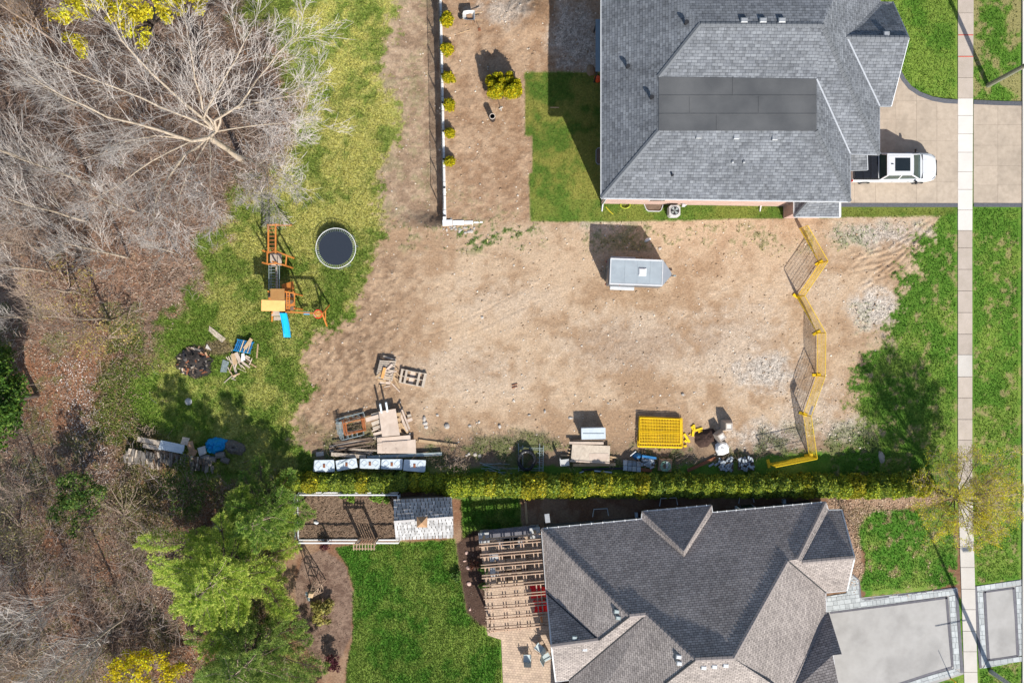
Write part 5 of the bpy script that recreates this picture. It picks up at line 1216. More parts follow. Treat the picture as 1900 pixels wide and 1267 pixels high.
# ================================================================ OBJECTS
random.seed(101)
def bpx(mb, u0, v0, u1, v1, z0, z1, wpx=None, bev=0):
    """beam/box between two photo points at height: length along the points, width in metres"""
    a, b2 = P(u0, v0, z0), P(u1, v1, z0); d = b2 - a
    mb.box(((a.x + b2.x) / 2, (a.y + b2.y) / 2, (z0 + z1) / 2), (d.length, wpx, z1 - z0), math.atan2(d.y, d.x), bev)
def board(u0, v0, u1, v1, w, z0, th, mat, name, label, cat, group=None, tilt=0.0):
    mb = MB(); a, b2 = P(u0, v0, z0), P(u1, v1, z0); a.z += th / 2; b2.z += th / 2 + tilt
    mb.beam(a, b2, w, th); return tag(mb.build(name, mat), label, cat, group)
def slab(pts, z0, z1, mat, name, label, cat, group=None):
    mb = MB(); mb.prism([(P(u, v, z1).x, P(u, v, z1).y) for u, v in pts], z0, z1); return tag(mb.build(name, mat), label, cat, group)

# ---- retaining wall with chain-link fence
rw = thing('retaining_wall', 'white block retaining wall with black chain-link fence beside the bare yard', 'wall', P(817, 200, 0))
def wu(v): return 816.5 + v * 8.5 / 412
vs = [-30 + i * 26.2 for i in range(18)]
for a, b2 in zip(vs[:-1], vs[1:]):
    if a > 412: break
    b3 = min(b2, 414); mb = MB(); p, q = P(wu(a), a + .5, .1), P(wu(b3), b3 - .5, .1)
    mb.box(((p.x + q.x) / 2, (p.y + q.y) / 2, -.42), (abs(p.y - q.y), .24, 1.08 + random.uniform(-.01, .01)), math.pi / 2 + .02, .02); mb.build('wall_block', m_white, rw)
mb = MB(); H1 = 1.25; pp = []
for i, v in enumerate(np.arange(-18, 415, 52.4)):
    p = P(wu(v) - .5, v, 0); pp.append(p); MB().tube([p + Vector((0, 0, .05)), p + Vector((0, 0, H1 + .05))], .035, 6).build('fence_post', m_dark, rw)
    MB().box(p + Vector((.02, 0, .14)), (.22, .12, .06)).build('post_bracket', m_dark, rw)
MB().tube([pp[0] + Vector((0, 0, H1)), pp[-1] + Vector((0, 0, H1))], .022, 5).build('top_rail', m_dark, rw)
cl = MB(); a, b2 = pp[0], pp[-1]; Lf = (b2 - a).length; nn = int(Lf / .11)
for i in range(nn):
    for s_ in (0, 1):
        f0 = i / nn; f1 = (i + 8) / nn if not s_ else (i - 8) / nn
        if 0 <= f1 <= 1: cl.beam(a.lerp(b2, f0) + Vector((0, 0, .14)), a.lerp(b2, f1) + Vector((0, 0, H1)), .006, .006)
o = cl.build('chain_link_mesh', m_dark, rw); o['kind'] = 'stuff'
for i, (u0, u1, zt, w) in enumerate(((822, 841, .14, .42), (841, 862, .08, .34), (862, 879, .05, .26), (879, 897, .03, .12))):
    mb = MB(); bpx(mb, u0 + .4, 416 - i * .3, u1 - .4, 415.5 - i * .3, -.6, zt, w, .02); mb.build('return_block', m_white, rw)

# ---- playset
ps = thing('playset', 'orange wooden climbing playset with blue slide, swings and ladder bridge on the grass', 'playset', P(515, 545, 0))
def pb(u0, v0, z0, u1, v1, z1, w, h, mat, name): return MB().beam(P(u0, v0, z0), P(u1, v1, z1), w, h).build(name, mat, ps)
zl = 2.1
for u in (498, 511.5):
    pb(u, 418, zl, u, 470, zl, .09, .12, m_orange, 'ladder_rail'); 
for i in range(7): pb(498, 424 + i * 7.3, zl, 511.5, 424 + i * 7.3, zl, .04, .04, m_red if False else m_rustorange, 'rung')
pb(496, 418, zl, 517, 417, zl, .1, .12, m_orange, 'cross_beam')
pb(513, 417.5, zl, 541, 417.5, .05, .09, .09, m_orange, 'leg'); pb(497, 418, zl, 497, 418 + 10, 0.05, .09, .09, m_orange, 'leg')
# small platform and its railing
zp = 1.3
for i in range(6): pb(503 + i * 3.6, 470, zp, 503 + i * 3.6, 493, zp, .125, .04, m_woodgrey, 'deck_board')
for u, v in ((496, 468), (514, 467), (532, 474), (496, 490), (530, 493), (514, 488)):
    b_ = P(u, v, 2.0); MB().beam((b_.x * 1.02, b_.y * 1.02, 2.0), (b_.x, b_.y, 0), .09, .09).build('post', m_orange, ps)
for a in ((496, 468, 514, 467), (514, 467, 532, 474), (532, 474, 530, 493), (496, 490, 514, 489), (514, 489, 530, 493), (496, 468, 496, 490)):
    pb(a[0], a[1], 2.0, a[2], a[3], 2.0, .08, .07, m_orange, 'railing')
# bridge with ropes
for u in (499, 503, 515.5, 518.5): pb(u, 490, zp + .55 if u in (499, 518.5) else zp + .2, u, 537, zp + .55 if u in (499, 518.5) else zp + .2, .035, .035, m_galv, 'bridge_rope')
for i in range(8): pb(499, 495 + i * 5.4, zp + .25, 510, 495 + i * 5.4, zp + .25, .03, .03, m_galv, 'rung')
for i in range(9): pb(511.5, 493 + i * 5, zp, 514.8, 493 + i * 5, zp, .16, .04, m_woodgrey, 'bridge_slat')
# tower with two faded covers, posts and wall of steps
zt = 2.7
MB().hexa([P(502, 557, zt + .1), P(528, 557, zt + .1), P(528, 536, zt - .25), P(502, 536, zt - .25)] + [p + Vector((0, 0, .04)) for p in (P(502, 557, zt + .1), P(528, 557, zt + .1), P(528, 536, zt - .25), P(502, 536, zt - .25))]).build('roof_cover', m_orange2, ps)
MB().hexa([P(485, 577, zt - .35), P(529, 577.5, zt - .35), P(529, 558, zt + .1), P(485.5, 556.5, zt + .1)] + [p + Vector((0, 0, .04)) for p in (P(485, 577, zt - .35), P(529, 577.5, zt - .35), P(529, 558, zt + .1), P(485.5, 556.5, zt + .1))]).build('roof_cover', m_orange2, ps)
for u, v in ((498, 541), (527, 541), (498, 574), (527, 574), (546, 545), (546, 572)):
    q = P(u, v, 2.3); MB().beam((q.x, q.y, 0), (q.x, q.y, 2.35), .1, .1).build('post', m_orange, ps)
for i in range(9): pb(498, 542 + i * 4, 1.4, 546, 542 + i * 4, 1.4, .14, .04, m_wooddark if i % 3 else m_orange, 'deck_board')
for u in (532, 537, 546.5): pb(u, 541, 2.2, u, 577, 2.2, .07, .07, m_orange, 'railing')
for i in range(8): pb(532, 543 + i * 4.6, 2.15, 538, 543 + i * 4.6, 2.15, .05, .05, m_orange, 'rung')
pb(529, 541, 2.3, 548, 545, 2.3, .08, .08, m_orange, 'railing'); pb(529, 577, 2.2, 546, 561, 2.2, .08, .08, m_orange, 'railing')
pb(524, 535, .9, 545, 529, 1.5, .55, .05, m_orange, 'climbing_wall')
pb(504, 581, 1.1, 524, 581, 1.1, .4, .05, m_woodgrey, 'step'); pb(508, 591, .6, 521, 591, .6, .26, .05, m_woodgrey, 'step')
pb(505, 579, 1.3, 505, 596, .02, .06, .12, m_orange, 'stair_string'); pb(523, 579, 1.3, 523, 596, .02, .06, .12, m_orange, 'stair_string')
# slide: trough with raised lips
sl = MB(); n = 7
for i in range(n):
    f0, f1 = i / n, (i + 1) / n
    def sp(f): return (526 + 7.5 * f + (1.2 * math.sin(f * 3.1)), 581 + 45 * f, 1.45 * (1 - f) ** 1.25 + .12)
    for du0, du1, dz in ((-6.2, -4.6, .16), (-4.6, 4.6, 0), (4.6, 6.2, .16)):
        a, b2 = sp(f0), sp(f1); q = [P(a[0] + du0, a[1], a[2]), P(a[0] + du1, a[1], a[2]), P(b2[0] + du1, b2[1], b2[2]), P(b2[0] + du0, b2[1], b2[2])]
        sl.hexa([p - Vector((0, 0, .04)) for p in q] + [p + Vector((0, 0, dz + .01)) for p in q])
sl.build('slide', m_blue, ps)
# swing beam, end frame, swings
zb = 2.3
pb(530, 579, zb, 600, 582, zb, .1, .14, m_orange, 'swing_beam')
pb(598, 582, zb, 611, 566, .05, .09, .09, m_orange, 'leg'); pb(598, 582, zb, 607, 605, .05, .09, .09, m_orange, 'leg'); pb(604, 575, 1.15, 604, 594, 1.15, .06, .08, m_orange, 'leg_brace')
q = P(590, 582.5, .55); MB().ring(q, .29, .035, 24, 5).build('disc_swing_rim', m_red, ps)
mb = MB()
for i in range(8):
    a = math.pi * i / 8; e = Vector((math.cos(a), math.sin(a), 0)) * .28; mb.beam(q - e, q + e, .03, .02)
mb.build('disc_swing_web', m_orange2, ps)
top = P(590, 582, zb)
for a in (0, 2.09, 4.19): MB().tube([q + Vector((math.cos(a) * .29, math.sin(a) * .29, 0)), (q.x, q.y, zb - .05)], .012, 4).build('rope', m_whiteplastic, ps)
q = P(569, 581, .55); MB().box(q, (.44, .2, .05), -.02, .02).build('swing_seat', m_blue, ps)
for s_ in (-.2, .2): MB().tube([q + Vector((s_, 0, 0)), (q.x + s_, q.y, zb - .05)], .01, 4).build('rope', m_whiteplastic, ps)

# ---- trampoline
tc_ = P(623, 460.5, .72); tp = thing('trampoline', 'round trampoline with dark navy mat and white steel rim', 'trampoline', (tc_.x, tc_.y, 0))
R = 37.0 / FPX * (CAM_H - .72)
MB().ring(tc_, R, .022, 64, 6).build('rim', m_white, tp, smooth=True)
MB().disc(tc_ + Vector((0, 0, .0)), R * .85, 56, .012).build('mat', m_mat, tp)
mb = MB()
for i in range(60):
    a = 2 * math.pi * i / 60; e = Vector((math.cos(a), math.sin(a), 0)); mb.tube([tc_ + e * R * .845, tc_ + e * R * .985], .016, 4)
mb.build('springs', m_galv, tp)
for i in range(4):
    a = math.pi * i / 2 + .4; e = Vector((math.cos(a), math.sin(a), 0)); s_ = Vector((-e.y, e.x, 0)) * .42
    MB().tube([tc_ + e * R - s_ , tc_ + e * R - s_ + Vector((0, 0, -.70)), tc_ + e * R + s_ + Vector((0, 0, -.70)), tc_ + e * R + s_], .022, 5).build('leg', m_galv, tp)

# ---- burnt heap
q = P(361, 671, 0); ah = thing('ash_heap', 'black heap of charred debris and ash on the grass', 'ash heap', q)
n = 42; gx = np.linspace(-1.45, 1.45, n); X_, Y_ = np.meshgrid(gx, gx); rr = np.sqrt((X_ / 1.35) ** 2 + (Y_ / 1.25) ** 2) + (fbm(X_ * 2, Y_ * 2, 5, 3) - .5) * .5
Z_ = .34 * np.clip(1 - rr ** 1.6, -.2, 1) * (.6 + fbm(X_ * 3.1, Y_ * 3.1, 9, 3) * .9) - .02
ii = np.arange(n * n).reshape(n, n); F_ = np.stack([ii[:-1, :-1], ii[:-1, 1:], ii[1:, 1:], ii[1:, :-1]], -1).reshape(-1, 4)
keep = (rr[:-1, :-1].reshape(-1) < 1.06)
me = fast_mesh('ash_mound', np.stack([X_, Y_, Z_], -1).reshape(-1, 3), F_[keep]); link_mesh(me, 'ash_mound', m_ash, ah, q)
pal = [m_ash, m_ash, m_ash, m_dark, m_wooddark, m_wooddark, m_dark, m_card, m_rust, m_log, m_woodgrey]
for i in range(90):
    a = random.random() * 6.28; r_ = random.random() ** .6 * 1.2; p = q + Vector((math.cos(a) * r_, math.sin(a) * r_ * .95, .05 + .26 * max(0, 1 - (r_ / 1.15) ** 1.6)))
    s_ = random.uniform(.05, .16); mb = MB(); e = Vector((random.gauss(0, 1), random.gauss(0, 1), random.gauss(0, .35))).normalized() * s_ * random.uniform(.8, 2.2); mb.beam(p - e, p + e, s_ * .8, s_ * .5)
    mb.build('charred_chunk', random.choice(pal), ah)

# ---- boards and scraps beside the burnt heap
slab([(388.5, 604.5), (418.5, 628), (411.5, 635.5), (387, 614)], .01, .06, m_woodgrey, 'plank', 'grey wide weathered plank lying alone beside the burnt heap', 'plank')
slab([(384, 638), (392, 650), (381, 646)], .01, .10, m_stone, 'flat_stone', 'pale triangular stone at the edge of the burnt heap', 'stone')
slab([(413.5, 667), (425, 671), (420, 691), (408.5, 690)], .02, .07, m_galv, 'screen_panel', 'grey framed screen panel lying on the grass beside the scrap heap', 'panel')
slab([(477.5, 638), (480, 638.5), (477.5, 665), (475, 664.5)], .01, .06, m_woodnew, 'lath', 'thin pale lath lying apart on the lawn beside the blue pallet', 'lath')
bp = thing('blue_pallet', 'blue painted pallet with grey slats on the lawn', 'pallet', P(452, 642, 0))
ca = [(441, 629), (471, 635), (464, 656), (433, 650)]
def lerp2(a, b2, f): return (a[0] + (b2[0] - a[0]) * f, a[1] + (b2[1] - a[1]) * f)
for i in range(9):
    f = (i + .5) / 9; a, b2 = lerp2(ca[0], ca[1], f), lerp2(ca[3], ca[2], f); mb = MB(); mb.beam(P(*a, .30), P(*b2, .30), .075, .03); mb.build('slat', m_bluepaint if i in (0, 1, 4, 8) else (m_woodgrey if i % 2 else m_bluepaint), bp)
for f in (.03, .5, .97):
    a, b2 = lerp2(ca[0], ca[3], f), lerp2(ca[1], ca[2], f); mb = MB(); mb.beam(P(*a, .16), P(*b2, .16), .06, .24); mb.build('runner', m_blue if f != .5 else m_bluepaint, bp)
for f in (.1, .9): 
    a, b2 = lerp2(ca[0], ca[1], f), lerp2(ca[3], ca[2], f); MB().beam(P(*a, .02), P(*b2, .02), .1, .035).build('base_board', m_bluepaint, bp)
board(454, 647, 467, 628.5, .24, .325, .05, m_woodnew, 'plank', 'fresh tan plank lying across the blue pallet', 'plank')
SL = 'weathered scrap board in the loose heap beside the blue pallet'; SG = 'scrap boards beside the blue pallet'
SB = [(430, 648, 433, 663, .07), (424, 661, 430, 675, .08), (428, 659, 434, 676, .06), (433, 656, 437, 676, .30), (438, 654, 446, 672, .26), (443, 656, 448, 670, .14), (431, 668, 440, 695, .16), (440, 672, 436, 684, .1),
      (442, 671, 449, 682, .08), (449, 670, 464, 682, .10), (452, 667, 476, 681, .11), (447, 672, 463, 682, .08), (454, 662, 465, 670, .10), (456, 660, 464, 664, .12), (448, 677, 455, 685, .05), (441, 683, 457, 690, .04),
      (423, 681, 428, 692, .07), (431, 676, 426, 689, .05), (428, 690, 433, 699, .07), (432, 698, 445, 693, .09), (416, 710, 431, 697, .06), (430, 703, 439, 697, .06), (432, 703, 438, 705, .05), (468, 665, 462, 678, .05), (420, 662, 424, 668, .06)]
for i, (a, b2, c_, d, w) in enumerate(SB):
    mt = random.choice((m_woodgrey, m_woodnew, m_woodgrey, m_plywood)); board(a, b2, c_, d, w, .01 + (i % 5) * .055, .05, mt, 'scrap_board', SL, 'board', SG, random.uniform(-.03, .06))
slab([(448, 656), (453, 655), (455, 668), (447, 671)], .30, .33, m_white, 'white_sheet', 'small white folded sheet on top of the scrap heap', 'sheet')

# ---- log and stone stack at the end of the hedge
LS = 'short grey split log in the long low stack at the woods edge'; LG = 'split logs in the long low stack'
k = 0
for row, (v0, zz) in enumerate(((862, 0.0), (857, .26), (854, .50))):
    u = 232 + row * 4
    while u < 400 - row * 10:
        w = random.uniform(2.6, 6.5); v = v0 - 20 + (u - 232) * .115 + random.uniform(-4, 4) - row * 1; ln = random.uniform(9, 19); tl = random.uniform(-3.5, 3.5)
        a, b2 = P(u, v, zz), P(u + tl, v + ln, zz); r_ = w * PX * .5
        mb = MB(); mb.tube([a + Vector((0, 0, r_)), (a + b2) / 2 + Vector((0, 0, r_ + random.uniform(-.02, .02))), b2 + Vector((0, 0, r_))], [r_ * random.uniform(.85, 1.05), r_, r_ * random.uniform(.8, 1.05)], random.choice((5, 6, 7)))
        tag(mb.build('split_log', random.choice((m_log, m_log, m_log, m_wooddark, m_woodgrey))), LS, 'log', LG); u += w * .98; k += 1
board(256, 814, 298, 822, .34, .62, .08, m_woodgrey, 'beam', 'weathered grey beam on top of the split-log stack', 'beam')
board(266, 826, 300, 832, .30, .62, .08, m_woodgrey, 'beam', 'brownish weathered beam beside the white door on the log stack', 'beam')
board(292, 836, 360, 852, .22, .58, .05, m_wooddark, 'beam', 'dark long board under the white door on the log stack', 'beam')
dr_ = thing('old_door', 'white panel door lying flat on the split-log stack', 'door', P(318, 830, .7))
dp = [(298.5, 816.5), (342.5, 825.5), (339.5, 842), (294, 833)]
MB().prism([(P(u, v, .78).x, P(u, v, .78).y) for u, v in dp], .72, .78).build('door_leaf', m_whiteplastic, dr_)
for f0, f1 in ((.06, .62), (.68, .95)):
    for g0, g1 in ((.12, .46), (.54, .88)):
        pts = [lerp2(lerp2(dp[0], dp[1], f), lerp2(dp[3], dp[2], f), g) for f, g in ((f0, g0), (f1, g0), (f1, g1), (f0, g1))]
        MB().prism([(P(u, v, .79).x, P(u, v, .79).y) for u, v in pts], .775, .79).build('door_panel', m_whiteplastic, dr_)
slab([(339, 810), (352, 813), (347, 826), (335, 823)], .78, .82, m_woodgrey, 'board', 'small square grey board at the end of the white door', 'board')
CBL = 'brown cardboard sheet fanned out beside the white door'; 
for i in range(6):
    a = (346 + i * .8, 820 + i * 3.6); slab([a, (a[0] + 11, a[1] - 2.5 + i * .6), (a[0] + 13.5, a[1] + 6), (a[0] + 2, a[1] + 10 - i * .5)], .60 + .03 * (5 - i), .62 + .03 * (5 - i), m_card, 'cardboard_sheet', CBL, 'cardboard', 'fanned cardboard sheets')
slab([(348, 840), (363, 834), (366, 838), (358, 849), (346, 846)], .55, .60, m_card, 'cardboard_sheet', 'flat brown cardboard sheet below the fanned sheets', 'cardboard')
slab([(366, 831), (380, 827), (382, 841), (370, 846)], .35, .50, m_concgrey, 'stone_slab', 'square light grey stone slab beside the blue tarp', 'stone')
# blue tarp over a mound
def lump(name, label, cat, cu, cv, ru, rv, h, mat, seed, n=30, crease=.35, rot=0.0):
    c = P(cu, cv, 0); th = np.linspace(0, 2 * np.pi, n * 2, endpoint=False); V_ = []; F_ = []; m = n * 2
    rad = 1 + (fbm(np.cos(th) * 1.6 + 5, np.sin(th) * 1.6 + 5, seed, 3) - .5) * .7
    L = 12
    for j in range(L + 1):
        f = j / L
        rr_ = rad * np.sqrt(np.clip(1 - (1 - f) ** 2, 0, 1)) if False else rad * f
        x = np.cos(th) * rr_ * ru * PX; y = np.sin(th) * rr_ * rv * PX
        z = h * np.clip(1 - f ** 2.4, 0, 1) * (.75 + .5 * fbm(x * 2.2 + 9, y * 2.2 + 9, seed + 3, 3)) + crease * h * (fbm(x * 5 + 3, y * 5 + 3, seed + 7, 3) - .5) * (1 - f ** 4)
        x2 = x * math.cos(rot) - y * math.sin(rot); y2 = x * math.sin(rot) + y * math.cos(rot)
        V_.append(np.stack([x2 + c.x, y2 + c.y, np.maximum(z, 0 if j < L else 0)], -1))
    V_ = np.concatenate(V_); ii = np.arange((L + 1) * m).reshape(L + 1, m)
    F_ = np.stack([ii[:-1], np.roll(ii[:-1], -1, 1), np.roll(ii[1:], -1, 1), ii[1:]], -1).reshape(-1, 4)[:, ::-1]
    V_ -= np.array([c.x, c.y, 0]); return tag(link_mesh(fast_mesh(name, V_, F_), name, mat, None, c), label, cat)
lump('tarp', 'crumpled bright blue tarp bundled at the end of the log stack', 'tarp', 402, 826, 22, 16, .55, m_tarp, 5, crease=1.5, rot=.4)
lump('tarp_bundle', 'grey-brown weathered bundle beside the bright blue tarp', 'bundle', 437, 829, 20, 13, .45, m_log, 8, crease=1.1, rot=-.3)
for i, (u, v, r_) in enumerate(((395, 851, 8), (411, 843, 8), (420, 853, 7.5), (383, 848, 8))):
    c = P(u, v, 0); mb = MB(); rz = random.uniform(-.4, .4); e = Vector((math.cos(rz), math.sin(rz), 0)) * r_ * PX; R_ = r_ * PX * .75
    mb.tube([c - e + Vector((0, 0, R_)), c + Vector((0, 0, R_ * 1.02)), c + e + Vector((0, 0, R_))], [R_ * .92, R_, R_ * .88], 9)
    tag(mb.build('log_round', m_log), 'thick grey log round lying beside the blue tarp', 'log', 'log rounds beside the blue tarp')
leafy('bare_shrub', 'straw-coloured dead brush at the near end of the log stack', (262, 805), scatter_clusters(262, 803, 26, 16, .2, .7, .3, 10, 99), [(.40, .30, .20), (.46, .37, .27), (.30, .21, .14)], .05, 10, 'shrub', r=.02, spread=.4, seed=100)
q = P(350, 745, 0); tag(MB().lathe([(.24, 0), (.26, .05), (.10, .09), (.02, .10)], q, 14).build('drain_cover', m_concgrey), 'small round grey cover set in the shaded lawn', 'cover')
slab([(393, 978), (402, 974), (410, 984), (400, 990)], .02, .10, m_concgrey, 'stone_slab', 'pale square paving stone half hidden under the light green pine', 'stone')

# ---- pallets in the lot
def pallet(name, label, c4, nsl, z, mat, mats=None, runners=3):
    o = thing(name, label, 'pallet', P(sum(c[0] for c in c4) / 4, sum(c[1] for c in c4) / 4, 0))
    for i in range(nsl):
        f = (i + .5) / nsl; a, b2 = lerp2(c4[0], c4[3], f), lerp2(c4[1], c4[2], f); MB().beam(P(*a, z), P(*b2, z), .10, .025).build('slat', mat, o)
    for i in range(runners):
        f = .04 + .92 * i / (runners - 1); a, b2 = lerp2(c4[0], c4[1], f), lerp2(c4[3], c4[2], f); MB().beam(P(*a, z / 2 - .01), P(*b2, z / 2 - .01), .06, z - .03).build('runner', mat, o)
    return o
pallet('pallet', 'raised slatted pallet covered with splintered boards on the dirt', [(705, 668), (735, 669), (728, 707), (697, 701)], 9, .42, m_woodgrey)
board(711, 661, 736, 668, .12, .15, .04, m_woodgrey, 'board', 'grey board leaning out behind the splintered-board pallet', 'board')
pt = thing('pallet', 'empty upside-down pallet frame with three cross slats on bare dirt', 'pallet', P(767, 701, 0))
c4 = [(746, 684), (792, 693), (786, 719), (741, 710)]
for f in (.02, .20, .72, .96):
    a, b2 = lerp2(c4[0], c4[1], f), lerp2(c4[3], c4[2], f); MB().beam(P(*a, .24), P(*b2, .24), .16 if f != .96 else .2, .03).build('slat', m_woodgrey, pt)
for f in (.04, .5, .96):
    a, b2 = lerp2(c4[0], c4[3], f), lerp2(c4[1], c4[2], f); MB().beam(P(*a, .12), P(*b2, .12), .06, .2).build('runner', m_woodgrey, pt)
for f, g in ((.45, .5),):
    a, b2 = lerp2(c4[0], c4[1], .45), lerp2(c4[3], c4[2], .45); MB().beam(P(*a, .03), P(*b2, .03), .34, .03).build('base_board', m_plywood, pt)
SL2 = 'splintered pale board heaped on the raised pallet'; SG2 = 'splintered boards on the raised pallet'
for i, (a, b2, c_, d, w) in enumerate(((698, 700, 712, 688, .17), (712, 692, 728, 676, .17), (709, 702, 714, 682, .2), (711, 704, 734, 694, .2), (722, 706, 742, 727, .07), (731, 700, 741, 720, .12), (736, 682, 730, 700, .06), (701, 704, 716, 708, .14), (705, 709, 724, 711, .2),
                                       (703, 715, 716, 713, .08), (713, 718, 724, 716, .06), (718, 690, 736, 689, .07), (722, 697, 733, 690, .08), (735, 690, 744, 700, .06), (728, 712, 722, 697, .08), (738, 705, 729, 697, .07))):
    z0 = (.44 + (i % 4) * .05) if b2 < 703 and d < 703 else (.02 + (i % 4) * .04)
    board(a, b2, c_, d, w, z0, .035, m_orange2 if i == 2 else random.choice((m_woodnew, m_plywood, m_woodnew)), 'scrap_board', SL2, 'board', SG2)

# ---- scaffold frames stacked on the ground
def scaf(label, c4, z, mat, rungs, group):
    o = thing('scaffold_frame', label, 'scaffolding', P(sum(c[0] for c in c4) / 4, sum(c[1] for c in c4) / 4, max(0, z - .03)), group)
    for a, b2 in ((0, 1), (3, 2)): MB().tube([P(*c4[a], z), P(*c4[b2], z)], .03, 6).build('rail', mat, o)
    for f in [0.02, .98] + rungs:
        a, b2 = lerp2(c4[0], c4[1], f), lerp2(c4[3], c4[2], f); MB().tube([P(*a, z), P(*b2, z)], .022, 5).build('rung', mat, o)
    return o
for i in range(3):
    d = i * 1.6; scaf('blue-grey scaffold frame in the stack by the plywood', [(622 + d, 779 - d * .6), (672 + d, 766 - d * .5), (675 + d, 773 - d * .5), (626 + d, 787 - d * .5)], .04 + i * .09, m_galv, [.2, .4, .6, .8], 'blue-grey scaffold frames by the plywood')
for i in range(3):
    d = i * 1.4; scaf('rusty orange scaffold frame in the stack by the plywood', [(634 + d, 780 + i * 3), (674 + d, 772 + i * 2), (677 + d, 796 + i), (637 + d, 803 + i * 2)], .34 + i * .09, m_rustorange, [.12, .9], 'orange scaffold frames by the plywood')
    MB().tube([P(636 + d, 791, .34 + i * .09), P(675 + d, 784, .34 + i * .09)], .02, 5)
for i in range(3):
    d = i * 1.8; scaf('blue-grey scaffold frame in the stack by the plywood', [(628 + d, 800 + d), (672 + d, 799 - d), (676, 806), (630 + d, 820 - d)], .04 + i * .09, m_galv, [.1, .3, .5, .7], 'blue-grey scaffold frames by the plywood')
for i in range(2):
    scaf('blue-grey scaffold frame in the stack by the plywood', [(623 + i * 4, 784), (630 + i * 4, 783), (633 + i * 4, 805), (627 + i * 4, 806)], .64 + i * .07, m_galv, [.3, .6], 'blue-grey scaffold frames by the plywood')
# steel beams and old planks in front
WL = 'dark weathered plank in the low pile beside the white moulded crates'; WG = 'weathered planks beside the moulded crates'
for i, (a, b2, c_, d, w) in enumerate(((612, 828, 700, 812, .12), (611, 832, 695, 818, .14), (620, 836, 688, 826, .10), (613, 840, 700, 832, .16), (616, 829, 692, 838, .10), (618, 822, 690, 812, .09), (612, 836, 690, 841, .12), (625, 818, 692, 815, .08), (640, 832, 702, 836, .1))):
    board(a, b2, c_, d, w, .02 + (i % 3) * .09, .07, random.choice((m_woodgrey, m_wooddark, m_woodgrey)), 'plank', WL, 'plank', WG)
board(615, 842, 679, 847, .26, .30, .10, m_woodgrey, 'beam', 'thick pale squared timber on the low plank pile', 'timber')
rl = thing('steel_track', 'long perforated galvanised steel track lying in front of the plywood', 'steel track', P(750, 845, 0))
MB().beam(P(681, 848, .22), P(820, 841.5, .22), .16, .05).build('web', m_galv, rl); MB().beam(P(681, 850.5, .25), P(820, 844, .25), .03, .10).build('flange', m_galv, rl); MB().beam(P(681, 845.5, .25), P(820, 839, .25), .03, .10).build('flange', m_galv, rl)
for f in (.05, .95): q = P(681, 848, 0).lerp(P(820, 841.5, 0), f); MB().box(q + Vector((0, 0, .1)), (.1, .3, .19)).build('support_block', m_wooddark, rl)
# plywood
slab([(702.5, 763.5), (734, 758), (742, 807), (709, 810)], .62, .66, m_plywood, 'plywood_sheet', 'large pale plywood sheet on top of the scrap lumber', 'plywood')
slab([(699.5, 812), (761, 807), (762, 816), (700, 822)], .34, .38, m_plywood, 'plywood_sheet', 'pale plywood strip between the large sheet and the stained sheet', 'plywood')
slab([(700, 822), (771, 815), (772, 841), (700, 841)], .36, .42, m_plywood, 'plywood_sheet', 'stained plywood sheet behind the steel track', 'plywood')
slab([(709, 820), (756, 817), (757, 836), (710, 838)], .425, .44, m_plywood, 'plywood_sheet', 'smaller pale plywood offcut lying on the stained sheet', 'plywood')
UL = 'pale lumber offcut stacked under the large plywood sheet'; UG = 'lumber offcuts under the plywood sheet'
for i in range(16):
    u = 706 + (i % 4) * 8; v = 770 + (i // 4) * 10; board(u - 3, v, u + 14, v - 2, .25, .02 + (i % 4) * .14, .13, random.choice((m_woodnew, m_woodgrey, m_plywood)), 'offcut', UL, 'lumber', UG)
EL = 'pale board end sticking out beside the large plywood sheet'; EG = 'board ends beside the plywood sheet'
for i, (a, b2, c_, d, w, z) in enumerate(((679, 779, 704, 772, .30, .40), (689, 770, 705, 766, .18, .30), (690, 787, 706, 781, .28, .36), (692, 795, 708, 790, .22, .30), (693, 806, 710, 801, .20, .26), (695, 813, 709, 808, .22, .15), (741, 763, 756, 800, .16, .40), (746, 760, 760, 796, .12, .44), (743, 785, 757, 803, .14, .3), (754, 782, 765, 777, .22, .3),
                                          (756, 772, 763, 770, .2, .22), (745, 770, 750, 790, .16, .3), (690, 800, 702, 795, .10, .2), (738, 800, 752, 806, .12, .22))):
    board(a, b2, c_, d, w, z - .08, .05, random.choice((m_woodnew, m_woodgrey, m_plywood)), 'board', EL, 'board', EG)
PPL = 'white pipe sticking up behind the large plywood sheet'
for i, (u0, v0, u1, v1) in enumerate(((708, 762, 705, 749), (719, 760, 716, 746))):
    mb = MB(); mb.tube([P(u0, v0 + 4, .6), P(u1, v1, 1.15)], .07, 8); tag(mb.build('pipe', m_whiteplastic), PPL, 'pipe', 'white pipes behind the plywood')
board(742, 762, 747, 754, .12, .4, .06, m_dark, 'bar', 'short black bar behind the large plywood sheet', 'bar')
board(777, 817, 849, 826.5, .20, .02, .09, m_woodnew, 'plank', 'long pale plank lying alone on the dirt by the stained plywood', 'plank')
slab([(586, 839), (600, 837), (601, 845), (587, 847)], .02, .12, m_stone, 'flat_stone', 'pale flat stone beside the end of the plank pile', 'stone')
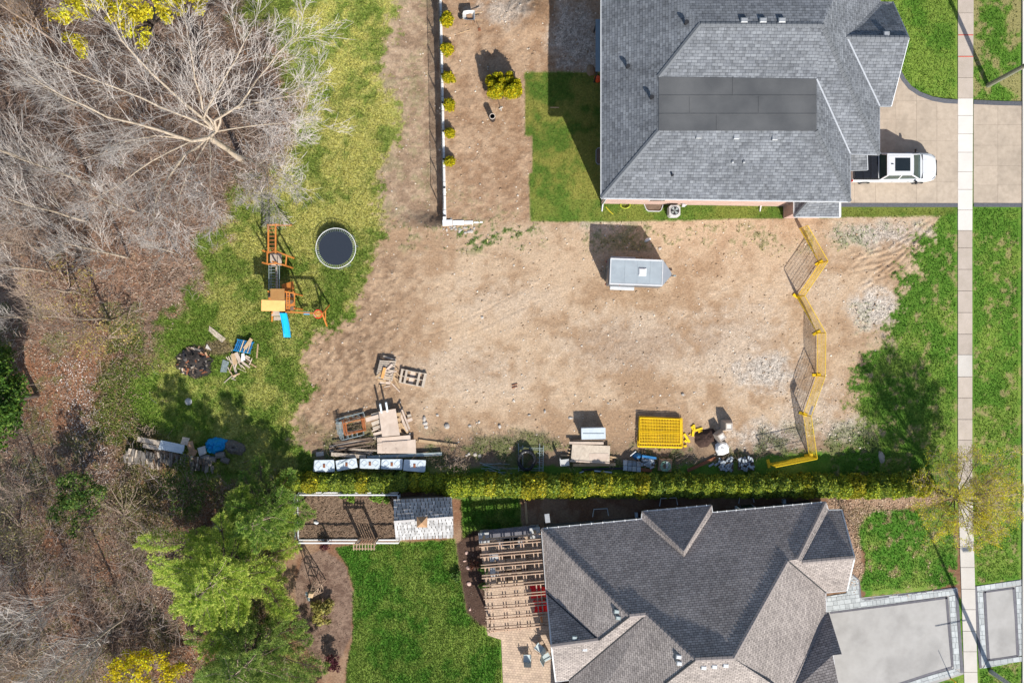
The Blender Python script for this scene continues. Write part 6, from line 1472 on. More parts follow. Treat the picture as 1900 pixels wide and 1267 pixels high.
# white moulded crates
def crate(c4, label):
    o = thing('moulded_crate', label, 'crate', P(sum(c[0] for c in c4) / 4, sum(c[1] for c in c4) / 4, 0)); h = .62
    cc = (sum(c[0] for c in c4) / 4, sum(c[1] for c in c4) / 4)
    def ringp(s_, z):
        pts = []
        for k in range(4):
            a, b2, c_ = c4[k - 1], c4[k], c4[(k + 1) % 4]
            for f in (.10, .03): pts.append(lerp2(b2, a, f))
            for f in (.03, .10): pts.append(lerp2(b2, c_, f))
        # cut the very corners for a rounded outline
        r_ = []
        for k in range(4):
            q0, q1, q2, q3 = pts[4 * k:4 * k + 4]; mid = ((q1[0] + q2[0]) / 2, (q1[1] + q2[1]) / 2); r_ += [q0, mid, q3]
        return [P(cc[0] + (x - cc[0]) * s_, cc[1] + (y - cc[1]) * s_, z) for x, y in r_]
    mb = MB(); mb.loft([ringp(.93, 0), ringp(1.0, h - .12), ringp(.985, h - .03), ringp(.94, h)]); body = mb.build('body', m_whiteplastic, o)
    MB().box(P(*cc, h) + Vector((0, 0, .02)), (.16, .26, .05), 0, .01).build('hatch', m_rust, o)
    for sgn in (-1, 1):   # raised diamond ribs
        for hs in (-1, 1):
            a = lerp2(lerp2(c4[0], c4[1], .5 + sgn * .12), lerp2(c4[3], c4[2], .5 + sgn * .12), .5 ); b2 = lerp2(lerp2(c4[0], c4[1], .5 + sgn * .27), lerp2(c4[3], c4[2], .5 + sgn * .27), .5 + hs * .34); c_ = lerp2(lerp2(c4[0], c4[1], .5 + sgn * .43), lerp2(c4[3], c4[2], .5 + sgn * .43), .5 + hs * .02)
            mb = MB(); mb.beam(P(*a, h + .012), P(*b2, h + .012), .07, .03); mb.beam(P(*b2, h + .014), P(*c_, h + .014), .07, .03); mb.build('rib', m_whiteplastic, o)
CLS = ['white moulded crate at the end of the row beside the pale flat stone', 'white moulded crate with a bent wire across its lid', 'white moulded crate in the middle of the row of five', 'white moulded crate between the middle crate and the end crate by the twiggy shrub', 'white moulded crate at the end of the row beside the twiggy shrub']
for CL, c4 in zip(CLS, ([(583, 853), (620, 852.5), (621.5, 875.5), (581, 875)], [(622, 854), (661, 849), (664, 867), (625, 874.5)], [(667.5, 850.5), (705.5, 850.5), (705.5, 870.5), (667, 868.5)], [(707.5, 851.5), (747.5, 851), (746.5, 871.5), (706.5, 870)], [(749.5, 852), (790.5, 853), (789, 876.5), (747.5, 873)])): crate(c4, CL)
board(628, 862, 652, 850, .03, .66, .03, m_galv, 'wire', 'thin wire bent over a moulded crate lid', 'wire')
# loose pale rocks on the lot
def rock(u, v, s_, label='pale rock lying loose on the bare dirt', group='loose pale rocks on the dirt', mat=None, zsc=.6):
    c = P(u, v, 0); V_ = []; F_ = []
    import bmesh
    bm = bmesh.new(); bmesh.ops.create_icosphere(bm, subdivisions=2, radius=s_)
    sx, sy = random.uniform(.7, 1.3), random.uniform(.7, 1.2)
    for vv in bm.verts:
        k = 1 + (float(vnoise(np.array([vv.co.x / s_ * 1.3 + u]), np.array([vv.co.y / s_ * 1.3 + vv.co.z / s_ * 1.7 + v]), 3)[0]) - .5) * .7
        vv.co = Vector((vv.co.x * sx * k, vv.co.y * sy * k, max(vv.co.z * zsc * k, -s_ * .2) + s_ * .2))
    me = D.meshes.new('rock'); bm.to_mesh(me); bm.free(); return tag(link_mesh(me, 'rock', mat or m_stone, None, c), label, 'rock', group)
for u, v, s_ in ((787, 777, .17), (789, 785, .20), (791, 792, .11), (829, 791, .18), (760, 804, .1), (812, 770, .09), (872, 790, .10), (927, 791, .13), (889, 783, .09), (1011, 763, .12), (1059, 775, .13), (870, 842, .14), (881, 843, .13), (866, 845, .1), (890, 845, .11), (1267, 732, .12), (1129, 748, .07), (953, 743, .08), (895, 589, .10), (1225, 461, .12), (982, 770, .09), (1196, 774, .06)): rock(u, v, s_)
for i in range(2): board(950, 715 + i * 5, 960, 712 + i * 5, .06, .01, .05, m_rust, 'brick', 'small rusty red bar lying on open dirt', 'bar', 'rusty bars on open dirt')
RP = 'cream rubble stone at the foot of the retaining wall end'
for i in range(26): rock(random.uniform(822, 880), 421 + random.uniform(-1, 11) * (1 - 0), random.uniform(.05, .11), RP, 'rubble stones at the wall end')

# ---- frame with black pipe coil, steel rods
fr = thing('scaffold_frame', 'grey-green scaffold frame lying around the black pipe coil', 'scaffolding', P(985, 850, 0))
for u in (962, 970, 1001.5, 1008.5): MB().tube([P(u, 822 if u in (962, 1001.5) else 826, .12 if u < 980 else .16), P(u - 1 if u > 1000 else u, 874, .12 if u < 980 else .16)], .028, 6).build('rail', m_galv, fr)
for v in (830, 833, 868, 872): MB().tube([P(962, v, .16), P(1008, v + 1, .16)], .022, 5).build('rung', m_galv, fr)
for i in range(8): MB().tube([P(997 if i % 2 else 1002, 836 + i * 4.2, .19), P(1008, 837 + i * 4.2, .19)], .018, 5).build('rung', m_galv, fr)
pc = P(977, 853, 0); hc = thing('pipe_coil', 'coil of black corrugated drain pipe inside the scaffold frame', 'pipe coil', pc); mb = MB(); path = []
for i in range(150):
    a = i * .165; R_ = .62 - .012 * (i % 38) / 6 + .05 * math.sin(i * .21); path.append(pc + Vector((math.cos(a) * R_ * .95, math.sin(a) * R_ * 1.15, .22 + .11 * (i / 38.0))))
mb.tube(path, [.075 + (.008 if i % 2 else 0) for i in range(len(path))], 8); mb.build('coil', m_black, hc)
RD = 'thin galvanised rod lying in the weeds beside the hedge'
for i, (a, b2, c_, d) in enumerate(((896, 860, 946, 861), (898, 864, 936, 867), (893, 869, 960, 869), (900, 872, 950, 878), (895, 863, 930, 859), (905, 868, 938, 881), (890, 858, 928, 872))):
    mb = MB(); mb.tube([P(a, b2, .05 + i * .02), P(c_, d, .05 + i * .02)], .022, 5); tag(mb.build('rod', m_galv), RD, 'rod', 'galvanised rods in the weeds')
# ---- grey cabinet, plywood stack and stacked lumber
cb = thing('cabinet', 'tall light grey cabinet box standing on the edge of the lot', 'cabinet', P(1098, 808, 0))
mb = MB(); q4 = [(1079.5, 795), (1122.5, 794), (1123, 813.5), (1080, 814.5)]
top4 = [P(u, v, 1.0) for u, v in q4]; MB().prism([(p.x, p.y) for p in top4], 0, .96).build('body', m_whiteplastic, cb)
c_ = sum(top4, Vector((0, 0, 0))) / 4; MB().prism([(c_.x + (p.x - c_.x) * 1.04, c_.y + (p.y - c_.y) * 1.06) for p in top4], .96, 1.0).build('lid', m_whiteplastic, cb)
MB().beam(c_ + Vector((-.75, .0, .02)), c_ + Vector((.75, 0, .02)), .03, .02).build('lid_seam', m_galv, cb)
slab([(1062, 824), (1132, 827), (1131, 857), (1059, 855)], .28, .33, m_woodgrey, 'plywood_sheet', 'weathered plywood sheet on the stack beside the grey cabinet', 'plywood')
slab([(1056, 819), (1120, 820), (1120, 824.5), (1056, 823.5)], .34, .39, m_plywood, 'plank', 'pale plank along the top edge of the weathered plywood stack', 'plank')
slab([(1058, 816), (1123, 815), (1123, 819), (1058, 818.5)], .1, .30, m_wooddark, 'plank', 'dark plank edge behind the weathered plywood stack', 'plank')
slab([(1093, 841), (1129, 841), (1129, 853), (1093, 853)], .332, .345, m_plywood, 'plywood_sheet', 'pale plywood offcut on the weathered plywood stack', 'plywood')
slab([(1057, 853.5), (1131, 857.5), (1131, 860), (1057, 856.5)], .34, .37, m_plywood, 'plank', 'thin pale plank along the front of the weathered plywood stack', 'plank')
for i, (u, v) in enumerate(((1070, 835), (1095, 840), (1120, 842))): board(u, v - 12, u, v + 12, .12, .02, .25, m_wooddark, 'bearer', 'dark bearer timber under the weathered plywood stack', 'timber', 'bearers under the plywood stack')
for i, (a, b2, c2_, d, w) in enumerate(((1040, 844, 1060, 845, .10), (1132, 847, 1146, 850, .12), (1128, 851, 1136, 852, .08), (1056, 833, 1062, 833, .08), (1055, 839, 1060, 840, .08))): board(a, b2, c2_, d, w, .1, .05, m_woodnew, 'board', 'pale board end sticking out of the weathered plywood stack', 'board', 'board ends of the plywood stack')
board(1063, 862, 1142, 861, .22, .02, .10, m_woodnew, 'beam', 'tan timber lying in front of the weathered plywood stack', 'timber')
board(1080, 871, 1165, 868, .16, .02, .06, m_black, 'pipe', 'long black pipe lying by the hedge', 'pipe')
board(1102, 873, 1135, 876, .10, .08, .06, m_whiteplastic, 'downspout', 'white bent downspout lying by the hedge', 'downspout'); board(1075, 877, 1083, 874, .08, .04, .05, m_whiteplastic, 'downspout', 'short white downspout offcut by the hedge', 'downspout')
wb = thing('lawn_chair', 'old grey metal chair standing beside the weathered plywood stack', 'chair', P(1048, 862, 0)); q = P(1048, 858, .45)
MB().box(q, (.62, .5, .05), .1, .02).build('seat', m_concgrey, wb); MB().box(q + Vector((-.34, .1, .28)), (.06, .5, .55), .1).build('backrest', m_concgrey, wb)
for sx, sy in ((-.28, -.22), (.28, -.22), (-.28, .22), (.28, .22)): MB().tube([q + Vector((sx, sy, 0)), q + Vector((sx * 1.15, sy * 1.6, -.45))], .018, 5).build('leg', m_galv, wb)

# ---- yellow construction fence panels
def fpanel(base_a, base_b, label, h=1.78, group='yellow construction fence panels standing in a zigzag', name='construction_fence', feet=True):
    a, b2 = P(*base_a, 0), P(*base_b, 0); o = thing(name, label, 'fence', (a + b2) / 2, group); up = Vector((0, 0, 1)); z0 = .09; t = (b2 - a).normalized(); a = a + t * .03; b2 = b2 - t * .03
    for p in (a, b2): MB().tube([p + up * .04, p + up * h], .024, 6).build('upright', m_yellow, o)
    for z in (z0 + .04, h * .52, h): MB().tube([a + up * z, b2 + up * z], .024 if z != h * .52 else .015, 6).build('rail', m_yellow, o)
    mb = MB(); L = (b2 - a).length; n = int(L / .085)
    for i in range(1, n): p = a.lerp(b2, i / n); mb.beam(p + up * z0, p + up * h, .012, .012)
    for i in range(1, 8): mb.beam(a + up * (z0 + (h - z0) * i / 8), b2 + up * (z0 + (h - z0) * i / 8), .011, .011)
    mb.build('mesh_infill', m_yellow, o)
    if feet:
        s_ = Vector((-t.y, t.x, 0))
        for p in (b2,): MB().box(p + s_ * .0 + up * .04, (.62, .2, .075), math.atan2(s_.y, s_.x), .02).build('foot', m_yellow, o)
    return o
FB = [(1482.4, 423.9), (1519.8, 488.6), (1477.6, 551), (1515.5, 618), (1514.7, 696.4), (1489.4, 768.3), (1500.3, 845), (1425, 860)]
FL = ['yellow construction fence panel next to the small porch roof', 'yellow construction fence panel second from the small porch roof', 'yellow construction fence panel third from the small porch roof', 'yellow construction fence panel running parallel to the sidewalk', 'yellow construction fence panel carrying a small white sign',
      'yellow construction fence panel reaching the shaded grass', 'yellow construction fence panel turned along the cedar hedge']
pan = [fpanel(a, b2, l) for a, b2, l in zip(FB[:-1], FB[1:], FL)]
a, b2 = P(*FB[4], 0), P(*FB[5], 0); t_ = (b2 - a).normalized(); q = a.lerp(b2, .86) + Vector((0, 0, 1.45)); nn_ = Vector((-t_.y, t_.x, 0))
MB().beam(q - t_ * .32 - nn_ * .03, q + t_ * .32 - nn_ * .03, .012, .45).build('sign_board', m_white, pan[4])
YS = 'yellow fence panel lying flat in the stack beside the concrete blocks'
for i in range(8):
    o = thing('stacked_barrier', YS, 'fence', P(1225, 801, i * .05), 'flat stacked yellow fence panels'); d = random.uniform(-1.5, 1.5); e = random.uniform(-1.2, 1.2); z = .06 + i * .055
    c4 = [(1187 + d, 773 + e), (1265 + d, 777 + e), (1266 + d, 830 + e), (1184 + d, 828 + e)] if i < 5 else [(1188 + d, 775 + e), (1263 + d, 778 + e), (1263 + d, 823 + e), (1187 + d, 822 + e)]
    for x, y in ((0, 1), (1, 2), (2, 3), (3, 0)): MB().tube([P(*c4[x], z), P(*c4[y], z)], .024, 6).build('rail', m_yellow, o)
    a, b2 = lerp2(c4[0], c4[3], .5 + .06 * (i % 2)), lerp2(c4[1], c4[2], .5 + .06 * (i % 2)); MB().tube([P(*a, z), P(*b2, z)], .018, 5).build('rail', m_yellow, o)
    mb = MB()
    for k in range(1, 26): a, b2 = lerp2(c4[0], c4[1], k / 26), lerp2(c4[3], c4[2], k / 26); mb.beam(P(*a, z), P(*b2, z), .016, .012)
    for k in range(1, 8): a, b2 = lerp2(c4[0], c4[3], k / 8), lerp2(c4[1], c4[2], k / 8); mb.beam(P(*a, z + .008), P(*b2, z + .008), .014, .012)
    mb.build('mesh_infill', m_yellow, o)
FTL = 'yellow fence foot tumbled beside the flat stack of panels'
for u0, v0, u1, v1 in ((1283, 790, 1286, 797), (1287, 787, 1288, 800), (1286, 799, 1285, 809), (1290, 798, 1303, 794), (1295, 801, 1303, 801), (1269, 804, 1279, 820), (1270, 816, 1274, 820), (1269, 828, 1274, 826), (1279, 805, 1280, 806.5)):
    mb = MB(); bpx(mb, u0, v0, u1, v1, .0, .10, .17, .02); tag(mb.build('ballast_block', m_yellow), FTL, 'fence foot', 'tumbled yellow fence feet')
# ---- concrete deck blocks, bag, pallets of stone
def taper(u, v, s_, h, rz, label):
    c = P(u, v, 0); o = thing('concrete_block', label, 'concrete block', c); mb = MB(); rings = []
    for sc, z in ((1.0, 0), (1.0, .12), (.62, h), (.42, h), (.40, h - .05)):
        rings.append([c + Vector((math.cos(rz + math.pi / 4 + k * math.pi / 2), math.sin(rz + math.pi / 4 + k * math.pi / 2), 0)) * s_ * sc * .72 + Vector((0, 0, z)) for k in range(4)])
    mb.loft(rings); mb.build('body', m_conc, o); MB().box(c + Vector((0, 0, h - .035)), (s_ * .5, s_ * .5, .02), rz).build('socket', m_concnew, o)
taper(1347, 789, .78, .95, .0, 'tapered pale concrete block standing square beside the gravel patch'); taper(1334, 808, .76, .9, .55, 'tapered pale concrete block turned askew behind the white sack')
bg = thing('bulk_bag', 'white lumpy sack standing beside the gravel and the hedge', 'sack', P(1339, 833, 0)); rings = []
c = P(1338, 831, 0); rnd = random.Random(5)
for z, sc in ((0, .9), (.25, 1.02), (.45, .95), (.55, .7), (.58, .3)):
    rings.append([c + Vector((math.cos(k * math.pi / 4 + .2) * .52 * sc * (1 + rnd.uniform(-.12, .12)), math.sin(k * math.pi / 4 + .2) * .52 * sc * (1 + rnd.uniform(-.12, .12)), z + rnd.uniform(-.02, .03))) for k in range(8)])
mb = MB(); mb.loft(rings); mb.build('sack', m_white, bg)
for i in range(3): MB().box(c + Vector((-.12 + i * .09, .1 - i * .02, .585)), (.03, .16, .012), .3).build('print_mark', m_dark, bg)
def stonepile(c4, label, seed, n, mat, glab, ggrp, long=1.6, h=.42, smin=.08, smax=.17):
    rnd = random.Random(seed); o = thing('pallet', label, 'pallet', P(sum(c[0] for c in c4) / 4, sum(c[1] for c in c4) / 4, 0))
    for i in range(6):
        f = (i + .5) / 6; a, b2 = lerp2(c4[0], c4[3], f), lerp2(c4[1], c4[2], f); MB().beam(P(*a, .12), P(*b2, .12), .12, .025).build('slat', m_wooddark, o)
    for f in (.05, .5, .95): a, b2 = lerp2(c4[0], c4[1], f), lerp2(c4[3], c4[2], f); MB().beam(P(*a, .05), P(*b2, .05), .08, .1).build('runner', m_wooddark, o)
    for i in range(n):
        f, g = rnd.uniform(.06, .94), rnd.uniform(.06, .94); z = .14 + h * (i / n) * min(1, 2.6 * min(f, 1 - f, g, 1 - g) + .35); q = P(*lerp2(lerp2(c4[0], c4[1], f), lerp2(c4[3], c4[2], f), g), z)
        s_ = rnd.uniform(smin, smax); mb = MB(); mb.box(q + Vector((0, 0, .04)), (s_ * long * rnd.uniform(.8, 1.2), s_, rnd.uniform(.05, .1)), rnd.uniform(0, 3.14), .02); tag(mb.build('cut_stone', mat), glab, 'stone', ggrp)
stonepile([(1333, 849), (1360, 847), (1361, 875), (1335, 873)], 'pallet carrying the heap of grey stones by the rusty beam', 1, 46, m_stoneblue, 'grey angular stone on the pallet by the rusty beam', 'grey stones on the pallet by the rusty beam')
stonepile([(1370, 848), (1398, 846), (1400, 873), (1369, 872)], 'pallet carrying the heap of grey stones by the turned fence panel', 2, 46, m_stoneblue, 'grey angular stone on the pallet by the turned fence panel', 'grey stones on the pallet by the turned fence panel')
stonepile([(1191, 848), (1217, 850), (1214, 869), (1189, 864)], 'pallet of grey bricks with a blue board behind', 3, 22, m_stoneblue, 'grey long brick in the pallet beside the blue board', 'grey bricks on the pallet', 2.2, .3, .12, .16)
slab([(1192, 844), (1218, 848), (1218, 852), (1191, 848)], .1, .40, m_bluepaint, 'blue_board', 'teal blue board edge behind the pallet of grey bricks', 'board')
BLK = 'pale grey concrete block in the square cluster beside the small blue cover'
for i in range(2):
    for j in range(4):
        u = 1157 + j * 8.3; v = 853 + i * 10 + j * .8; mb = MB(); mb.box(P(u + 3, v + 5, .1) + Vector((0, 0, 0)), (.29, .36, .2), -.05, .015); tag(mb.build('concrete_brick', m_stoneblue if (i + j) % 3 else m_concgrey), BLK, 'block', 'pale concrete blocks by the blue cover')
lump('tarp', 'small dark blue plastic cover beside the pale concrete blocks', 'tarp', 1182, 846, 9, 6, .4, m_bluepaint, 15, 20, .4)
board(1169, 846, 1180, 837, .05, .3, .03, m_white, 'lath', 'white lath leaning beside the small blue cover', 'lath')
slab([(1188, 867), (1211, 870), (1209, 876), (1189, 874)], .02, .16, m_rust, 'brick_slab', 'rust-red slab in front of the pallet of grey bricks', 'slab')
q = P(1233, 862, 0); hs = thing('hose_crate', 'brown crate topped by a tangled pale green hose', 'crate', q); MB().box(q + Vector((0, 0, .16)), (.95, .85, .32), -.1, .03).build('crate_body', m_card, hs)
mb = MB(); path = []
for i in range(120):
    a = i * .31; R_ = .30 + .08 * math.sin(i * .73) + .04 * math.sin(i * 1.9); path.append(q + Vector((math.cos(a) * R_, math.sin(a) * R_ * .95 - .05, .36 + .05 * math.sin(i * .5) + .04)))
mb.tube(path, .016, 5); mb.build('hose', M('pale_green_hose', (.40, .62, .46), (.33, .54, .40), 6, .5, 0), hs)
MB().box(q + Vector((.10, .05, .46)), (.17, .5, .05), -.03, .01).build('bracket', m_galv, hs)
board(1275, 873, 1327, 849, .20, .03, .12, m_rust, 'steel_beam', 'rusty steel beam lying diagonally between hedge and white sack', 'beam')
for a in ((1315, 865, 1324, 859), (1326, 863, 1334, 858)): board(*a, .14, .03, .06, m_stoneblue, 'flat_stone', 'flat grey stone at the end of the rusty beam', 'stone', 'flat stones at the rusty beam')
lump('earth_heap', 'low heap of dark reddish earth beside the yellow fence feet', 'earth heap', 1308, 812, 21, 17, .35, M('dark_earth', (.07, .04, .03), (.035, .02, .016), 6, .95, .8, dist=.04), 33, 26, .7)

# ---- enclosed V-nose cargo trailer (local: x forward)
def rotz(p, a): return Vector((p[0] * math.cos(a) - p[1] * math.sin(a), p[0] * math.sin(a) + p[1] * math.cos(a), p[2]))
class Local:
    def __init__(s, o, rz): s.o = o; s.rz = rz; s.c = org(o)
    def T(s, x, y, z): return s.c + rotz((x, y, z), s.rz)
    def poly(s, pts, z0, z1, name, mat, parent=None, smooth=False):
        mb = MB(); mb.prism([(s.T(x, y, 0).x, s.T(x, y, 0).y) for x, y in pts], s.c.z + z0, s.c.z + z1); return mb.build(name, mat, parent or s.o)
    def box(s, x, y, z, dx, dy, dz, name, mat, parent=None, bev=0, rz=0):
        mb = MB(); mb.box(s.T(x, y, z), (dx, dy, dz), s.rz + rz, bev); return mb.build(name, mat, parent or s.o)
    def tube(s, pts, r, name, mat, parent=None, n=8): 
        mb = MB(); mb.tube([s.T(*p) for p in pts], r, n); return mb.build(name, mat, parent or s.o)
tr = thing('cargo_trailer', 'enclosed charcoal V-nose cargo trailer with pale blue aluminium roof on the dirt', 'trailer', P(1172, 509.5, 0)); Lx = Local(tr, math.radians(-2.2))
L2, W2, zb, zt = 1.83, .93, .45, 2.32
Lx.poly([(-L2, -W2), (L2, -W2), (L2, W2), (-L2, W2)], zb, zt - .06, 'body', m_trailerside)
mb = MB(); nose = [(L2 + .004, -W2), (L2 + .82, -.10), (L2 + .82, .10), (L2 + .004, W2)]
lo = [Lx.T(x, y, zb) for x, y in nose]; hi = [Lx.T(x if i in (0, 3) else L2 + .70, y, zt - .14 if i in (0, 3) else zt - .55) for i, (x, y) in enumerate(nose)]; mb.loft([lo, hi]); mb.build('nose', M('grey_nose_skin', (.26, .28, .31), (.22, .24, .27), 2, .4, .05, rnd=0), tr)
Lx.poly([(-L2 + .05, -W2 + .13), (L2 - .05, -W2 + .13), (L2 - .05, W2 - .13), (-L2 + .05, W2 - .13)], zt - .06, zt, 'roof', m_trailerroof)
for y in (-W2 + .07, W2 - .07): Lx.box(0, y, zt - .02, 2 * L2, .12, .07, 'roof_trim', m_gutter, None, .02)
for x in (-L2 + .03, L2 - .03): Lx.box(x, 0, zt - .01, .08, 2 * W2 - .1, .08, 'roof_trim', m_gutter, None, .02)
for x in (-.78, .10, .98): Lx.box(x, 0, zt + .006, .05, 2 * W2 - .3, .012, 'roof_seam', m_trailerroof)
v_ = Lx.box(.42, .02, zt + .05, .52, .52, .10, 'roof_hatch', m_white, None, .05); Lx.box(.42, .02, zt + .11, .40, .40, .03, 'hatch_lid', m_white, v_, .02)
for sgn in (-1, 1):
    Lx.box(-.75, sgn * (W2 + .13), .78, 1.72, .24, .05, 'fender', m_gutter, None, .02)
    Lx.box(-.75, sgn * (W2 + .24), .66, 1.72, .02, .22, 'fender_skirt', m_gutter)
    for x in (-1.15, -.35):
        mb = MB(); mb.tube([Lx.T(x, sgn * (W2 + .04), .36), Lx.T(x, sgn * (W2 + .23), .36)], .36, 18); w_ = mb.build('wheel', m_tyre, tr); mb = MB(); mb.tube([Lx.T(x, sgn * (W2 + .225), .36), Lx.T(x, sgn * (W2 + .245), .36)], .19, 14); mb.build('rim', m_chrome, w_)
    Lx.box(-1.1, sgn * (W2 + .012), 2.15, .06, .03, .08, 'marker_lamp', m_redlamp)
Lx.tube([(L2 + .75, 0, .42), (L2 + 1.15, 0, .42)], .05, 'tongue', m_dark); Lx.tube([(L2 + .3, -.5, .42), (L2 + .95, 0, .42)], .04, 'tongue', m_dark); Lx.tube([(L2 + .3, .5, .42), (L2 + .95, 0, .42)], .04, 'tongue', m_dark)
Lx.box(L2 + 1.18, 0, .46, .2, .12, .1, 'coupler', m_galv, None, .02); Lx.tube([(L2 + .95, .1, .75), (L2 + .95, .1, .0)], .03, 'jack', m_galv)
Lx.box(-L2 - .03, 0, 1.35, .06, 2 * W2 - .1, 1.7, 'rear_door', m_trailerside); Lx.tube([(-L2 - .08, .35, .6), (-L2 - .08, .35, 2.1)], .02, 'door_bar', m_galv, None, 5); Lx.box(-L2 - .05, -.8, .52, .12, .1, .1, 'tail_lamp', m_redlamp); Lx.box(-L2 - .05, .8, .52, .12, .1, .1, 'tail_lamp', m_redlamp)
Lx.tube([(1.15, W2, 1.6), (1.15, W2 + .18, 1.7)], .02, 'side_light', m_galv, None, 5)

# ---- white pickup (local: x forward)
pk = thing('pickup_truck', 'white crew-cab pickup truck with black bed cover parked on the driveway', 'truck', P(1649, 315.5, .034)); K = Local(pk, math.radians(0))
def hull(stations, name, mat, parent=None, smooth=True):
    mb = MB(); rings = []
    for x, hw, zl_, zm, zh, ti in stations:   # x, half width, bottom, shoulder, top, tuck-in at top
        rings.append([K.T(x, y * hw, z) for y, z in ((-.94, zl_), (-1.0, zl_ + .12), (-1.0, zm - .08), (-.975, zm), (-ti, zh), (-ti * .5, zh + .012), (ti * .5, zh + .012), (ti, zh), (.975, zm), (1.0, zm - .08), (1.0, zl_ + .12), (.94, zl_))])
    mb.loft(rings); return mb.build(name, mat, parent or pk, smooth=False)
body = hull([(-3.0, .93, .50, .98, 1.02, .90), (-2.95, 1.0, .45, 1.03, 1.05, .93), (-1.2, 1.01, .40, 1.05, 1.07, .93), (1.2, 1.01, .40, 1.06, 1.08, .93), (1.78, 1.01, .42, 1.06, 1.15, .86), (2.2, 1.0, .44, 1.03, 1.13, .82), (2.55, .96, .46, .98, 1.08, .75), (2.78, .88, .48, .92, 1.01, .64), (2.93, .74, .52, .85, .92, .50), (3.0, .58, .55, .76, .83, .38), (3.03, .42, .58, .70, .76, .26)], 'body', m_carwhite)
# bed cover with folds, bed rails
for x0, x1 in ((-2.86, -2.30), (-2.29, -1.75), (-1.74, -1.22)): K.box((x0 + x1) / 2, 0, 1.10, x1 - x0, 1.62, .05, 'bed_cover', m_black, None, .015)
for y in (-.87, .87): K.box(-2.05, y, 1.10, 1.75, .10, .07, 'bed_rail', m_dark, None, .02)
K.box(-2.93, 0, 1.06, .10, 1.7, .08, 'tailgate_cap', m_dark); K.box(-3.06, 0, .58, .16, 1.86, .18, 'rear_bumper', m_chrome, None, .03)
for y in (-.94, .94): K.box(-2.985, y, .86, .08, .12, .34, 'tail_lamp', m_redlamp, None, .01)
# cab: pillars/glass then roof
mb = MB(); rings = []
for x, hw, z in ((0, 0, 0),): pass
low = [(-1.15, -.92), (1.86, -.86), (1.86, .86), (-1.15, .92)]; up = [(-.86, -.73), (.86, -.72), (.86, .72), (-.86, .73)]
mb.loft([[K.T(x, y, 1.04) for x, y in low], [K.T(x, y, 1.84) for x, y in up]]); gh = mb.build('cab_glass', m_glassgreen, pk)
K.poly([(-.93, -.74), (-.90, -.76), (.80, -.75), (.90, -.70), (.93, -.4), (.93, .4), (.90, .70), (.80, .75), (-.90, .76), (-.93, .74)], 1.83, 1.90, 'roof', m_carwhite)
K.poly([(-.82, -.62), (.76, -.62), (.82, -.4), (.82, .4), (.76, .62), (-.82, .62)], 1.895, 1.915, 'roof_panel', m_carwhite)
K.box(.14, 0, 1.922, 1.06, .92, .02, 'sunroof', m_glass, None, .008); K.box(-.58, .02, 1.95, .16, .035, .06, 'antenna_fin', m_dark, None, .01)
for sgn in (-1, 1):
    for (x0, x1, xa, xb) in ((1.84, 1.72, .87, .78), (.22, .14, .16, .08), (-1.00, -1.14, -.76, -.88)):
        mb = MB(); w0, w1 = .925, .745
        a = [K.T(x0, sgn * w0, 1.03), K.T(x1, sgn * w0, 1.03), K.T(xb, sgn * w1, 1.86), K.T(xa, sgn * w1, 1.86)]; nrm = Vector((0, -sgn * .06, 0)); mb.hexa(a + [p + nrm for p in a]); mb.build('pillar', m_carwhite, pk)
    mb = MB(); a = [K.T(-1.12, sgn * .945, 1.02), K.T(1.78, sgn * .945, 1.02), K.T(1.70, sgn * .90, 1.14), K.T(-1.08, sgn * .90, 1.14)]; mb.hexa(a + [p + Vector((0, -sgn * .05, 0)) for p in a]); d_ = mb.build('door_panel', m_carwhite, pk)
    for x in (.95, -.18): K.box(x, sgn * 1.02, .93, .2, .03, .04, 'door_handle', m_chrome, d_)
    m_ = K.box(1.42, sgn * 1.12, 1.16, .12, .24, .2, 'mirror', m_dark, None, .03)
    K.box(2.74, sgn * .76, .93, .30, .14, .12, 'headlight', m_grey, None, .03, -sgn * .62)
    for x in (-1.95, 1.86):
        mb = MB(); mb.tube([K.T(x, sgn * .80, .39), K.T(x, sgn * 1.04, .39)], .39, 20); w_ = mb.build('wheel', m_tyre, pk); mb = MB(); mb.tube([K.T(x, sgn * 1.03, .39), K.T(x, sgn * 1.06, .39)], .24, 14); mb.build('rim', m_chrome, w_)
    mb = MB(); mb.beam(K.T(1.95, sgn * .46, 1.155), K.T(2.75, sgn * .36, 1.05), .03, .025); mb.build('hood_crease', m_carwhite, pk)
mb = MB(); a = [K.T(1.90, -.84, 1.13), K.T(1.90, .84, 1.13), K.T(1.78, .86, 1.12), K.T(1.78, -.86, 1.12)]; mb.hexa(a + [p + Vector((0, 0, .03)) for p in a]); mb.build('wiper_cowl', m_dark, pk)
K.box(3.02, 0, .70, .06, 1.1, .26, 'grille', m_dark, None, .01); K.box(3.02, 0, .50, .14, 1.3, .14, 'front_bumper', m_chrome, None, .03)

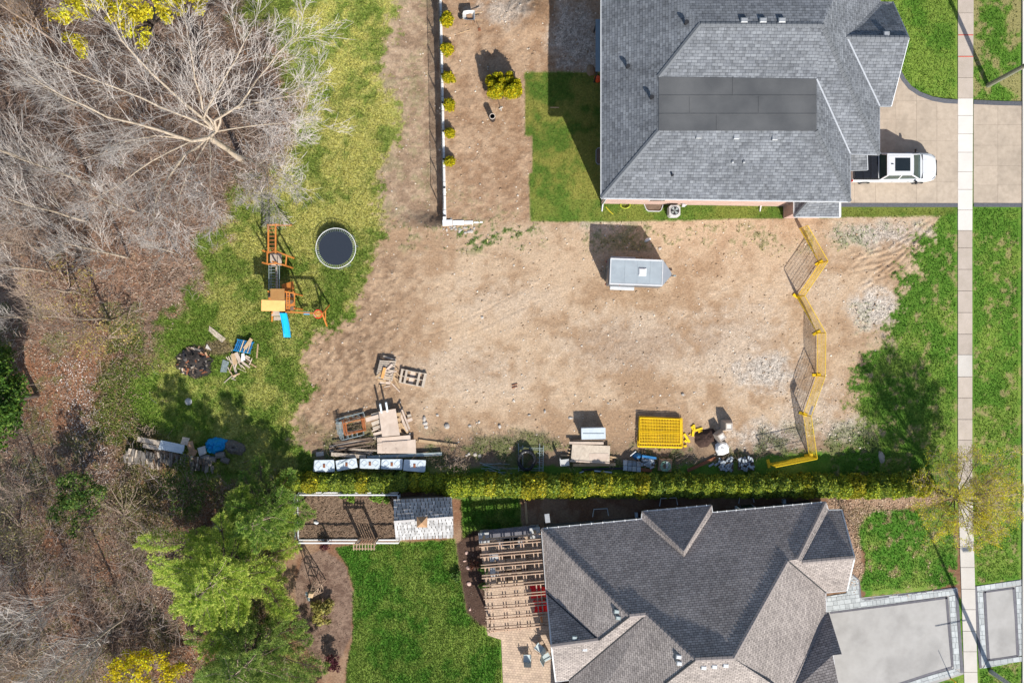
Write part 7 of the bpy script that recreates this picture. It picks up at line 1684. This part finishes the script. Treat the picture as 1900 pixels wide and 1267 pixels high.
# ---- items round the grey house
ac = thing('air_conditioner', 'square white outdoor air conditioner with round fan grille by the brick wall', 'air conditioner', P(1251, 393, 0)); q = P(1252, 391, .8)
mb = MB(); rings = []
for z, sc in ((0, .97), (.04, 1.0), (.74, 1.0), (.80, .94)):
    pts = []
    for k in range(4):
        for da in (-.18, .18): pts.append(Vector((q.x + .50 * sc * math.cos(math.pi / 4 + k * math.pi / 2 + da), q.y + .50 * sc * math.sin(math.pi / 4 + k * math.pi / 2 + da), z)))
    rings.append(pts)
mb.loft(rings); mb.build('casing', m_concgrey, ac); c_ = Vector((q.x, q.y, .805)); MB().disc(c_, .33, 24, .01).build('fan_well', m_dark, ac); MB().ring(c_ + Vector((0, 0, .01)), .33, .02, 24, 5).build('fan_ring', m_gutter, ac)
for k in range(4):
    a = k * math.pi / 2 + .3; mb = MB(); mb.add([c_ + Vector((0, 0, .01)), c_ + Vector((math.cos(a) * .28, math.sin(a) * .28, .015)), c_ + Vector((math.cos(a + .75) * .28, math.sin(a + .75) * .28, .03))], [(0, 1, 2)]); mb.build('fan_blade', m_galv, ac)
ww = thing('window_well', 'mulch-filled window well with pale steel rim against the brick wall', 'window well', P(1213, 385, 0))
pts = [(1194, 377), (1199, 389), (1203, 392), (1223, 392.5), (1227, 390), (1231, 377)]
for a, b2 in zip(pts[:-1], pts[1:]): MB().beam(P(*a, .06), P(*b2, .06), .05, .14).build('rim', m_gutter, ww)
MB().prism([gp(*p) for p in pts], -.04, .055).build('mulch_fill', m_wooddark, ww)
hq = P(1160, 381, 0); hz = thing('garden_hose', 'yellow-green garden hose coiled on the grass by the brick wall', 'hose', hq); mb = MB(); path = []
for i in range(70): a = i * .36; R_ = .30 + .03 * math.sin(i * .9); path.append(hq + Vector((math.cos(a) * R_ * 1.15, math.sin(a) * R_ * .8, .03 + .002 * i)))
mb.tube(path, .02, 5); mb.build('coil', M('lime_hose', (.50, .58, .05), (.42, .50, .04), 6, .5, 0), hz)
mb = MB(); mb.tube([P(1124, 384, .04), P(1130, 391, .04), P(1138, 398, .03)], .035, 6); tag(mb.build('downspout_extension', M('lime_pipe', (.58, .52, .04), (.5, .45, .03), 6, .5, 0)), 'yellow drain pipe extension running over the grass from the house corner', 'pipe')
mt_ = thing('gas_meter', 'white gas meter and pipes beside the air conditioner', 'meter', P(1270, 380, 0)); q = P(1268, 381, .6); MB().box(q, (.22, .2, .28), 0, .03).build('meter_box', m_gutter, mt_); MB().tube([q + Vector((.2, 0, -.6)), q + Vector((.2, 0, .12)), q + Vector((0, 0, .14))], .025, 6).build('riser', m_gutter, mt_); MB().tube([q + Vector((0, 0, -.1)), q + Vector((0, .0, -.6))], .025, 6).build('riser', m_gutter, mt_)
lt = thing('shelter', 'low blue-grey steel sheet roofed shelter along the side of the grey house', 'shelter', P(1108, 84, 0)); zz = 2.2
a4 = [P(1105, 36, zz), P(1105, 133, zz), P(1122, 133, zz + .25), P(1122, 36, zz + .25)]
MB().hexa([p - Vector((0, 0, .05)) for p in a4] + a4).build('roof', M('blue_grey_steel', (.16, .22, .28), (.13, .18, .23), 2, .45, 0, rnd=0), lt)
for p in (a4[0], a4[1]): MB().tube([(p.x + .1, p.y * .995, 0), (p.x + .1, p.y * .995, zz)], .05, 6).build('post', m_dark, lt)
MB().beam(a4[0] + Vector((.05, 0, -.1)), a4[1] + Vector((.05, 0, -.1)), .08, .12).build('fascia', m_dark, lt)
lump('plastic_bag', 'crumpled orange-red bag lying at the corner of the shelter', 'bag', 1108.5, 147, 6, 7, .35, M('orange_red_bag', (.75, .09, .02), (.6, .06, .015), 6, .5, .3), 41, 16, .5)
lump('earth_heap', 'small tan earth pile at the corner of the new sod', 'earth heap', 1097, 131, 9, 11, .25, M('tan_earth', (.27, .18, .11), (.2, .13, .08), 6, .95, .6), 43, 16, .6)
wl = thing('window_well', 'dark covered window well against the shaded side of the grey house', 'window well', P(1113, 290, 0)); MB().prism([gp(*p) for p in [(1106, 278), (1109, 275), (1122, 275), (1122, 305), (1109, 305), (1106, 302)]], -.02, .12).build('cover', m_wooddark, wl)
MB().tube([P(1122, 275, .13), P(1109, 275, .13), P(1106, 279, .13), P(1106, 301, .13), P(1109, 305, .13), P(1122, 305, .13)], .03, 6).build('rim', m_grey, wl)
# wheelbarrow with tools
wq = P(871, 31, 0); wbw = thing('wheelbarrow', 'grey tray wheelbarrow with pale handles on the bare backyard', 'wheelbarrow', wq); mb = MB(); rings = []
c = P(870, 30, .55)
for sc, z, dx in ((.55, .30, .05), (1.0, .68, 0), (1.04, .70, 0), (.92, .66, 0), (.5, .36, .05)):
    rings.append([Vector((c.x + dx + x * sc, c.y + y * sc, z)) for x, y in ((-.42, -.12), (-.36, -.28), (-.1, -.33), (.36, -.33), (.42, -.28), (.42, .28), (.36, .33), (-.1, .33), (-.36, .28), (-.42, .12))])
mb.loft(rings); mb.build('tray', m_concgrey, wbw)
lump_ = MB(); lump_.box(c + Vector((.02, .02, -.13)), (.4, .34, .12), .3, .05); lump_.build('soil_load', m_card, wbw)
for s_ in (-.26, .26): MB().beam(c + Vector((-.5, s_ * .3, -.28)), c + Vector((1.0, s_ * 1.15, .0)), .04, .04).build('handle', m_woodnew, wbw); MB().tube([c + Vector((.35, s_, -.15)), c + Vector((.4, s_, -.55))], .018, 5).build('leg', m_dark, wbw)
mb = MB(); mb.tube([c + Vector((-.55, -.04, -.36)), c + Vector((-.55, .04, -.36))], .18, 14); mb.build('wheel', m_tyre, wbw)
mb = MB(); mb.tube([P(850.5, 62.5, .03), P(873, 55.5, .03)], .022, 6); tag(mb.build('tool_handle', m_woodnew), 'pale wooden tool handle lying on the dirt below the wheelbarrow', 'tool')
sv_ = thing('shovel', 'dark shovel lying on the dirt behind the wheelbarrow', 'shovel', P(888, 48, 0)); MB().tube([P(885, 41, .05), P(889, 53, .05)], .018, 5).build('handle', m_wooddark, sv_); MB().box(P(889.5, 55, .04), (.18, .24, .03), .2, .01).build('blade', m_rust, sv_)
mx_ = thing('pickaxe', 'long-handled pick lying below the huddle of potted cedars', 'tool', P(926, 190, 0)); MB().tube([P(922, 180, .05), P(929, 200, .05)], .02, 5).build('handle', m_wooddark, mx_); MB().beam(P(926, 203, .06), P(933, 199, .06), .07, .06).build('head', m_stone, mx_); MB().beam(P(929, 199, .06), P(930, 206, .06), .07, .05).build('head', m_stone, mx_)
for a in ((863, 48, 867, 47), (1021, 200, 1037, 200)): board(*a, .06, .02, .03, m_woodnew, 'stick', 'pale stick lying by the wheelbarrow' if a[0] < 900 else 'thin pale stick lying on the new sod', 'stick')
q = P(914, 222, 0); pp_ = thing('drain_pipe', 'upright black drain pipe with pale rim standing in the bare yard', 'pipe', q); MB().lathe([(.20, 0), (.20, .88), (.165, .88), (.165, .3)], q, 18).build('pipe_wall', m_black, pp_); MB().ring(q + Vector((0, 0, .88)), .19, .03, 20, 5).build('rim', m_conc, pp_)
lump('stone_litter', 'white broken plaster lump in the trailer shadow', 'debris', 1201, 445, 7, 3, .12, m_white, 51, 12, .6, .5)

# ---- street furniture
up_ = thing('utility_pole', 'greenish wooden utility pole on the verge by the driveway', 'utility pole', P(1833, 159, 0)); q = P(1833, 159, 0)
MB().tube([q + Vector((0, 0, -.1)), q + Vector((0, 0, 10.5))], [.17, .12], 10).build('pole', M('treated_timber', (.22, .23, .16), (.15, .15, .11), 8, .85), up_); MB().beam(q + Vector((-1.1, 0, 9.8)), q + Vector((1.1, 0, 9.8)), .1, .12).build('crossarm', m_wooddark, up_)
for x in (-.95, 0, .95): MB().lathe([(.03, 0), (.06, .05), (.05, .16), (.02, .2)], q + Vector((x, 0, 9.86)), 8).build('insulator', m_grey, up_)
sl_ = thing('street_light', 'grey metal street light pole with curved arm beside the paver driveway', 'street light', P(1838, 1245, 0)); q = P(1838, 1245, 0)
MB().tube([q + Vector((0, 0, -.05)), q + Vector((0, 0, 8.8))], [.16, .09], 10).build('pole', m_grey, sl_)
MB().tube([q + Vector((0, 0, 7.0)), q + Vector((.5, .05, 7.5)), q + Vector((1.3, .08, 7.7)), q + Vector((1.9, .1, 7.65))], .035, 6).build('arm', m_grey, sl_); MB().box(q + Vector((2.1, .1, 7.62)), (.6, .24, .14), .05, .04).build('lamp_head', m_grey, sl_)
MB().tube([q + Vector((0, 0, 3.3)), q + Vector((-2.35, -.42, 3.25))], .03, 6).build('bracket_arm', m_grey, sl_)
mp = thing('marker_post', 'slim marker post with bright yellow sleeve on the grass by the sidewalk', 'post', P(1764, 1258, 0)); q = P(1764, 1258, 0); MB().tube([q, q + Vector((0, 0, .7))], .05, 8).build('sleeve', m_yellow, mp); MB().tube([q + Vector((0, 0, .7)), q + Vector((0, 0, 1.8))], .02, 6).build('rod', m_dark, mp)

# ---- neighbour's vegetable garden fence, arbour, windmill
gf = thing('garden_fence', 'white post-and-rail wire fence around the brown vegetable bed', 'fence', P(647, 958, 0)); hF = 1.0
B4 = [(552.5, 913.5), (742, 913.5), (742, 1001), (554, 1001)]
def gpost(u, v, h=hF): q = P(u, v, 0); MB().box((q.x, q.y, h / 2), (.09, .09, h), 0).build('post', m_white, gf)
def grail(a, b2, z, w=.09, h=.07): MB().beam(P(*a, 0) + Vector((0, 0, z)), P(*b2, 0) + Vector((0, 0, z)), w, h).build('rail', m_white, gf)
segs = [(B4[0], B4[1]), (B4[0], B4[3]), (B4[3], (668, 1001)), ((702, 1001), B4[2]), (B4[1], (742, 926))]
for a, b2 in segs:
    for z in (.08, hF): grail(a, b2, z)
    L = (P(*a) - P(*b2)).length; n = max(1, round(L / 2.0))
    for i in range(n + 1): gpost(*lerp2(a, b2, i / n))
    mb = MB(); m = int(L / .11)
    for i in range(1, m): p = P(*lerp2(a, b2, i / m), 0); mb.beam(p + Vector((0, 0, .1)), p + Vector((0, 0, hF - .03)), .005, .005)
    for z in (.3, .5, .7, .85): mb.beam(P(*a, 0) + Vector((0, 0, z)), P(*b2, 0) + Vector((0, 0, z)), .005, .005)
    if m > 1: mb.build('wire_mesh', m_galv, gf)
ab = thing('garden_arbour', 'wooden slatted arbour gate in the white garden fence', 'arbour', P(685, 1000, 0)); zA = 2.15
for u, v in ((669, 996), (701, 996), (669, 1003), (701, 1003)): q = P(u, v, 0); MB().beam((q.x, q.y, 0), (q.x, q.y, zA), .08, .08).build('post', m_cedarwood, ab)
for v in (996, 1004): q, r_ = P(665, v, 0), P(705, v, 0); MB().beam(q + Vector((0, 0, zA)), r_ + Vector((0, 0, zA)), .05, .14).build('beam', m_woodnew, ab)
for i in range(8): u = 667 + i * 5.2; MB().beam(P(u, 993.5, 0) + Vector((0, 0, zA + .1)), P(u, 1006.5, 0) + Vector((0, 0, zA + .1)), .05, .07).build('slat', m_cedarwood, ab)
for i in range(7): q = P(672 + i * 4.4, 1001, 0); MB().beam((q.x, q.y, .1), (q.x, q.y, 1.0), .07, .03).build('gate_picket', m_cedarwood, ab)
wm = thing('garden_windmill', 'small wooden lattice windmill tower standing in the round mulch bed', 'ornament', P(592, 1084, 0)); c = P(592, 1084, 0); hT = 2.4; rzw = -.2
def cor(f, k): r_ = .42 * (1 - f) + .13 * f; return c + rotz((r_ * (1 if k in (0, 3) else -1), r_ * (1 if k in (0, 1) else -1), hT * f), rzw)
for k in range(4): MB().beam(cor(0, k), cor(1, k), .05, .05).build('leg', m_cedarwood, wm)
for f0, f1 in ((.0, .35), (.35, .65), (.65, .95)):
    for k in range(4):
        MB().beam(cor(f1, k), cor(f1, (k + 1) % 4), .035, .05).build('rail', m_cedarwood, wm); MB().beam(cor(f0, k), cor(f1, (k + 1) % 4), .025, .03).build('brace', m_cedarwood, wm)
MB().box(c + Vector((0, 0, hT + .14)), (.32, .32, .28), rzw, .04).build('head', m_woodnew, wm)
for k in range(8):
    a = k * math.pi / 4; q = c + Vector((-.22, -.10, hT + .14)); e = Vector((-.35 * math.cos(a), .9 * math.cos(a), math.sin(a))).normalized() * .34; MB().beam(q, q + e, .09, .012).build('vane', m_galv, wm)
lump('plastic_bag', 'small white bag lying on the vegetable bed soil', 'bag', 586.5, 969, 5, 3.5, .2, m_white, 61, 12, .5, -.6)

# ---- neighbour's pergola and patio things
pg = thing('pergola', 'open timber pergola of paired rafters over the neighbour patio', 'pergola', P(955, 1080, 0)); zP = 2.65
def rl_(i): return (889 + i * 1.7, 1009 + i * 19.4)
for i in range(9):
    for d in (0, 5.2):
        a = (rl_(i)[0], rl_(i)[1] + d); b2 = (1003 + i * 1.75, rl_(i)[1] + d - 9.5); MB().beam(P(*a, zP), P(*b2, zP), .05, .16).build('rafter', m_cedarwood, pg)
for f in (.05, .115, .30, .345, .50, .545, .665, .71, .86, .93):
    a = (890 + 113 * f, 1003 - 10 * f); b2 = (905 + 113 * f, 1178 - 12 * f); MB().beam(P(*a, zP - .14), P(*b2, zP - .14), .075, .10).build('purlin', m_cedarwood, pg)
for u, v in ((897, 1003), (993, 993), (908, 1168), (1006, 1160)): q = P(u, v, zP); MB().beam((q.x, q.y, 0), (q.x, q.y, zP - .18), .15, .15).build('post', m_cedarwood, pg)
for a, b2 in (((890, 1001), (1003, 990)), ((904, 1172), (1018, 1160))): MB().beam(P(*a, zP - .30), P(*b2, zP - .30), .07, .18).build('beam', m_cedarwood, pg)
kt = thing('outdoor_kitchen', 'low grey stone outdoor kitchen wall with pillars at the pergola end', 'outdoor kitchen', P(945, 990, 0))
MB().beam(P(896, 993, .45), P(996, 983, .45), .55, .9).build('stone_wall', m_concgrey, kt); MB().beam(P(896, 993, .93), P(996, 983, .93), .66, .06).build('counter_top', m_paverdark, kt)
for u, v in ((899, 990), (992, 981)): q = P(u, v, 0); MB().box((q.x, q.y, .6), (.62, .62, 1.2), .09, .02).build('pillar', m_concgrey, kt); MB().box((q.x, q.y, 1.24), (.74, .74, .08), .09, .02).build('pillar_cap', m_concgrey, kt)
gl_ = thing('barbecue', 'black barbecue grill standing before the stone kitchen wall', 'barbecue', P(948, 1003, 0)); q = P(948, 1003, 0)
MB().box(q + Vector((0, 0, .45)), (1.0, .55, .8), .09, .03).build('cabinet', m_dark, gl_); MB().tube([q + Vector((-.5, -.05, .9)), q + Vector((.5, .05, .9))], .28, 12).build('hood', m_black, gl_); MB().box(q + Vector((.72, .05, .84)), (.42, .45, .04), .09).build('side_shelf', m_grey, gl_); MB().box(q + Vector((-.72, -.05, .84)), (.42, .45, .04), .09).build('side_shelf', m_grey, gl_)
m_cush = M('beige_cushion', (.50, .38, .27), (.44, .33, .23), 4, .9); m_wicker = M('brown_wicker', (.30, .22, .16), (.22, .16, .11), 20, .8)
def sofa(u, v, w, label, rz=.09):
    o = thing('patio_sofa', label, 'sofa', P(u, v, 0)); q = P(u, v, 0); X = Local(o, rz)
    X.box(0, 0, .18, w, .78, .34, 'base', m_wicker, None, .02); X.box(0, -.33, .5, w, .12, .46, 'backrest', m_wicker, None, .03)
    n = max(1, round(w / .75))
    for i in range(n): X.box(-w / 2 + (i + .5) * w / n, .05, .42, w / n - .05, .62, .13, 'seat_cushion', m_cush, None, .04); X.box(-w / 2 + (i + .5) * w / n, -.24, .62, w / n - .06, .13, .36, 'back_cushion', m_cush, None, .04)
    for s_ in (-1, 1): X.box(s_ * (w / 2 + .05), 0, .32, .10, .78, .60, 'armrest', m_wicker, None, .02)
sofa(948, 1042, 2.1, 'beige cushioned wicker sofa under the pergola near the barbecue'); sofa(950, 1066, 2.1, 'beige cushioned wicker sofa in the middle of the pergola')
for k_, (u, v) in enumerate(((917, 1030), (918, 1058))):
    o = thing('side_table', ('square grey table beside the barbecue end sofa', 'square grey table beside the middle sofa under the pergola')[k_], 'table', P(u, v, 0)); X = Local(o, .09); X.box(0, 0, .46, .62, .62, .05, 'table_top', m_concgrey, None, .01)
    for sx in (-1, 1):
        for sy in (-1, 1): X.box(sx * .26, sy * .26, .22, .05, .05, .44, 'leg', m_dark)
def muskoka(u, v, label, rz):
    o = thing('garden_chair', label, 'chair', P(u, v, 0)); X = Local(o, rz)
    for i in range(5): X.box(.30 - i * .12, 0, .36 - i * .03, .118, .66, .025, 'seat_slat', m_red)
    for i in range(5):
        mb = MB(); mb.beam(X.T(-.26, -.26 + i * .13, .25), X.T(-.66, -.30 + i * .15, 1.0), .14, .03); mb.build('back_slat', m_red, o)
    for s_ in (-1, 1): X.box(.02, s_ * .36, .55, .84, .17, .03, 'armrest', m_red); X.box(.34, s_ * .34, .27, .09, .03, .54, 'leg', m_red); X.box(-.34, s_ * .34, .27, .09, .03, .54, 'leg', m_red)
muskoka(995, 1093, 'red slatted garden chair on the patio, next to the barbecue end', math.pi + .1); muskoka(1001, 1121, 'red slatted garden chair on the patio, next to the open end', math.pi + .1)
m_sling = M('pale_blue_sling', (.52, .60, .60), (.45, .52, .52), 5, .7)
def pchair(u, v, rz, label, up_=.55):
    o = thing('patio_chair', label, 'chair', P(u, v, 0)); X = Local(o, rz); X.box(0, 0, .42, .56, .54, .05, 'seat', m_sling, None, .015)
    mb = MB(); a = [X.T(-.26, -.26, .44), X.T(-.26, .26, .44), X.T(-.42, .24, .44 + up_), X.T(-.42, -.24, .44 + up_)]; mb.hexa(a + [p + Vector((.03, .0, .02)) for p in a]); mb.build('backrest', m_sling, o)
    for sx in (-1, 1):
        for sy in (-1, 1): mb = MB(); mb.tube([X.T(sx * .26, sy * .28, .44), X.T(sx * .30, sy * .30, 0.03)], .016, 5); mb.build('leg', m_wicker, o)
    for sy in (-1, 1): X.box(0, sy * .31, .62, .5, .05, .03, 'armrest', m_wicker); mb = MB(); mb.tube([X.T(.24, sy * .31, .44), X.T(.24, sy * .31, .62)], .014, 5); mb.build('arm_post', m_wicker, o)
pchair(978, 1217, math.pi / 2, 'pale blue patio chair standing alone on the tan pavers'); pchair(1000, 1197, 2.5, 'pale blue patio chair turned diagonally near the brown house'); pchair(1013, 1214, .5, 'pale blue patio chair tipped against the wall of the brown house', .75)
hp = thing('heat_lamp', 'slim grey flat-panel lamp post at the corner of the brown house', 'lamp', P(1010, 968, 0)); q = P(1010, 968, 0); MB().tube([q, q + Vector((0, 0, 1.9))], .03, 6).build('post', m_dark, hp); MB().box(P(1015.5, 961, 2.1), (.34, .62, .05), .12, .01).build('panel', m_grey, hp)
for k_, (u, v) in enumerate(((1180, 954), (1453, 929))): q = P(u, v, 0); tag(MB().box(q + Vector((0, 0, .2)), (.2, .35, .4), .1, .03).build('utility_box', m_whiteplastic), ('small white utility box between bay and window well of the brown house', 'small white utility box near the front end of the brown house')[k_], 'box')
board(975, 930, 978, 972, .16, .01, .03, m_woodnew, 'plank', 'narrow pale plank lying in the shaded grass beside the hedge', 'plank')
for u, v, s_ in ((866, 1025, .12), (868, 1053, .14), (870, 1082, .15), (872, 1130, .10), (862, 1040, .1)): rock(u, v, s_, 'small pink stone set in the dark planting bed', 'pink stones in the dark bed', m_brick)
lump('stone_litter', 'white concrete spill on the shaded grass beside the fence end', 'debris', 1636, 848, 5, 12, .06, m_conc, 71, 12, .4, .2)
